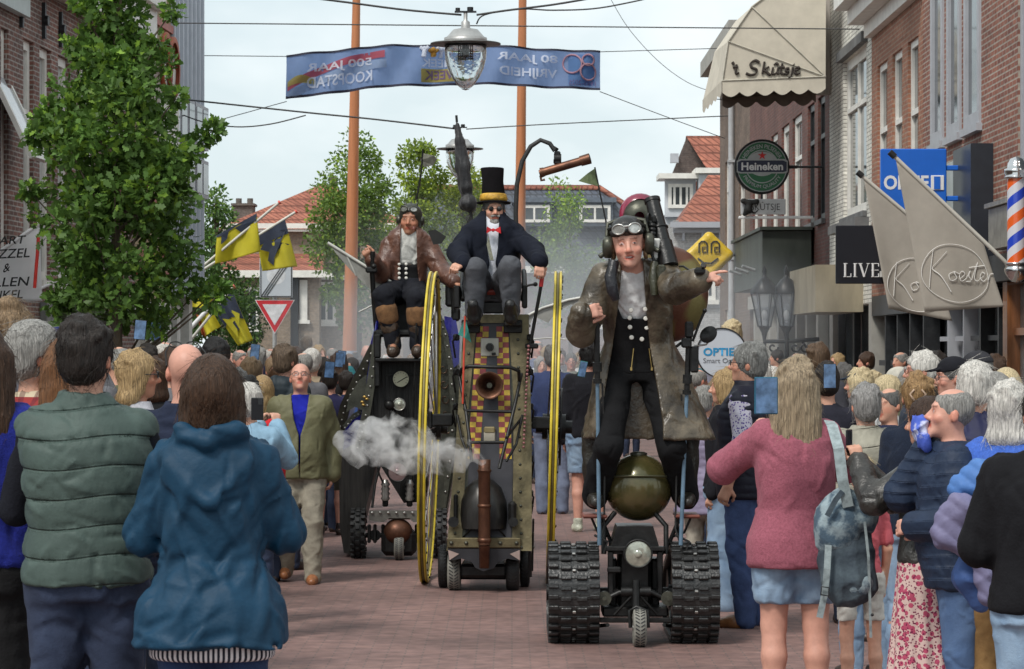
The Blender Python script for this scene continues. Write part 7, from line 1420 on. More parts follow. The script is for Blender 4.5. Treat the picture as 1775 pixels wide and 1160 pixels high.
person('person in a worn denim cap with curly blond hair, in profile', 1488, 640, 21.5, -PI/2-.4, True, hair=('bob','lblond'), h=.011, cap=dict(col=(.018,.030,.050), brim=True), t=dict(col=(.012,.013,.02)), b=JEAN)
person('silver haired man wearing orange brown glasses, in profile', 1596, 612, 19.2, -PI/2+.05, hair=('short','white'), h=.010, tone='pink', t=dict(col=(.04,.05,.07), collar=.03), b=JEAN, glass=(.20,.05,.02), hv=.9)
person('person in a white flat cap further back beside the shop window', 1556, 640, 24.5, -PI/2+.4, hair=('thin','grey'), h=.012, cap=dict(col=(.48,.46,.40), puffy=1), t=dict(col=(.10,.11,.12)), b=JEAN, glass=(.03,.03,.03))
person('man in a black baseball cap and glasses, in profile', 1650, 620, 17.6, -PI/2+.1, hair=('thin','dgrey'), h=.010, tone='pink', cap=dict(col=(.010,.010,.014)), t=dict(col=(.03,.035,.05)), b=JEAN, glass=(.03,.03,.03))
person('tall person in a dark grey cap and teal blue jacket by the wooden shopfront', 1692, 610, 19.4, -PI/2-.3, hair=('thin','dgrey'), h=.011, cap=dict(col=(.03,.03,.035)), t=dict(kind='nylon', col=(.012,.07,.13), hood=True, mg=.03), b=JEAN)
oc = person('blond woman with a hair claw seen from behind', 1590, 650, 15.2, PI-.35, True, j=pose(True, hrot=(.1,0,.3)), hair=('claw','blond'), hm=hair_mat((.33,.20,.09), 'hair_honey'), h=.009, hh=.007, t=dict(kind='knit', col=(.012,.018,.035), z0=.86, mg=.022), b=LJEAN)
c, M = head_T(pose(True, hrot=(.1,0,.3))); b = MB(); [b.tube([Vector(c+M@V3(.01+x_, .142, .03+z_)), Vector(c+M@V3(.01+x_*2.2, .148, .03+z_*.2)), Vector(c+M@V3(.01+x_, .142, .03-z_))], .006, 6) for x_, z_ in ((-.02,.03),(.02,.03))]; b.build('hair_claw', mat('tortoiseshell', (.5,.36,.26), .3, var=.4, vs=40), oc)
jl = pose(True, reachL=(.10,-.33,1.42), reachR=(-.05,-.36,1.40), hintL=(.8,.3,-1), hintR=(-.7,.3,-1), hrot=(.0,0,-.15), hdL=(-.2,-.3,1), hdR=(.2,-.3,1), huL=(.7,.5,0), huR=(-.7,.5,0), curlL=.8, curlR=.8)
ol = person('brunette in a black leather jacket and pink floral skirt filming with her phone', 1607, 690, 13.0, -PI*.62, True, j=jl, hair=('long','brown'), hm=hair_mat((.055,.030,.020), 'hair_chestnut'), h=.009, hv=.95, t=dict(kind='leather', col=(.014,.012,.011), col2=(.05,.047,.042), name='leather_jacket', z0=.915, mg=.026, sr=1.2, wr=.008, fr=28), b=None)
SK = cloth('cotton', (.5,.3,.3), 'floral_skirt'); SKo = dotty(SK, (.60,.44,.40), (.42,.07,.13), 34, .45, (.16,.02,.06)); x_, y_, z_ = coords(SK); nodes_of(SK)[3](mixc(SK, SKo, (.36,.03,.09), math_(SK, 'LESS_THAN', math_(SK, 'ABSOLUTE', math_(SK, 'SUBTRACT', z_, .10)), .06)), nodes_of(SK)[1].inputs['Base Color'])
link('skirt', bottom_garment('skirt', jl, True, 1.05, .010, 'skirt', wr=.008), SK, ol)
c, M = head_T(jl); b = MB(); R_ = np.random.RandomState(3); [b.ball(Vector(c+M@V3(-.08-.012*R_.rand(), .03+.05*R_.rand(), .02+.05*R_.rand())), (.008,.008,.008), 6) for _ in range(16)]; b.build('floral_hair_clip', mat('pearl', (.6,.52,.45), .3), ol)
phone('phone held in both hands by the woman in the leather jacket', WL(ol, (.03,-.40,1.50)), -PI*.62, 0, 0, PHB, .09, .165)
jb = pose(reachR=(-.06,-.16,1.46), reachL=(.12,-.22,1.10), hintR=(-.5,-.3,-1), hdR=(.25,-.15,1), huR=(-.6,-.8,0), curlR=.75, lean=.08, hrot=(.12,0,.1))
ob_ = person('bald man in a navy padded jacket holding a blue cloth to his face', 1668, 672, 12.6, -PI/2-.12, j=jb, hair=('thin','grey'), h=.0085, tone='pink', fat=1.22, hv=.6, t=dict(m=quilted('nylon', (.016,.028,.058), 'navy_padding', .055, .80), name='padded_jacket', z0=.80, mg=.034, puff=.008, pp=.055, wr=.006, sr=1.25, belly=.05, collar=.03), b=dict(MJEAN, mg=.022, wr=.007))
g_ = G((-.15,-.15,-.15), (.15,.15,.15), .007); g_.ell((0,0,.01), (.045,.05,.055), .02); g_.ell((.02,-.03,-.05), (.03,.03,.05), .03); g_.wrinkle(.014, 55, 5); CL = mat('blue_white_cloth', (.06,.11,.50), .8, var=.2, vs=12, col2=(.50,.52,.68), thr=(.50,.60)); link('blue_cloth', g_.mesh('blue_cloth'), CL, None, WL(ob_, (-.01,-.20,1.555)), label='crumpled blue and white cloth held to the face of the bald man', cat='cloth')
person('white haired man in a dark navy jacket behind the bald man', 1692, 633, 14.7, PI-.45, hair=('mess','white'), h=.009, hv=.9, hh=.007, fat=1.1, t=dict(kind='nylon', col=(.012,.014,.05), z0=.85, mg=.035, collar=.05, wr=.006), b=JEAN)
ow2 = person('white haired person in a bright blue sweatshirt carrying two padded jackets', 1752, 662, 12.4, PI-.6, True, j=pose(True, reachL=(.13,-.25,1.02), hrot=(.1,0,.1)), hair=('bob','white'), h=.010, hv=.95, t=dict(kind='knit', col=(.055,.13,.48), name='sweatshirt', z0=.78, mg=.04, sr=1.4, wr=.006), b=dict(fab='cotton', col=(.26,.15,.06), mg=.02))
person('person in a black jacket and ripped pale jeans at the right edge', 1812, 668, 10.6, PI-.1, j=pose(reachL=(.15,-.3,1.1), reachR=(-.22,-.2,1.0)), hair=('short','dark'), h=.010, fat=1.1, t=dict(kind='cotton', col=(.008,.008,.010), z0=.86, mg=.035, sr=1.3, wr=.006), b=dict(LJEAN, mg=.02))
person('little girl with a blond ponytail, white shorts and pink top in the crowd', 1492, 790, 14.2, PI+.2, True, hair=('pony','lblond'), h=.009, lm=.85, fat=.85, t=dict(col=(.45,.10,.12), z0=.9, mg=.01, sleeve=.4), b=dict(fab='cotton', kind='shorts', shortz=.62, col=(.50,.48,.44), mg=.014), shoes=(.5,.5,.5))
for lb, pts, cl, sd_, nm in (('bright blue padded jacket bundled over an arm', [(1668,848,.06),(1700,832,.08),(1722,860,.07),(1715,920,.08),(1690,960,.07)], (.07,.17,.42), 3, 'folded_jacket'), ('greyish purple quilted coat hanging over an arm', [(1640,892,.04),(1665,880,.06),(1640,930,.05),(1700,960,.05),(1712,1030,.05)], (.17,.16,.27), 5, 'folded_coat'), ('thin blue rain jacket hanging beneath the padded jackets', [(1690,950,.05),(1680,1000,.07),(1700,1030,.05),(1704,1052,.03)], (.055,.11,.29), 8, 'hanging_jacket')):
    dd = 12.15 if 'coat' not in lb else 12.05; pp_ = [V3(GX(x_,dd)-GX(1690,dd), 0, GZ(y_,dd)) for x_, y_, _ in pts]; g_ = G(np.min(pp_, 0)-.16, np.max(pp_, 0)+.16, .009); g_.chain(pp_, [r_ for _, _, r_ in pts], .04); zz_ = g_.ax[2].reshape(1,1,-1)
    if sd_ != 8: g_.disp(lambda X, Y, Z: .010*(.5-np.abs(np.sin((Z*.8+X*.6)*55))**.5)+0*Y)
    g_.wrinkle(.010, 24, sd_); link(nm, g_.mesh(nm), cloth('nylon', cl), None, (GX(1690,dd), dd, 0), label=lb, cat='jacket')
# left hand group
gb = person('bald man with glasses pushed up on his head in a navy shirt, seen from behind', 322, 594, 12.6, PI-.1, j=pose(hrot=(.05,0,.35)), hair=None, tone='pink', h=.009, fat=1.12, t=dict(col=(.016,.022,.045), name='shirt', z0=.85, mg=.025, wr=.006, collar=.03), b=JEAN)
c, M = head_T(pose(hrot=(.05,0,.35))); hq = lambda x, y, z: Vector(c+M@V3(x, y, z)); b = MB(); b.tube([hq(.088,.05,.03), hq(.084,-.02,.085), hq(.066,-.055,.11)], .004, 6); b.tube([hq(-.088,.05,.03), hq(-.084,-.02,.085), hq(-.066,-.055,.11)], .004, 6); [b.tube([hq(s_*.036+.026*cos(a), -.062-.012*sin(a), .115+.012*sin(a)) for a in np.linspace(0,2*pi,13)[:-1]], .003, 5, 0, True) for s_ in (-1,1)]; b.build('glasses', BLK, gb)
og = person('blond woman in sunglasses facing right beside the bald man', 240, 610, 15.4, PI/2+.2, True, j=pose(True, reachR=(-.02,-.30,1.42), reachL=(.08,-.30,1.40), hdR=(.2,-.2,1), hdL=(-.2,-.2,1), curlR=.8, curlL=.8), hair=('bob','blond'), hv=.85, tone='tan', h=.010, t=dict(col=(.35,.35,.38)), b=JEAN, glass=(.02,.02,.02), sun=True)
phone('phone held upright in front of the blond woman in sunglasses', WL(og, (.02,-.36,1.47)), PI/2, 0, 0)
person('woman with loose auburn hair behind the body warmer man', 118, 588, 12.2, PI+.2, True, hair=('long','auburn'), h=.011, hv=1.15, t=dict(col=(.02,.02,.02)), b=JEAN)
person('man in a navy baseball cap with a pale badge', 104, 570, 14.2, PI-.9, hair=('thin','dgrey'), h=.010, cap=dict(col=(.010,.016,.085)), t=dict(col=(.03,.03,.04)), b=JEAN)
PLD = cloth('cotton', (.3,.1,.1), 'plaid_shirt'); x_, y_, z_ = coords(PLD); a_ = math_(PLD, 'GREATER_THAN', math_(PLD, 'SINE', math_(PLD, 'MULTIPLY', z_, 60.0)), .35); b_ = math_(PLD, 'GREATER_THAN', math_(PLD, 'SINE', math_(PLD, 'MULTIPLY', math_(PLD, 'ADD', x_, y_), 60.0)), .35); nodes_of(PLD)[3](mixc(PLD, mixc(PLD, (.26,.035,.035), (.50,.42,.30), a_), (.10,.02,.03), math_(PLD, 'MULTIPLY', b_, .6)), nodes_of(PLD)[1].inputs['Base Color'])
person('grey haired person in a red plaid shirt', 62, 566, 12.4, PI/2+.5, hair=('mess','grey'), h=.011, t=dict(m=PLD, z0=.85, mg=.03, name='plaid_shirt'), b=JEAN)
person('tall person with a loose brown top knot at the left edge', 22, 528, 13.2, PI-.1, True, hair=('bun','light'), h=.011, hv=1.15, t=dict(col=(.10,.10,.12)), b=JEAN)
person('person with fluffy black hair in the left crowd', 374, 592, 21.5, PI, True, hair=('mess','black'), hv=1.25, h=.012, t=dict(col=(.12,.16,.05)), b=JEAN)
jw = raised(z=1.46, x=.07, hrot=(.1,0,-.1))
ogp = person('white haired person in a pale denim shirt filming with a raised phone', 432, 668, 17.6, PI-.3, j=jw, hair=('mess','white'), h=.011, hv=.9, t=dict(kind='denim', col=(.22,.36,.48), name='denim_shirt', mg=.03), b=JEAN); phone('black phone glowing blue held up beside the walking man', P(446,709,17.1), 0, 0, 0, w=.075, hh=.135).rotation_euler[2] = PI
person('person in a red top right behind the blue rain jacket woman', 430, 655, 18.6, PI-.2, hair=('short','black'), h=.012, t=dict(col=(.45,.02,.025)), b=JEAN)
person('brown haired man in a dark hooded jacket, glancing right', 497, 600, 23.2, PI-.75, hair=('short','brown'), hm=hair_mat((.13,.09,.06), 'hair_dull_brown'), h=.011, tone='pink', glass=(.03,.03,.03), t=dict(kind='nylon', col=(.022,.032,.040), hood=True, mg=.03, name='hooded_jacket'), b=JEAN)
# walking man
jk = pose(reachR=(-.23,-.02,.88), reachL=(.24,.04,.87), hintR=(-.6,1,-.3), hintL=(.6,1,-.3), kL=(.10,-.10,.50), aL=(.10,-.10,.085), kR=(-.10,-.06,.51), aR=(-.13,.16,.12), lean=.04, hrot=(.32,0,0), curlR=.5)
J_ = jk; person('bald man with glasses walking in an olive jacket, blue shirt and beige trousers', 521, 628, 21.9, .03, j=jk, hair=None, tone='pink', h=.0085, fat=1.06, glass=(.10,.10,.10), shoes=(.26,.10,.04),
  t=dict(kind='nylon', col=(.135,.130,.070), name='olive_jacket', z0=.83, mg=.042, sr=1.3, wr=.009, fr=24, seed=61, belly=.04, collar=.045, opening=dict(w=[(.82,.004),(1.18,.008),(1.30,.045),(1.42,.062),(1.5,.07)])), inner=dict(col=(.012,.018,.30), name='blue_shirt', z0=.95, mg=.010, wr=.002, sleeve=0, collar=.03), b=dict(fab='cotton', col=(.27,.245,.195), mg=.024, wr=.010, fr=30))
# seen between the machines, veiled by the smoke
person('smiling grey blond person in a blue grey sweater seen between the machines', 938, 620, 38, .2, True, hair=('bob','grey'), hv=.9, h=.012, t=dict(col=(.12,.17,.21)), b=JEAN)
person('man in a navy jumper and grey blue trousers walking away behind the yellow wheel', 957, 600, 31, PI+.1, hair=('short','dgrey'), h=.012, t=dict(kind='knit', col=(.03,.045,.12), mg=.035, z0=.84), b=dict(fab='cotton', col=(.16,.19,.27), mg=.02))
person('man with glasses facing the camera far behind the yellow wheel', 990, 612, 40, 0, hair=('crop','dgrey'), h=.012, glass=(.03,.03,.03), tone='pink', t=dict(col=(.14,.15,.12)), b=JEAN)
person('man in a black jumper and light blue shorts seen from behind, phone in hand', 1020, 596, 28, PI+.15, j=pose(reachR=(-.14,-.32,1.42), hdR=(.1,-.2,1), curlR=.8), hair=('short','black'), h=.011, tone='pink', fat=1.08, t=dict(kind='knit', col=(.012,.012,.016), mg=.035, z0=.88), b=dict(LJEAN, kind='shorts', shortz=.55, mg=.03), shoes=(.5,.52,.42)); phone('green backed phone raised next to the tracked scooter rider', P(1010,640,27.6), .1, 0, .2, mat('green_case', (.02,.16,.15), .4))
person('person in a white hooded top far behind the machines', 947, 603, 43, PI, hair=('short','blond'), h=.014, t=dict(col=(.55,.57,.60), hood=True), b=JEAN)
person('bald man far down the street between the machines', 932, 590, 46, .3, hair=('thin','grey'), hv=.6, tone='pink', h=.014, t=dict(col=(.10,.12,.2)), b=JEAN)
person('bare legged person in dark shorts behind the walking man', 572, 640, 27.5, PI, hair=('short','dark'), h=.012, t=dict(col=(.02,.02,.06)), b=dict(fab='cotton', kind='shorts', shortz=.6, col=(.02,.02,.05), mg=.02), tone='pink')
person('small blond child carried above the crowd beside the round sign', 1268, 556, 32, PI, hair=('bob','lblond'), hv=1.0, h=.012, t=dict(col=(.2,.2,.25)), b=JEAN, H=None)
# ============================================================ signs, flags and shop fittings
def cloth_sheet(name, quad, m, parent=None, nu=24, nv=24, amp=.03, fr=9, seed=0, yaw=0, label=None, cat=None, sag=.0):
    "quad: four corners a,b,c,d (a-b along the pole); soft folds"
    a, b_, c, d = [Vector(q) for q in quad]; vs = []; nrm = (b_-a).cross(d-a).normalized(); o = a.copy() if parent is None else Vector((0,0,0))
    if nrm.y > 0: nrm = -nrm
    for i in range(nu+1):
        for k in range(nv+1):
            u, v = i/nu, k/nv; p = a.lerp(b_, u).lerp(d.lerp(c, u), v); w_ = amp*v*(sin(fr*u+seed+1.5*v)+.5*sin(fr*2.1*u+2*seed-2*v)); p += nrm*w_-Vector((0,0,sag*sin(pi*v)*.3)); vs.append(p-o)
    me = bpy.data.meshes.new(name); me.from_pydata([tuple(v) for v in vs], [], [(i*(nv+1)+k, i*(nv+1)+k+1, (i+1)*(nv+1)+k+1, (i+1)*(nv+1)+k) for i in range(nu) for k in range(nv)]); ob = link(name, me, m, parent, o if parent is None else None, smooth=True, label=label, cat=cat)
    s_ = ob.modifiers.new('t', 'SOLIDIFY'); s_.thickness = .004
    return ob, (lambda u, v, off=.012: (lambda p: p+nrm*(amp*v*(sin(fr*u+seed+1.5*v)+.5*sin(fr*2.1*u+2*seed-2*v)))*1.0-Vector((0,off,sag*sin(pi*v)*.3)))(a.lerp(b_, u).lerp(d.lerp(c, u), v))-(o*0))
def put_text(t, m, fn, u0, u1, v0, v1, parent=None, name='lettering', **k):
    ob = text_mesh(t, 1, m, name, parent, (0,0,0), (0,0,0), .0, align='LEFT', **k); me = ob.data; xs = [v.co.x for v in me.vertices]; ys = [v.co.y for v in me.vertices]; a, c, e, f = min(xs), max(xs), min(ys), max(ys)
    for v in me.vertices: v.co = fn(u0+(v.co.x-a)/(c-a)*(u1-u0), v1+(v.co.y-e)/(f-e)*(v0-v1))
    return ob
INK = mat('black_ink', (.012,.012,.012), .7, var=.05); WHI = mat('sign_white', (.72,.72,.72), .5, var=.03); TXW = mat('soft_white_print', (.80,.78,.74), .7, var=.05)
def flatpx(d, o): return lambda px, py: Vector((GX(px,d), d, GZ(py,d)))-Vector(o)
def panel_sign(px0, py0, px1, py1, d, m, name, label, th=.10, cat='sign'):
    r = empty(name, (GX((px0+px1)/2,d), d, GZ((py0+py1)/2,d)), 0, label, cat); w_, h_ = (px1-px0)*d/FPX, (py1-py0)*d/FPX; b = MB(); b.bbox((0,th/2,0), (w_,th,h_), .01); b.build('panel', m, r); return r, flatpx(d-.004, r.location)
def T2(txt, r, f, px0, px1, py0, py1, m, **k): return put_text(txt, m, lambda u, v: f(px0+(px1-px0)*u, py0+(py1-py0)*v), 0, 1, 0, 1, r, **k)
# blue optician sign
r, f = panel_sign(1527,258,1641,372,33.4, mat('sign_blue', (.008,.12,.55), .4, var=.05), 'optician_sign', 'square blue shop sign with white letters and boxed 1 behind the beige flags')
T2('OPTIE', r, f, 1532,1610,304,329, WHI, bold=.03); b = MB(); b.bbox(Vector(f(1625,317))+Vector((0,-.003,0)), (.155,.012,.175), .03); b.build('white_box', WHI, r); T2('1', r, flatpx(33.38, r.location), 1619,1630,306,328, _mats['sign_blue'], bold=.03)
b = MB(); [b.bbox(Vector(f(1664,py))+Vector((0,.05,0)), (46*33.4/FPX,.05,.06), .01) for py in (291,344)]; b.build('bracket', _mats['sign_blue'], r)
r, f = panel_sign(1449,391,1556,492,42.0, mat('sign_black', (.008,.009,.014), .35, var=.1), 'black_shop_sign', 'square black hanging shop sign reading LIVE behind the beige flags', .08)
def serif(txt, r, f, x0, h, y1, m, w_=14):      # didone capitals from thick and thin strokes
    b = MB(); x = x0
    def bar(a, c, th): a, c = f(*a), f(*c); b.tube([a, c], th, 4)
    y0 = y1-h; T_, t_ = .021, .007
    for ch in txt:
        if ch == 'L': bar((x+3,y0),(x+3,y1),T_); bar((x,y0),(x+7,y0),t_); bar((x,y1),(x+13,y1),t_); bar((x+13,y1),(x+13,y1-6),t_*1.4); x += 17
        if ch == 'I': bar((x+3,y0),(x+3,y1),T_); bar((x,y0),(x+7,y0),t_); bar((x,y1),(x+7,y1),t_); x += 10
        if ch == 'V': bar((x+2,y0),(x+9,y1),T_); bar((x+9,y1),(x+16,y0),t_); bar((x-1,y0),(x+6,y0),t_); bar((x+13,y0),(x+19,y0),t_); x += 21
        if ch == 'E': bar((x+3,y0),(x+3,y1),T_); [bar((x,yy),(x+13,yy),t_) for yy in (y0,(y0+y1)/2,y1)]; [bar((x+13,yy),(x+13,yy+q),t_*1.4) for yy, q in ((y0,5),(y1,-6))]; x += 16
    b.build('lettering', m, r)
serif('LIVE', r, f, 1462, 23, 480, WHI)
b = MB(); b.cyl((.4,.04,.3),(1.0,.04,.3),.02); b.cyl((.4,.04,-.3),(1.0,.04,-.3),.02); b.build('bracket', DARKM, r)
# round beer sign
dS = 50.0; r = empty('beer_sign', (GX(1321,dS), dS, GZ(289,dS)), 0, 'round green beer sign with red star hanging under the cream awning', 'sign'); Rr = 47.5*dS/FPX; GRN = mat('sign_green', (.012,.13,.045), .35, var=.05); SIL = mat('sign_silver', (.40,.42,.42), .4, var=.1)
b = MB(); b.lathe([(0,.16),(Rr,.16),(Rr,-.01),(Rr*.93,-.02),(Rr*.92,0),(0,0)], (0,0,0), (0,1,0), 48); b.build('rim', INK, r)
disc = lambda rr, y, m, n='disc', sz=1, zc=0: MB().add([Vector((rr*cos(a), y, zc+rr*sz*sin(a))) for a in np.linspace(0,2*pi,49)[:-1]], [tuple(range(48))]).build(n, m, r)
disc(Rr*.92, -.004, SIL); disc(Rr*.885, -.008, GRN); disc(Rr*.61, -.012, SIL); disc(Rr*.575, -.016, GRN); disc(Rr*.56, -.020, SIL, sz=.80, zc=Rr*.10)
b = MB(); sy = Rr*.27; bx_ = [(-.93,-.18),(-.80,-.22),(.80,-.22),(.93,-.18),(.93,.18),(.80,.24),(-.80,.24),(-.93,.18)]; b.add([(x_*Rr,-.026,z_*Rr*1.15) for x_, z_ in bx_], [tuple(range(8))]); b.build('band_edge', SIL, r); b = MB(); b.add([(x_*Rr*.96,-.030,z_*Rr*.92) for x_, z_ in bx_], [tuple(range(8))]); b.build('band', mat('sign_navy', (.01,.015,.045), .4), r)
put_text('Heineken', WHI, lambda u, v: Vector((-Rr*.76+u*Rr*1.52, -.034, Rr*.15-v*Rr*.29)), 0, 1, 0, 1, r, bold=.03)
def arc_text(t, rr, a0, a1, hgt, flip):
    def fn(u, v):
        a = a0+(a1-a0)*u; q = rr+(hgt*(.5-v) if not flip else -hgt*(.5-v)); return Vector((q*cos(a), -.024, q*sin(a)))
    put_text(t, SIL, fn, 0, 1, 0, 1, r, bold=.01)
arc_text('HEINEKEN PILSENER', Rr*.74, radians(155), radians(25), Rr*.15, False); arc_text('PREMIUM QUALITY', Rr*.74, radians(208), radians(332), Rr*.15, True)
b = MB(); b.add([Vector(((Rr*.17 if i % 2 == 0 else Rr*.065)*sin(i*pi/5), -.028, Rr*.40+(Rr*.17 if i % 2 == 0 else Rr*.065)*cos(i*pi/5))) for i in range(10)], [tuple(range(10))]); b.build('red_star', mat('star_red', (.60,.01,.01), .5), r)
b = MB(); b.cyl((Rr*.98,.08,0),(Rr*1.3,.1,0),.03); b.cyl((0,.05,-Rr),(0,.05,-Rr-.2),.02); b.cyl((Rr*1.3,.1,0),(XR-GX(1321,dS)-.02,.1,0),.02); b.build('bracket', DARKM, r)
r, f = panel_sign(1284,345,1362,372,49.6, mat('plate_white', (.50,.51,.52), .5, var=.08), 'bracket_sign', 'small white sign reading SKUTSJE with a black cat figure under the beer sign', .05)
T2('’t SKÛTSJE', r, f, 1290,1352,350,368, INK, bold=-.005); b = MB(); b.bbox(Vector(f(1345,377))+Vector((0,.03,0)), (1.3,.05,.05), .01); b.build('bracket', WHI, r)
g_ = G((-.9,-.3,-.6), (.3,.2,.6), .02); cc = lambda px, py: V3(*f(px, py))+V3(0,-.06,0); g_.chain([cc(1288,349), cc(1300,352), cc(1311,350)], [.05,.04,.05], .03); g_.chain([cc(1298,352), cc(1296,364), cc(1290,372)], [.05,.07,.035], .03); g_.chain([cc(1296,364), cc(1308,370), cc(1314,364)], [.03,.015,.012], .01); link('cat_figure', g_.mesh('cat_figure'), INK, r)
# cream awning
AW = mat('awning_canvas', (.56,.51,.42), .85, var=.10, vs=3, bump=.2, bs=8); dA = 47.0; r = empty('domed_awning', (GX(1432,dA), dA, GZ(150,dA)), 0, 'cream domed awning with scalloped edge and dark lettering at the upper right', 'awning'); o_ = r.location.copy()
ap = lambda px, py, y=0.0: Vector((GX(px,dA), dA+y, GZ(py,dA)))-o_
b = MB(); A0, A1, A2, A3, A4 = ap(1252,140), ap(1262,72), ap(1303,12), ap(1370,-40), ap(1432,-60); B0 = ap(1431,133); yb2 = 2.6; bk_ = lambda v: v+Vector((0,yb2,0))
b.add([A0, B0, A4, A3, A2, A1], [(0,1,2),(0,2,3),(0,3,4),(0,4,5)]); L0, L1 = ap(1234,150,yb2*.95), ap(1262,66,yb2*.8); b.add([A0, A1, ap(1258,62,yb2), ap(1237,150,yb2)], [(0,1,2,3)]); b.add([A1, A2, ap(1296,6,yb2), ap(1258,62,yb2)], [(0,1,2,3)]); b.add([A2, A3, A4, bk_(A4), ap(1296,6,yb2)], [(0,1,2,3,4)]); b.build('canvas', AW, r, recalc=False)
b = MB(); vs = []; n = 49
for i in range(n): u = i/(n-1); p = A0.lerp(B0, u)+Vector((0,-.01,0)); z = .20+.075*abs(sin(u*pi*6)); vs += [p, p+Vector((0,0,-z))]
b.add(vs, [(2*i, 2*i+1, 2*i+3, 2*i+2) for i in range(n-1)]); vs = []; Q0, Q1 = A0, ap(1237,150,yb2)
for i in range(25): u = i/24; p = Q0.lerp(Q1, u)+Vector((-.01,0,0)); z = .18+.07*abs(sin(u*pi*5)); vs += [p, p+Vector((0,0,-z))]
b.add(vs, [(2*i, 2*i+1, 2*i+3, 2*i+2) for i in range(24)]); b.build('valance', AW, r, recalc=False)
b = MB(); b.tube([p+Vector((0,-.015,0)) for p in (A0,A1,A2,A3)], .014, 5); [b.tube([p+Vector((0,-.02,0)), B0+Vector((0,-.02,0))], .010, 5) for p in (A0,A1,A2)]; b.build('seam', mat('awning_seam', (.50,.47,.40), .8), r)
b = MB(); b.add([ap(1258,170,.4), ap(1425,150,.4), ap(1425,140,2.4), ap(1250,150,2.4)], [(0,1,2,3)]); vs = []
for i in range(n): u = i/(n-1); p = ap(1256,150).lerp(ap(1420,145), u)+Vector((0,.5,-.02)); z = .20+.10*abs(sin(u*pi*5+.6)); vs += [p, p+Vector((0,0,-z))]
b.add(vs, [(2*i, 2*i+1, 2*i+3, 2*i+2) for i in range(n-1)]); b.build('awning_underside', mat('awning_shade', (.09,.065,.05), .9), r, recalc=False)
def strokes(name, paths, fn, rad, m, par):
    b = MB()
    for p in paths:
        n = len(p); Q = []
        for i in range(n-1):
            p0, p1, p2, p3 = (np.array(p[k], float) for k in (max(i-1,0), i, i+1, min(i+2,n-1)))
            for t in np.linspace(0, 1, 7)[:-1]: Q.append(.5*((2*p1)+(p2-p0)*t+(2*p0-5*p1+4*p2-p3)*t*t+(3*p1-p0-3*p2+p3)*t**3))
        Q.append(np.array(p[-1], float)); P_ = [fn(*q) for q in Q]; rr = [rad*(.55+.75*abs(sin(.9+atan2(Q[min(k+1,len(Q)-1)][1]-Q[max(k-1,0)][1], Q[min(k+1,len(Q)-1)][0]-Q[max(k-1,0)][0])))) for k in range(len(Q))]; b.tube(P_, rr, 5)
    return b.build(name, m, par)
SKU = [[(1269,108),(1272,112)],[(1277,112),(1275,124),(1277,128),(1281,126)],[(1270,117),(1279,116)],[(1316,109),(1309,105),(1301,110),(1303,117),(1311,121),(1309,128),(1300,130),(1293,127)],[(1325,107),(1321,129)],[(1333,116),(1323,122),(1327,124),(1334,130),(1337,128)],[(1340,117),(1338,126),(1342,129),(1347,124)],[(1349,117),(1347,126),(1350,128)],[(1341,113),(1345,110),(1349,113)],[(1356,110),(1353,125),(1357,129)],[(1351,117),(1360,117)],[(1368,119),(1363,119),(1362,123),(1366,125),(1364,129),(1358,128)],[(1374,117),(1371,132),(1366,135)],[(1375,112),(1376,113)],[(1379,123),(1385,120),(1383,117),(1379,119),(1377,125),(1381,129),(1387,126)]]
strokes('lettering', SKU, lambda x, y: ap(x,y)+Vector((0,-.02,0)), .020, mat('brown_ink', (.04,.03,.025), .8), r)
# barber pole
dP = 30.0; r = empty('barber_pole', (GX(1762,dP), dP, GZ(490,dP)), 0, 'striped blue, white and orange barber pole with chrome ends at the right', 'barber pole'); Hh = 218*dP/FPX; pr = 19*dP/FPX
m = mat('barber_stripes', (.6,.6,.6), .25, var=.02, coat=.5); x_, y_, z_ = coords(m); t, p, N, L = nodes_of(m); an = math_(m, 'DIVIDE', math_(m, 'ARCTAN2', x_, y_), 2*pi); fr = math_(m, 'FRACT', math_(m, 'ADD', math_(m, 'MULTIPLY', z_, 2.35), math_(m, 'MULTIPLY', an, 1.0))); o1_ = mixc(m, (.62,.62,.66), (.75,.12,.02), math_(m, 'LESS_THAN', fr, .26)); o2_ = mixc(m, o1_, (.02,.06,.50), math_(m, 'MULTIPLY', math_(m, 'GREATER_THAN', fr, .5), math_(m, 'LESS_THAN', fr, .76))); L(o2_, p.inputs['Base Color'])
b = MB(); b.cyl((0,0,.20),(0,0,Hh-.22),pr*.85,n=32); b.build('striped_cylinder', m, r); b = MB(); b.lathe([(0,.0),(.05,.01),(.09,.05),(pr*1.05,.10),(pr*1.12,.12),(pr*1.12,.15),(pr*1.0,.16),(pr*1.0,.185),(pr*1.08,.19),(pr*1.08,.21),(0,.21)]); z0 = Hh-.22; b.lathe([(0,z0-.01),(pr*1.08,z0-.01),(pr*1.08,z0+.01),(pr*1.0,z0+.02),(pr*1.12,z0+.06),(pr*1.12,z0+.09),(pr*.85,z0+.10),(pr*.80,z0+.15),(pr*.55,z0+.20),(0,z0+.225)]); split(b.build('chrome_cap', CHR, r), 'chrome_cap'); b = MB(); b.bbox((.12,.15,.3),(.05,.5,.05),.01); b.bbox((.12,.15,Hh-.3),(.05,.5,.05),.01); b.cyl((.12,.12,.1),(.12,.12,Hh-.1),.02); b.build('wall_bracket', WHI, r)
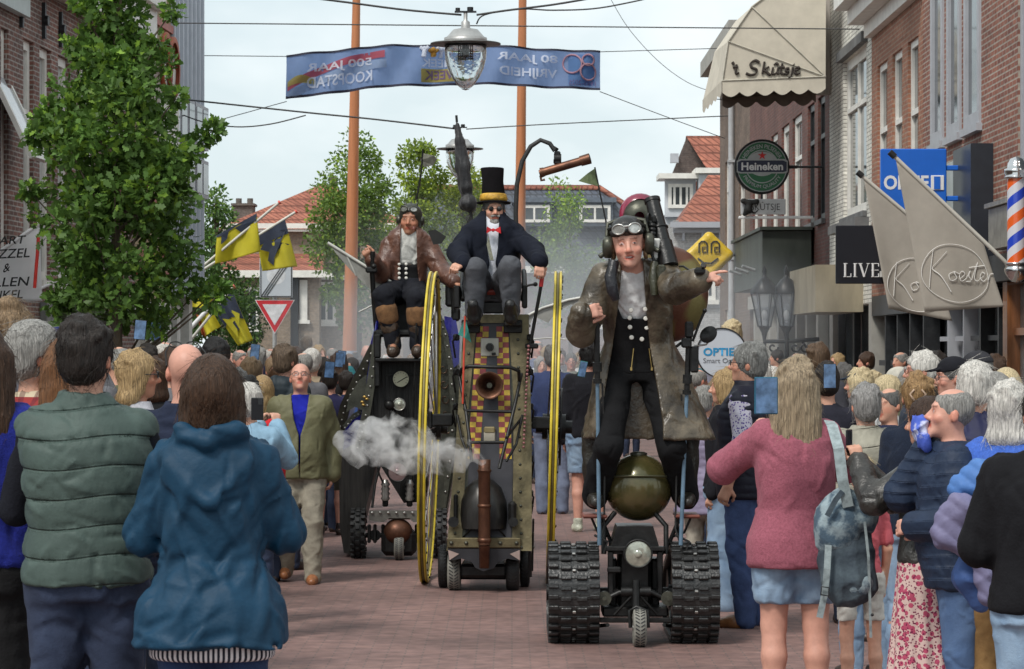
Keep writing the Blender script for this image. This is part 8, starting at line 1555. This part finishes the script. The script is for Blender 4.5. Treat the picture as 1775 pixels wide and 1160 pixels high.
# beige pole flags
FLG = transl(mat('beige_flag', (.50,.46,.40), .85, var=.08, vs=4, bump=.1), .30); POLE = mat('cream_pole', (.55,.53,.47), .4, var=.05)
KO = [[(.15,.2),(.12,.55),(.10,.95)],[(.34,.22),(.20,.45),(.14,.58),(.26,.72),(.40,1.02)],[(.44,.62),(.37,.68),(.40,.80),(.48,.74),(.44,.62),(.52,.66)],[(.52,.76),(.60,.66),(.56,.60),(.52,.68),(.55,.80),(.62,.74)],[(.62,.74),(.68,.58),(.66,.68),(.69,.78),(.62,.80)],[(.70,.76),(.78,.40),(.74,.70),(.78,.78),(.83,.70)],[(.66,.52),(.88,.46)],[(.83,.72),(.88,.64),(.84,.60),(.82,.70),(.86,.78),(.91,.72)],[(.92,.62),(.93,.76),(.95,.64),(1.0,.62)]]
def pole_flag(name, label, tip, base, cl, d, cen, rx, ry, kx0, kx1, ky0, ky1, dy=0):
    r = empty(name, P(*base, d), 0, label, 'flag', 'beige flags on sloping wall poles'); o_ = r.location.copy(); W_ = lambda px, py, y=0: P(px, py, d)+Vector((0,y,0))-o_
    b = MB(); b.tube([W_(*base), W_(*tip)], .022, 10); b.build('pole', POLE, r); b = MB(); t_ = W_(*tip); dd = (t_-W_(*base)).normalized(); b.cyl(t_-dd*.02, t_+dd*.06, .035, n=10); b.build('pole_tip', INK, r)
    ob, fn = cloth_sheet('flag_cloth', [W_(*c) for c in cl], FLG, r, amp=.045, fr=5, seed=d)
    (ax_, ay_), (bx_, by_), (cx_, cy_), (dx_, dy_) = cl
    def uv(px, py):
        u, v = .5, .5
        for _ in range(12):
            X = lambda u, v: (np.array((ax_,ay_))*(1-u)+np.array((bx_,by_))*u)*(1-v)+(np.array((dx_,dy_))*(1-u)+np.array((cx_,cy_))*u)*v
            f0 = X(u, v)-np.array((px,py)); J = np.stack([(X(u+1e-3,v)-X(u,v))/1e-3, (X(u,v+1e-3)-X(u,v))/1e-3], 1); du = np.linalg.solve(J, -f0); u += du[0]; v += du[1]
        return u, v
    on = lambda px, py: fn(*uv(px, py), .015)
    b = MB(); b.tube([on(cen[0]+rx*cos(a)*(1+.04*sin(3*a)), cen[1]+ry*sin(a)+.12*(rx*cos(a))) for a in np.linspace(0,2*pi,48)], .0040, 5); b.build('ring_emblem', TXW, r)
    strokes('lettering', [[(kx0+(kx1-kx0)*x_, ky0+(ky1-ky0)*y_+(x_-.5)*6) for x_, y_ in p_] for p_ in KO], on, .0048, TXW, r)
    return on, r
on, r = pole_flag('wall_flag', 'larger beige flag with white script nearest the barber pole', (1549,270), (1745,456), [(1553,277),(1706,425),(1740,532),(1602,541)], 30.8, (1655,474), 58, 50, 1598,1722, 418,505); put_text('conceptstore', mat('flag_grey_print', (.36,.33,.29), .8), lambda u, v: on(1642+u*62, 483+v*7+u*5), 0, 1, 0, 1, r)
on, r = pole_flag('wall_flag', 'smaller beige flag partly hidden behind the larger one', (1493,304), (1700,478), [(1497,310),(1600,396),(1650,557),(1540,535)], 33.0, (1590,494), 52, 46, 1538,1650, 440,520)
# yellow and black flags, town flag
FY = transl(mat('flag_yellow', (.62,.55,.035), .8, var=.08, vs=3), .35); FK = transl(mat('flag_navy', (.035,.045,.075), .8, var=.1), .2)
def yflag(label, tip, base, cl, d, navy, eagle, seed):
    r = empty('town_flag', P(*base, d), 0, label, 'flag', 'yellow and black town flags'); o_ = r.location.copy(); W_ = lambda px, py: P(px, py, d)-o_
    b = MB(); b.tube([W_(*base), W_(*tip)], .03, 8); b.build('pole', POLE, r); b = MB(); b.tube([W_(*tip), W_(tip[0]+3,tip[1]-2)], .045, 8); b.build('pole_tip', mat('red_tip', (.6,.08,.05), .5), r)
    ob, fn = cloth_sheet('flag_cloth', [W_(*c) for c in cl], FY, r, amp=.10, fr=7, seed=seed)
    def patch(pts, off, m, n):
        b = MB(); b.add([fn(u, v, off) for u, v in pts], [tuple(range(len(pts)))]); b.build(n, m, r)
    if navy:
        n_ = 14; b = MB(); vs = []
        for i in range(n_+1):
            u = navy[0]+(navy[1]-navy[0])*i/n_
            for k in range(7): vs.append(fn(u, navy[2](u)*k/6, .02))
        b.add(vs, [(i*7+k, i*7+k+1, (i+1)*7+k+1, (i+1)*7+k) for i in range(n_) for k in range(6)]); b.build('navy_field', FK, r)
    for e in eagle: patch(e[0], .035, FK if e[1] else FY, 'eagle_emblem')
yflag('yellow flag with a dark emblem along its pole, nearest the grey cladding', (483,352), (345,467), [(376,408),(445,370),(452,436),(373,458)], 62, (.0,1.0,lambda u: .08+.03*sin(9*u)), [([(.12,.1),(.30,.1),(.26,.30),(.12,.40)],1),([(.45,.08),(.98,.05),(.98,.16),(.6,.30)],1)], 1)
yflag('yellow and black flag with an eagle emblem, partly hidden by the end of zone sign', (512,368), (348,470), [(444,408),(494,380),(515,462),(455,470)], 63, (0,1.0,lambda u: .30), [([(.05,.42),(.3,.2),(.5,.35),(.8,.16),(.95,.22),(.7,.42),(.95,.52),(.6,.55),(.42,.72),(.35,.9),(.2,.75),(.3,.55)],1),([(.42,.36),(.55,.36),(.58,.48),(.46,.5)],0)], 2)
yflag('yellow and black flag hanging low beside the give way sign', (404,498), (330,590), [(370,536),(402,502),(438,590),(412,600)], 60, (0,1.0,lambda u: .50-.1*sin(4*u)), [([(.1,.3),(.45,.45),(.65,.30),(.9,.45),(.7,.6),(.8,.8),(.5,.66),(.3,.85),(.2,.62)],0),([(.35,.52),(.55,.5),(.6,.7),(.4,.72)],1)], 3)
b = MB(); r = empty('pole_flag', P(322,580,61), 0, 'orange, blue and yellow striped flag on a white pole, lowest at the left', 'flag'); o_ = r.location.copy(); W_ = lambda px, py: P(px, py, 61)-o_
b.tube([W_(318,582), W_(360,537)], .05, 8); b.build('pole', WHI, r); cloth_sheet('flag_cloth', [W_(345,548), W_(366,536), W_(382,566), W_(356,583)], FY, r, amp=.08, fr=6, seed=4); cloth_sheet('flag_cloth', [W_(340,545), W_(346,547), W_(357,584), W_(350,580)], transl(mat('flag_orange', (.50,.16,.05), .8)), r, amp=.05, fr=6); cloth_sheet('flag_cloth', [W_(327,505), W_(370,500), W_(368,535), W_(328,532)], FY, r, amp=.08, fr=6, seed=9)
# left white shop flag
dW = 30.0; r = empty('shop_flag', P(0,470,dW), 0, 'white hanging shop flag with black capitals at the left edge', 'flag'); o_ = r.location.copy(); W_ = lambda px, py: P(px, py, dW)-o_
ob, fn = cloth_sheet('flag_cloth', [W_(-75,490), W_(68,388), W_(74,522), W_(-66,522)], transl(mat('flag_white', (.78,.78,.78), .8, var=.03), .4), r, amp=.03, fr=6, seed=2); b = MB(); b.tube([W_(-90,500), W_(75,383)], .02, 8); b.tube([W_(60,505), W_(120,478), W_(190,430)], .016, 8); b.build('pole', WHI, r)
ft_ = lambda px, py: W_(px, py)+Vector((0,-.16,0))
for t, x0, x1, y0, y1 in (('KAART', -28,50,411,425),('PUZZEL', -28,56,433,449),('&', 10,22,458,472),('SPELLEN', -46,56,482,498),('WINKEL', -36,44,505,520)): put_text(t, INK, lambda u, v: ft_(x0+(x1-x0)*u, y0+(y1-y0)*v-(u-.5)*4), 0, 1, 0, 1, r, shear=.18, bold=.012)
b = MB(); b.tube([ft_(71,408), ft_(69,440), ft_(64,500)], .02, 5); b.build('red_trim', mat('red_trim', (.55,.03,.02), .6), r)
# traffic signs
dT = 66.0; r = empty('give_way_sign', (GX(476,dT), dT, 0), 0, 'red and white give way triangle on a grey pole beneath the square zone sign', 'road sign'); Zt = lambda py: GZ(py,dT); Xt = lambda px: GX(px,dT)-GX(476,dT)
b = MB(); b.cyl((0,.04,0),(0,.04,Zt(448)),.05,n=10); b.build('pole', ZINC, r)
def tri(s_, y, m, n, th=.02): c_ = (0, Zt(540)); k_ = [(Xt(442),Zt(520)),(Xt(511),Zt(520)),(Xt(476.5),Zt(579))]; MB().prism([(c_[0]+(x_-c_[0])*s_, c_[1]+(z_-c_[1])*s_) for x_, z_ in k_], y, y+th).build(n, m, r)
tri(1.0, -.02, WHI, 'sign_plate'); tri(.95, -.026, mat('sign_red', (.52,.02,.03), .45), 'red_border', .004); tri(.62, -.032, mat('sign_paper', (.60,.60,.62), .5), 'white_centre', .004)
r = empty('zone_sign', (GX(479,dT), dT, 0), 0, 'square white end of zone sign with diagonal black lines above the triangle', 'road sign'); b = MB(); b.bbox((0,-.05,(Zt(447)+Zt(516))/2), (57*dT/FPX,.03,69*dT/FPX), .01); b.build('sign_plate', mat('sign_pale', (.46,.50,.54), .5, var=.05), r)
b = MB(); xl, xr_, zt, zb = -26.5*dT/FPX, 26.5*dT/FPX, Zt(449), Zt(514); [b.tube(q_, .012, 4) for q_ in ([(xl,-.07,zb),(xr_,-.07,zb)],[(xl,-.07,zt),(xr_,-.07,zt)],[(xl,-.07,zb),(xl,-.07,zt)],[(xr_,-.07,zb),(xr_,-.07,zt)])]; [b.tube([(xl+o_,-.072,zb+.02),(xr_-.14+o_,-.072,zt-.02)], .011, 4) for o_ in (.02,.08,.14)]; b.build('marking', INK, r); b = MB(); b.add([(.22*cos(a),-.068,(zt+zb)/2+.06+.22*sin(a)) for a in np.linspace(0,2*pi,25)[:-1]], [tuple(range(24))]); b.build('faded_disc', mat('faded_white', (.56,.58,.60), .6), r)
# round optician board
dO = 26.0; r = empty('round_shop_board', (GX(1251,dO), dO, GZ(612,dO)), 0, 'round white optician board on a stand behind the grey haired man', 'sign'); Ro = 44*dO/FPX
b = MB(); b.lathe([(0,.05),(Ro,.05),(Ro,-.01),(Ro*.96,-.015),(Ro*.95,0)], (0,0,0), (0,1,0), 48); b.cyl((0,.03,-Ro),(0,.03,-GZ(612,dO)),.03); b.build('rim', INK, r); b = MB(); b.add([(Ro*.95*cos(a),-.004,Ro*.95*sin(a)) for a in np.linspace(0,2*pi,49)[:-1]], [tuple(range(48))]); b.build('board', mat('board_white', (.50,.53,.58), .5, var=.03), r)
fo = lambda px, py: Vector((GX(px,dO)-GX(1251,dO), -.008, GZ(py,dO)-GZ(612,dO))); put_text('OPTIE 1', mat('cyan_print', (.01,.25,.50), .5), lambda u, v: fo(1219+u*66, 603+v*14), 0, 1, 0, 1, r, bold=.03); put_text('Smart Optics', mat('grey_print', (.10,.10,.11), .6), lambda u, v: fo(1219+u*66, 621+v*11), 0, 1, 0, 1, r)
# twin lanterns
LGL = mat('lantern_glass', (.30,.34,.38), .1, alpha=.45, spec=.8)
r = empty('twin_lantern', (GX(1400,48), 48, 0), 0, 'pair of old fashioned black lanterns on a scrolled wall bracket', 'street lamp'); lp = lambda px, py, y=0: Vector((GX(px,48)-GX(1400,48), y, GZ(py,48)))
for px in (1325, 1363):
    b = MB(); c = lp(px,567); b.lathe([(.02,-.35),(.035,-.30),(.02,-.25),(.05,-.10),(.09,-.02),(.10,.0)], c, n=10); b.lathe([(.24,.56),(.25,.60),(.10,.80),(.05,.83),(.03,.90),(.045,.94),(.01,1.04),(0,1.06)], c, n=6); b.lathe([(.10,0),(.12,.02)], c, n=6)
    for a in np.linspace(0,2*pi,7)[:-1]+pi/6*0: b.cyl(c+Vector((.105*cos(a),.105*sin(a),.0)), c+Vector((.225*cos(a),.225*sin(a),.57)), .012, n=5)
    h_ = b.build('lantern_frame', BLK, r); b = MB(); b.lathe([(.10,.01),(.215,.56)], c, n=6); b.build('lantern_glass', LGL, h_); b = MB(); b.ball(c+Vector((0,0,.2)), (.05,.05,.09), 10); b.build('bulb', WHI, h_)
b = MB(); b.tube([lp(1325,592), lp(1363,592), lp(1420,588)], .035, 8); b.tube([lp(1363,560), lp(1364,615), lp(1360,628)], .04, 8); [b.tube([lp(cx_+rr_*cos(a)*(1-a/8), 602+rr_*sin(a)*(1-a/8)) for a in np.linspace(0,6,18)], .018, 5) for cx_, rr_ in ((1340,9),(1378,9),(1395,10),(1410,8))]; b.tube([lp(1390,592), lp(1405,612), lp(1422,618)], .02, 6); b.build('scroll_bracket', BLK, r)
# ============================================================ smoke
def smoke_mat(name, col, dens, sc, lo, hi, aniso=.2, grad=False, dist=0.0, stretch=(1,1,1)):
    m = bpy.data.materials.new(name); m.use_nodes = True; t = m.node_tree; t.nodes.clear(); N = t.nodes.new; L = t.links.new; o = N('ShaderNodeOutputMaterial'); v = N('ShaderNodeVolumePrincipled'); L(v.outputs[0], o.inputs['Volume']); v.inputs['Color'].default_value = (*col, 1); v.inputs['Anisotropy'].default_value = aniso
    c = N('ShaderNodeTexCoord'); mp = N('ShaderNodeMapping'); mp.inputs['Scale'].default_value = stretch; L(c.outputs['Object'], mp.inputs[0]); n = N('ShaderNodeTexNoise'); n.inputs['Scale'].default_value = sc; n.inputs['Detail'].default_value = 5; n.inputs['Roughness'].default_value = .62; n.inputs['Distortion'].default_value = dist; L(mp.outputs[0], n.inputs['Vector'])
    r = N('ShaderNodeMapRange'); L(n.outputs['Fac'], r.inputs[0]); r.inputs[1].default_value = lo; r.inputs[2].default_value = hi; r.inputs[3].default_value = 0; r.inputs[4].default_value = dens; out = r.outputs[0]
    if grad:
        g = N('ShaderNodeTexGradient'); g.gradient_type = 'SPHERICAL'; mg_ = N('ShaderNodeMapping'); mg_.inputs['Location'].default_value = (-1,-1,-1); mg_.inputs['Scale'].default_value = (2,2,2); L(c.outputs['Generated'], mg_.inputs[0]); L(mg_.outputs[0], g.inputs[0])
        q = N('ShaderNodeMath'); q.operation = 'MULTIPLY'; L(out, q.inputs[0]); L(g.outputs['Fac'], q.inputs[1]); out = q.outputs[0]
    L(out, v.inputs['Density']); return m
g_ = G((-1.35,-.4,-.35), (.15,.5,.45), .025); sk = lambda px, py: V3(GX(px,20.8)-GX(840,20.8), .0, GZ(py,20.8)-GZ(795,20.8))
g_.chain([sk(840,798), sk(825,788), sk(795,785), sk(760,795), sk(715,775), sk(675,765), sk(630,770), sk(600,765)], [.035,.075,.13,.14,.20,.19,.17,.11], .04); g_.chain([sk(700,760), sk(690,735), sk(712,748)], [.13,.06,.05], .05); g_.wrinkle(.03, 22, 3); g_.F += (.012*np.sin(40*g_.ax[0].reshape(-1,1,1)+20*g_.ax[2].reshape(1,1,-1))).astype(np.float32)
link('white_smoke', g_.mesh('white_smoke'), smoke_mat('white_smoke', (.985,.995,1.0), 15, 6.5, .47, .74, .1, dist=.9), None, (GX(840,20.8), 20.8, GZ(795,20.8)), label='white smoke drifting left from the copper chimney', cat='smoke', kind='stuff')
for nm, lb, px, py, d, r_, dn in (('smoke_veil', 'pale blue smoke veil hanging between the machines and the far trees', 900, 560, 52, (5.2,14,2.6), .05), ('smoke_veil', 'thicker bluish smoke low behind the chequered machine', 985, 560, 33, (1.9,5.5,1.3), .16), ('smoke_veil', 'thin smoke trail behind the riveted machine', 655, 590, 34, (1.3,5,1.0), .15), ('smoke_veil', 'thin smoke drifting past the lanterns on the right', 1290, 560, 40, (1.5,6,1.1), .07)):
    b = MB(); b.ball((0,0,0), r_, 28); ob = b.build(nm, smoke_mat(nm+lb[:6], (.86,.93,1.0), dn, .35 if r_[1] > 10 else .8, .30, .62, .1, True), None, (GX(px,d), d, max(GZ(py,d), r_[2]*.75))); tag(ob, lb, 'smoke', kind='stuff')

# smiling diamond sign
dD = 58.0; r = empty('diamond_sign', (GX(1229,dD), dD, GZ(442,dD)), 0, 'yellow diamond shaped sign with a drawn smile behind the pointing hand', 'sign'); fd = lambda px, py: V3(GX(px,dD)-GX(1229,dD), 0, GZ(py,dD)-GZ(451,dD))
g_ = G((-.6,-.2,-.6), (.6,.2,.6), .02); sd_ = [fd(1197,451), fd(1229,421), fd(1261,451), fd(1229,483)]
for i in range(4): g_.cone(sd_[i], sd_[(i+1)%4], .11, .11, .03)
g_.ell((0,0,0), (.34,.11,.34), .05); link('panel', g_.mesh('panel'), mat('sign_yellow', (.66,.44,.015), .35, var=.04), r)
b = MB(); fp = lambda px, py: Vector(fd(px,py))+Vector((0,-.125,0)); b.tube([fp(1209,457), fp(1219,465), fp(1232,466), fp(1244,457)], .018, 6)
for cx_ in (1218, 1239): b.tube([fp(cx_-7,448), fp(cx_-7,432), fp(cx_-3,428), fp(cx_+3,428), fp(cx_+7,432), fp(cx_+7,448)], .015, 6); b.tube([fp(cx_+5,446), fp(cx_-1,447), fp(cx_-1,438), fp(cx_+5,438)], .013, 6)
b.build('smile', INK, r); b = MB(); b.tube([(.5,.05,0),(XR-GX(1229,dD),.05,0)], .03, 6); b.build('bracket', DARKM, r)
# ============================================================ the crowd: prototypes, then copies
JK = dict(std=lambda f: pose(f, hrot=(.05,0,.12)), up=lambda f: raised(f, z=1.56, x=.06), turn=lambda f: pose(f, hrot=(.05,0,.6)))
PROTO = {}
for i, (k, fem, ps, hs_, ok) in enumerate((('ms',0,'std','short',{}),('mt',0,'turn','thin',{}),('mb',0,'std',None,{}),('wb',1,'turn','bob',{}),('wl',1,'std','long',{}),('mu',0,'up','short',{}),('wu',1,'up','bob',{}),('mm',0,'std','mess',{}),('wp',1,'turn','pony',{}),('mc',0,'turn','crop',{}))):
    o = person('x', 0, 0, 1, 0, bool(fem), j=JK[ps](bool(fem)), scale=1, loc=(0,0,0), hair=(hs_,'brown') if hs_ else None, h=.014, hh=.011, t=dict(col=(.05,.05,.06), mg=.028, collar=.03 if i % 2 else 0), b=JEAN); PROTO[k] = o
GRP = 'spectators lining the street'
def crowd(k, px, top, d, yaw, hc, tc, label, tone='fair', leg=None):
    src = PROTO[k]; c = copy_tree(src); c.location = (GX(px,d), d, 0); c.rotation_euler = (0,0,yaw); s_ = GZ(top,d)/1.755; c.scale = (s_,)*3; c['label'] = label; c['group'] = GRP
    def setm(o, m): o.material_slots[0].link = 'OBJECT'; o.material_slots[0].material = m
    setm(c, skin_mat(tone))
    for ch in c.children:
        n = ch.name.split('.')[0]
        if n == 'hair': setm(ch, hair_mat(HC[hc], 'hair_'+hc))
        if n == 'jacket': setm(ch, cloth('cotton', tc))
        if n == 'trousers' and leg: setm(ch, cloth('denim', leg))
    return c
NV, BK, GY, WH, OL, RD, BL, TN, TL = (.015,.02,.05), (.012,.012,.013), (.12,.12,.13), (.50,.50,.50), (.10,.10,.06), (.30,.03,.03), (.05,.12,.32), (.28,.22,.15), (.02,.14,.16)
CR = [
('mb',440,599,30,PI+.3,'grey',OL,'bald man just left of the hooded jacket man in the far left crowd','pink'),
('mt',417,606,33,0,'grey',NV,'grey haired man facing the camera under the low yellow flag','pink'),
('mb',400,611,36,.2,'grey',GY,'pink headed bald man far back, left of the low yellow flag','pink'),
('wb',432,622,25,PI+.2,'light',TN,'person with curly light brown hair in front of the raised phones'),
('wl',455,652,22,PI,'blond',GY,'blond haired woman low in the crowd behind the white haired person'),
('mu',446,603,28,PI,'grey',NV,'person holding a camera up high, left of the give way pole'),
('ms',476,622,27,.1,'light',BL,'boy facing the camera right under the give way sign'),
('wl',483,636,24.5,PI,'auburn',BK,'auburn haired woman left of the hooded jacket man'),
('mt',524,611,27,PI+.2,'grey',GY,'balding grey haired man directly behind the walking man'),
('mm',541,608,29,PI-.4,'white',TN,'silver haired man to the right behind the walking man'),
('mu',560,622,30,PI,'dark',BK,'dark haired person aiming a camera, right of the walking man'),
('mc',566,650,28,PI-.5,'dark',GY,'boy with short dark hair just right of the walking man'),
('ms',600,645,30,PI-.2,'dark',NV,'man with neat dark hair in a navy top beside the riveted machine'),
('mc',609,620,32,PI,'dark',BK,'man with cropped dark hair farther behind the riveted machine'),
('mc',582,684,29,PI+.2,'light',WH,'small fair haired boy in a white top by the walking man'),
('wu',588,612,31,PI-.1,'brown',TL,'woman with both hands up filming behind the cropped haired men'),
('mb',636,598,44,.1,'grey',GY,'bald man far behind, left of the blue flank of the machine','pink'),
('mb',650,590,47,.4,'grey',NV,'second bald man far behind, nearer the left mast','pink'),
('mm',531,585,52,PI,'light',GY,'fluffy haired child sitting high above the far crowd'),
('ms',390,628,29,PI,'dark',NV,'dark haired man left of the curly haired person in the crowd'),
('wb',408,640,24,PI+.1,'grey',BL,'grey bobbed woman behind the blue rain jacket woman'),
('mt',470,604,38,0,'white',WH,'white haired man in a pale top far back near the give way pole','pink'),
('ms',512,603,36,PI,'brown',RD,'man in a dark red top behind the hooded jacket man'),
('wb',553,600,40,.2,'blond',TN,'blond woman in a tan top facing the camera far left'),
('mt',575,603,42,PI,'grey',BL,'grey haired man in a blue top far left beside the mast'),
('ms',300,605,20,PI-.3,'brown',GY,'brown haired man between the sunglasses woman and the bald man'),
('mt',288,592,26,PI/2,'white',WH,'white haired man in profile far behind the sunglasses woman','pink'),
('wb',262,622,19,PI,'brown',BK,'brown haired woman just right of the sunglasses woman'),
('mu',255,600,22,PI-.1,'dark',BK,'person stretching both arms up to film beneath the oak tree'),
('ms',345,606,30,PI,'dark',NV,'dark haired man beyond the bald navy shirt man'),
('mt',205,600,20,PI,'grey',OL,'grey haired man in olive just right of the body warmer man'),
('wb',172,596,24,PI,'blond',TL,'fair haired person hidden behind the body warmer man'),
('mb',920,602,52,.1,'grey',BL,'bald man in blue far down the street left of the yellow wheel','pink'),
('ms',972,606,48,0,'brown',GY,'brown haired man far down the street right of the yellow wheel'),
('wb',1005,612,50,.2,'blond',WH,'blond woman in white far behind the phone holder'),
('mt',1035,606,44,PI,'grey',NV,'grey haired man in navy far behind the scooter rider'),
('ms',905,612,60,0,'dark',BL,'dark haired man farthest down the middle of the street'),
('wb',965,617,58,0,'grey',RD,'grey haired woman in red far down the street'),
('mt',1212,640,27,PI/2,'grey',GY,'grey haired man half hidden by the rider coat on the right','pink'),
('wb',1316,628,22,PI-.5,'white',WH,'white curly haired woman right behind the gilet man'),
('mm',1338,640,24,PI,'white',TN,'white haired person just left of the phone in a dark cover'),
('mt',1365,628,26,PI-.3,'dgrey',BK,'grey haired man low beneath the twin lanterns'),
('wb',1395,640,22,PI+.2,'blond',NV,'blond woman between the lanterns and the dark haired filmer'),
('ms',1462,632,24,PI-.4,'dgrey',GY,'dark grey haired man left of the denim cap'),
('wb',1517,645,25,PI/2,'lblond',TN,'pale blond woman right of the denim cap'),
('mm',1535,655,21,-PI/2,'lblond',WH,'fluffy pale haired woman in front of the flat cap'),
('mt',1540,672,17.4,-PI/2+.2,'dgrey',NV,'man with thinning grey hair filming left of the hair claw woman'),
('ms',1622,612,23,PI,'dark',BK,'dark haired man behind the two black caps'),
('wb',1575,640,22,PI-.2,'grey',OL,'grey bobbed woman behind the hair claw woman'),
('ms',1725,618,21,PI-.4,'brown',NV,'brown haired man beside the teal jacket by the wooden shopfront'),
('mt',1668,628,18.6,-PI/2,'white',TN,'balding white haired man between the caps and the navy jacket','pink'),
('wl',1745,640,17,PI-.4,'lblond',TL,'long fair haired woman against the wooden shopfront'),
('mm',1722,652,15.6,PI,'grey',BK,'grey haired person between the two white haired people at the right'),
('wb',1240,660,24,PI,'light',BL,'light brown haired woman behind the black jacket woman'),
('mt',1560,610,34,-PI/2,'grey',GY,'grey haired man far back by the shop windows'),
('ms',1500,612,36,-PI/2,'brown',BL,'brown haired man far back on the right pavement'),
('wb',1450,614,38,-PI/2,'blond',RD,'blond woman in red far back on the right pavement'),
('mt',1380,612,42,-PI/2,'grey',TN,'grey haired man in tan far back near the corner house'),
('ms',1345,608,46,-PI/2,'dark',NV,'dark haired man in navy far back near the corner house'),
('wb',1300,610,40,PI,'blond',GY,'blond woman far behind the gilet man'),
('mu',140,592,19,PI,'grey',GY,'grey haired person with raised hands behind the auburn hair'),
('ms',30,560,16,PI,'dark',BK,'dark haired man behind the top knot at the left edge'),
]
for row in CR: crowd(*row)
R_ = np.random.RandomState(77); CN = list(HC); far = 0
TC = dict(navy=NV, black=BK, grey=GY, white=WH, olive=OL, red=RD, blue=BL, tan=TN, teal=TL)
pr_ = [(hc_, tc_) for hc_ in ('dark','brown','grey','white','blond','auburn','light') for tc_ in TC]; R_.shuffle(pr_)
HN = dict(dark='dark', brown='brown', grey='grey', white='white', blond='blond', auburn='auburn', light='light brown')
for i, (hc_, tc_) in enumerate(pr_[:48]):
    side = i % 3; d = R_.uniform(46, 74); px = (R_.uniform(385, 600), R_.uniform(880, 1050), R_.uniform(600, 720))[side] if i % 3 != 1 or i % 2 else R_.uniform(1050, 1240)
    crowd(('ms','wb','mt','mm','wp','mc')[i % 6], px, HY-(1.50+.25*R_.rand()-CAMH+0.0)*FPX/d*1.0, d, R_.choice([0, PI, .4, PI/2]), hc_, TC[tc_], 'distant %s haired person in a %s top %s' % (HN[hc_], tc_, ('in the far left crowd', 'far down the middle of the street', 'beyond the riveted machine')[side]))
for o in PROTO.values():
    for ch in list(o.children): bpy.data.objects.remove(ch)
    bpy.data.objects.remove(o)
for lb, px, py, d, yw in (('phone held high beneath the oak tree, showing its dark back', 243, 572, 21.5, 0), ('pale phone held high just right of the other under the oak', 269, 575, 23, .5), ('black phone aimed from the crowd right of the walking man', 571, 641, 25.6, .2), ('small camera held up above the far left crowd', 442, 610, 27.4, 0), ('dark phone held up just right of the walking man', 588, 624, 29, .4), ('blue phone held up in the crowd beside the walking man', 592, 620, 30.5, .1)): phone(lb, P(px, py, d), yw, 0, .1, PHB, .09, .15)
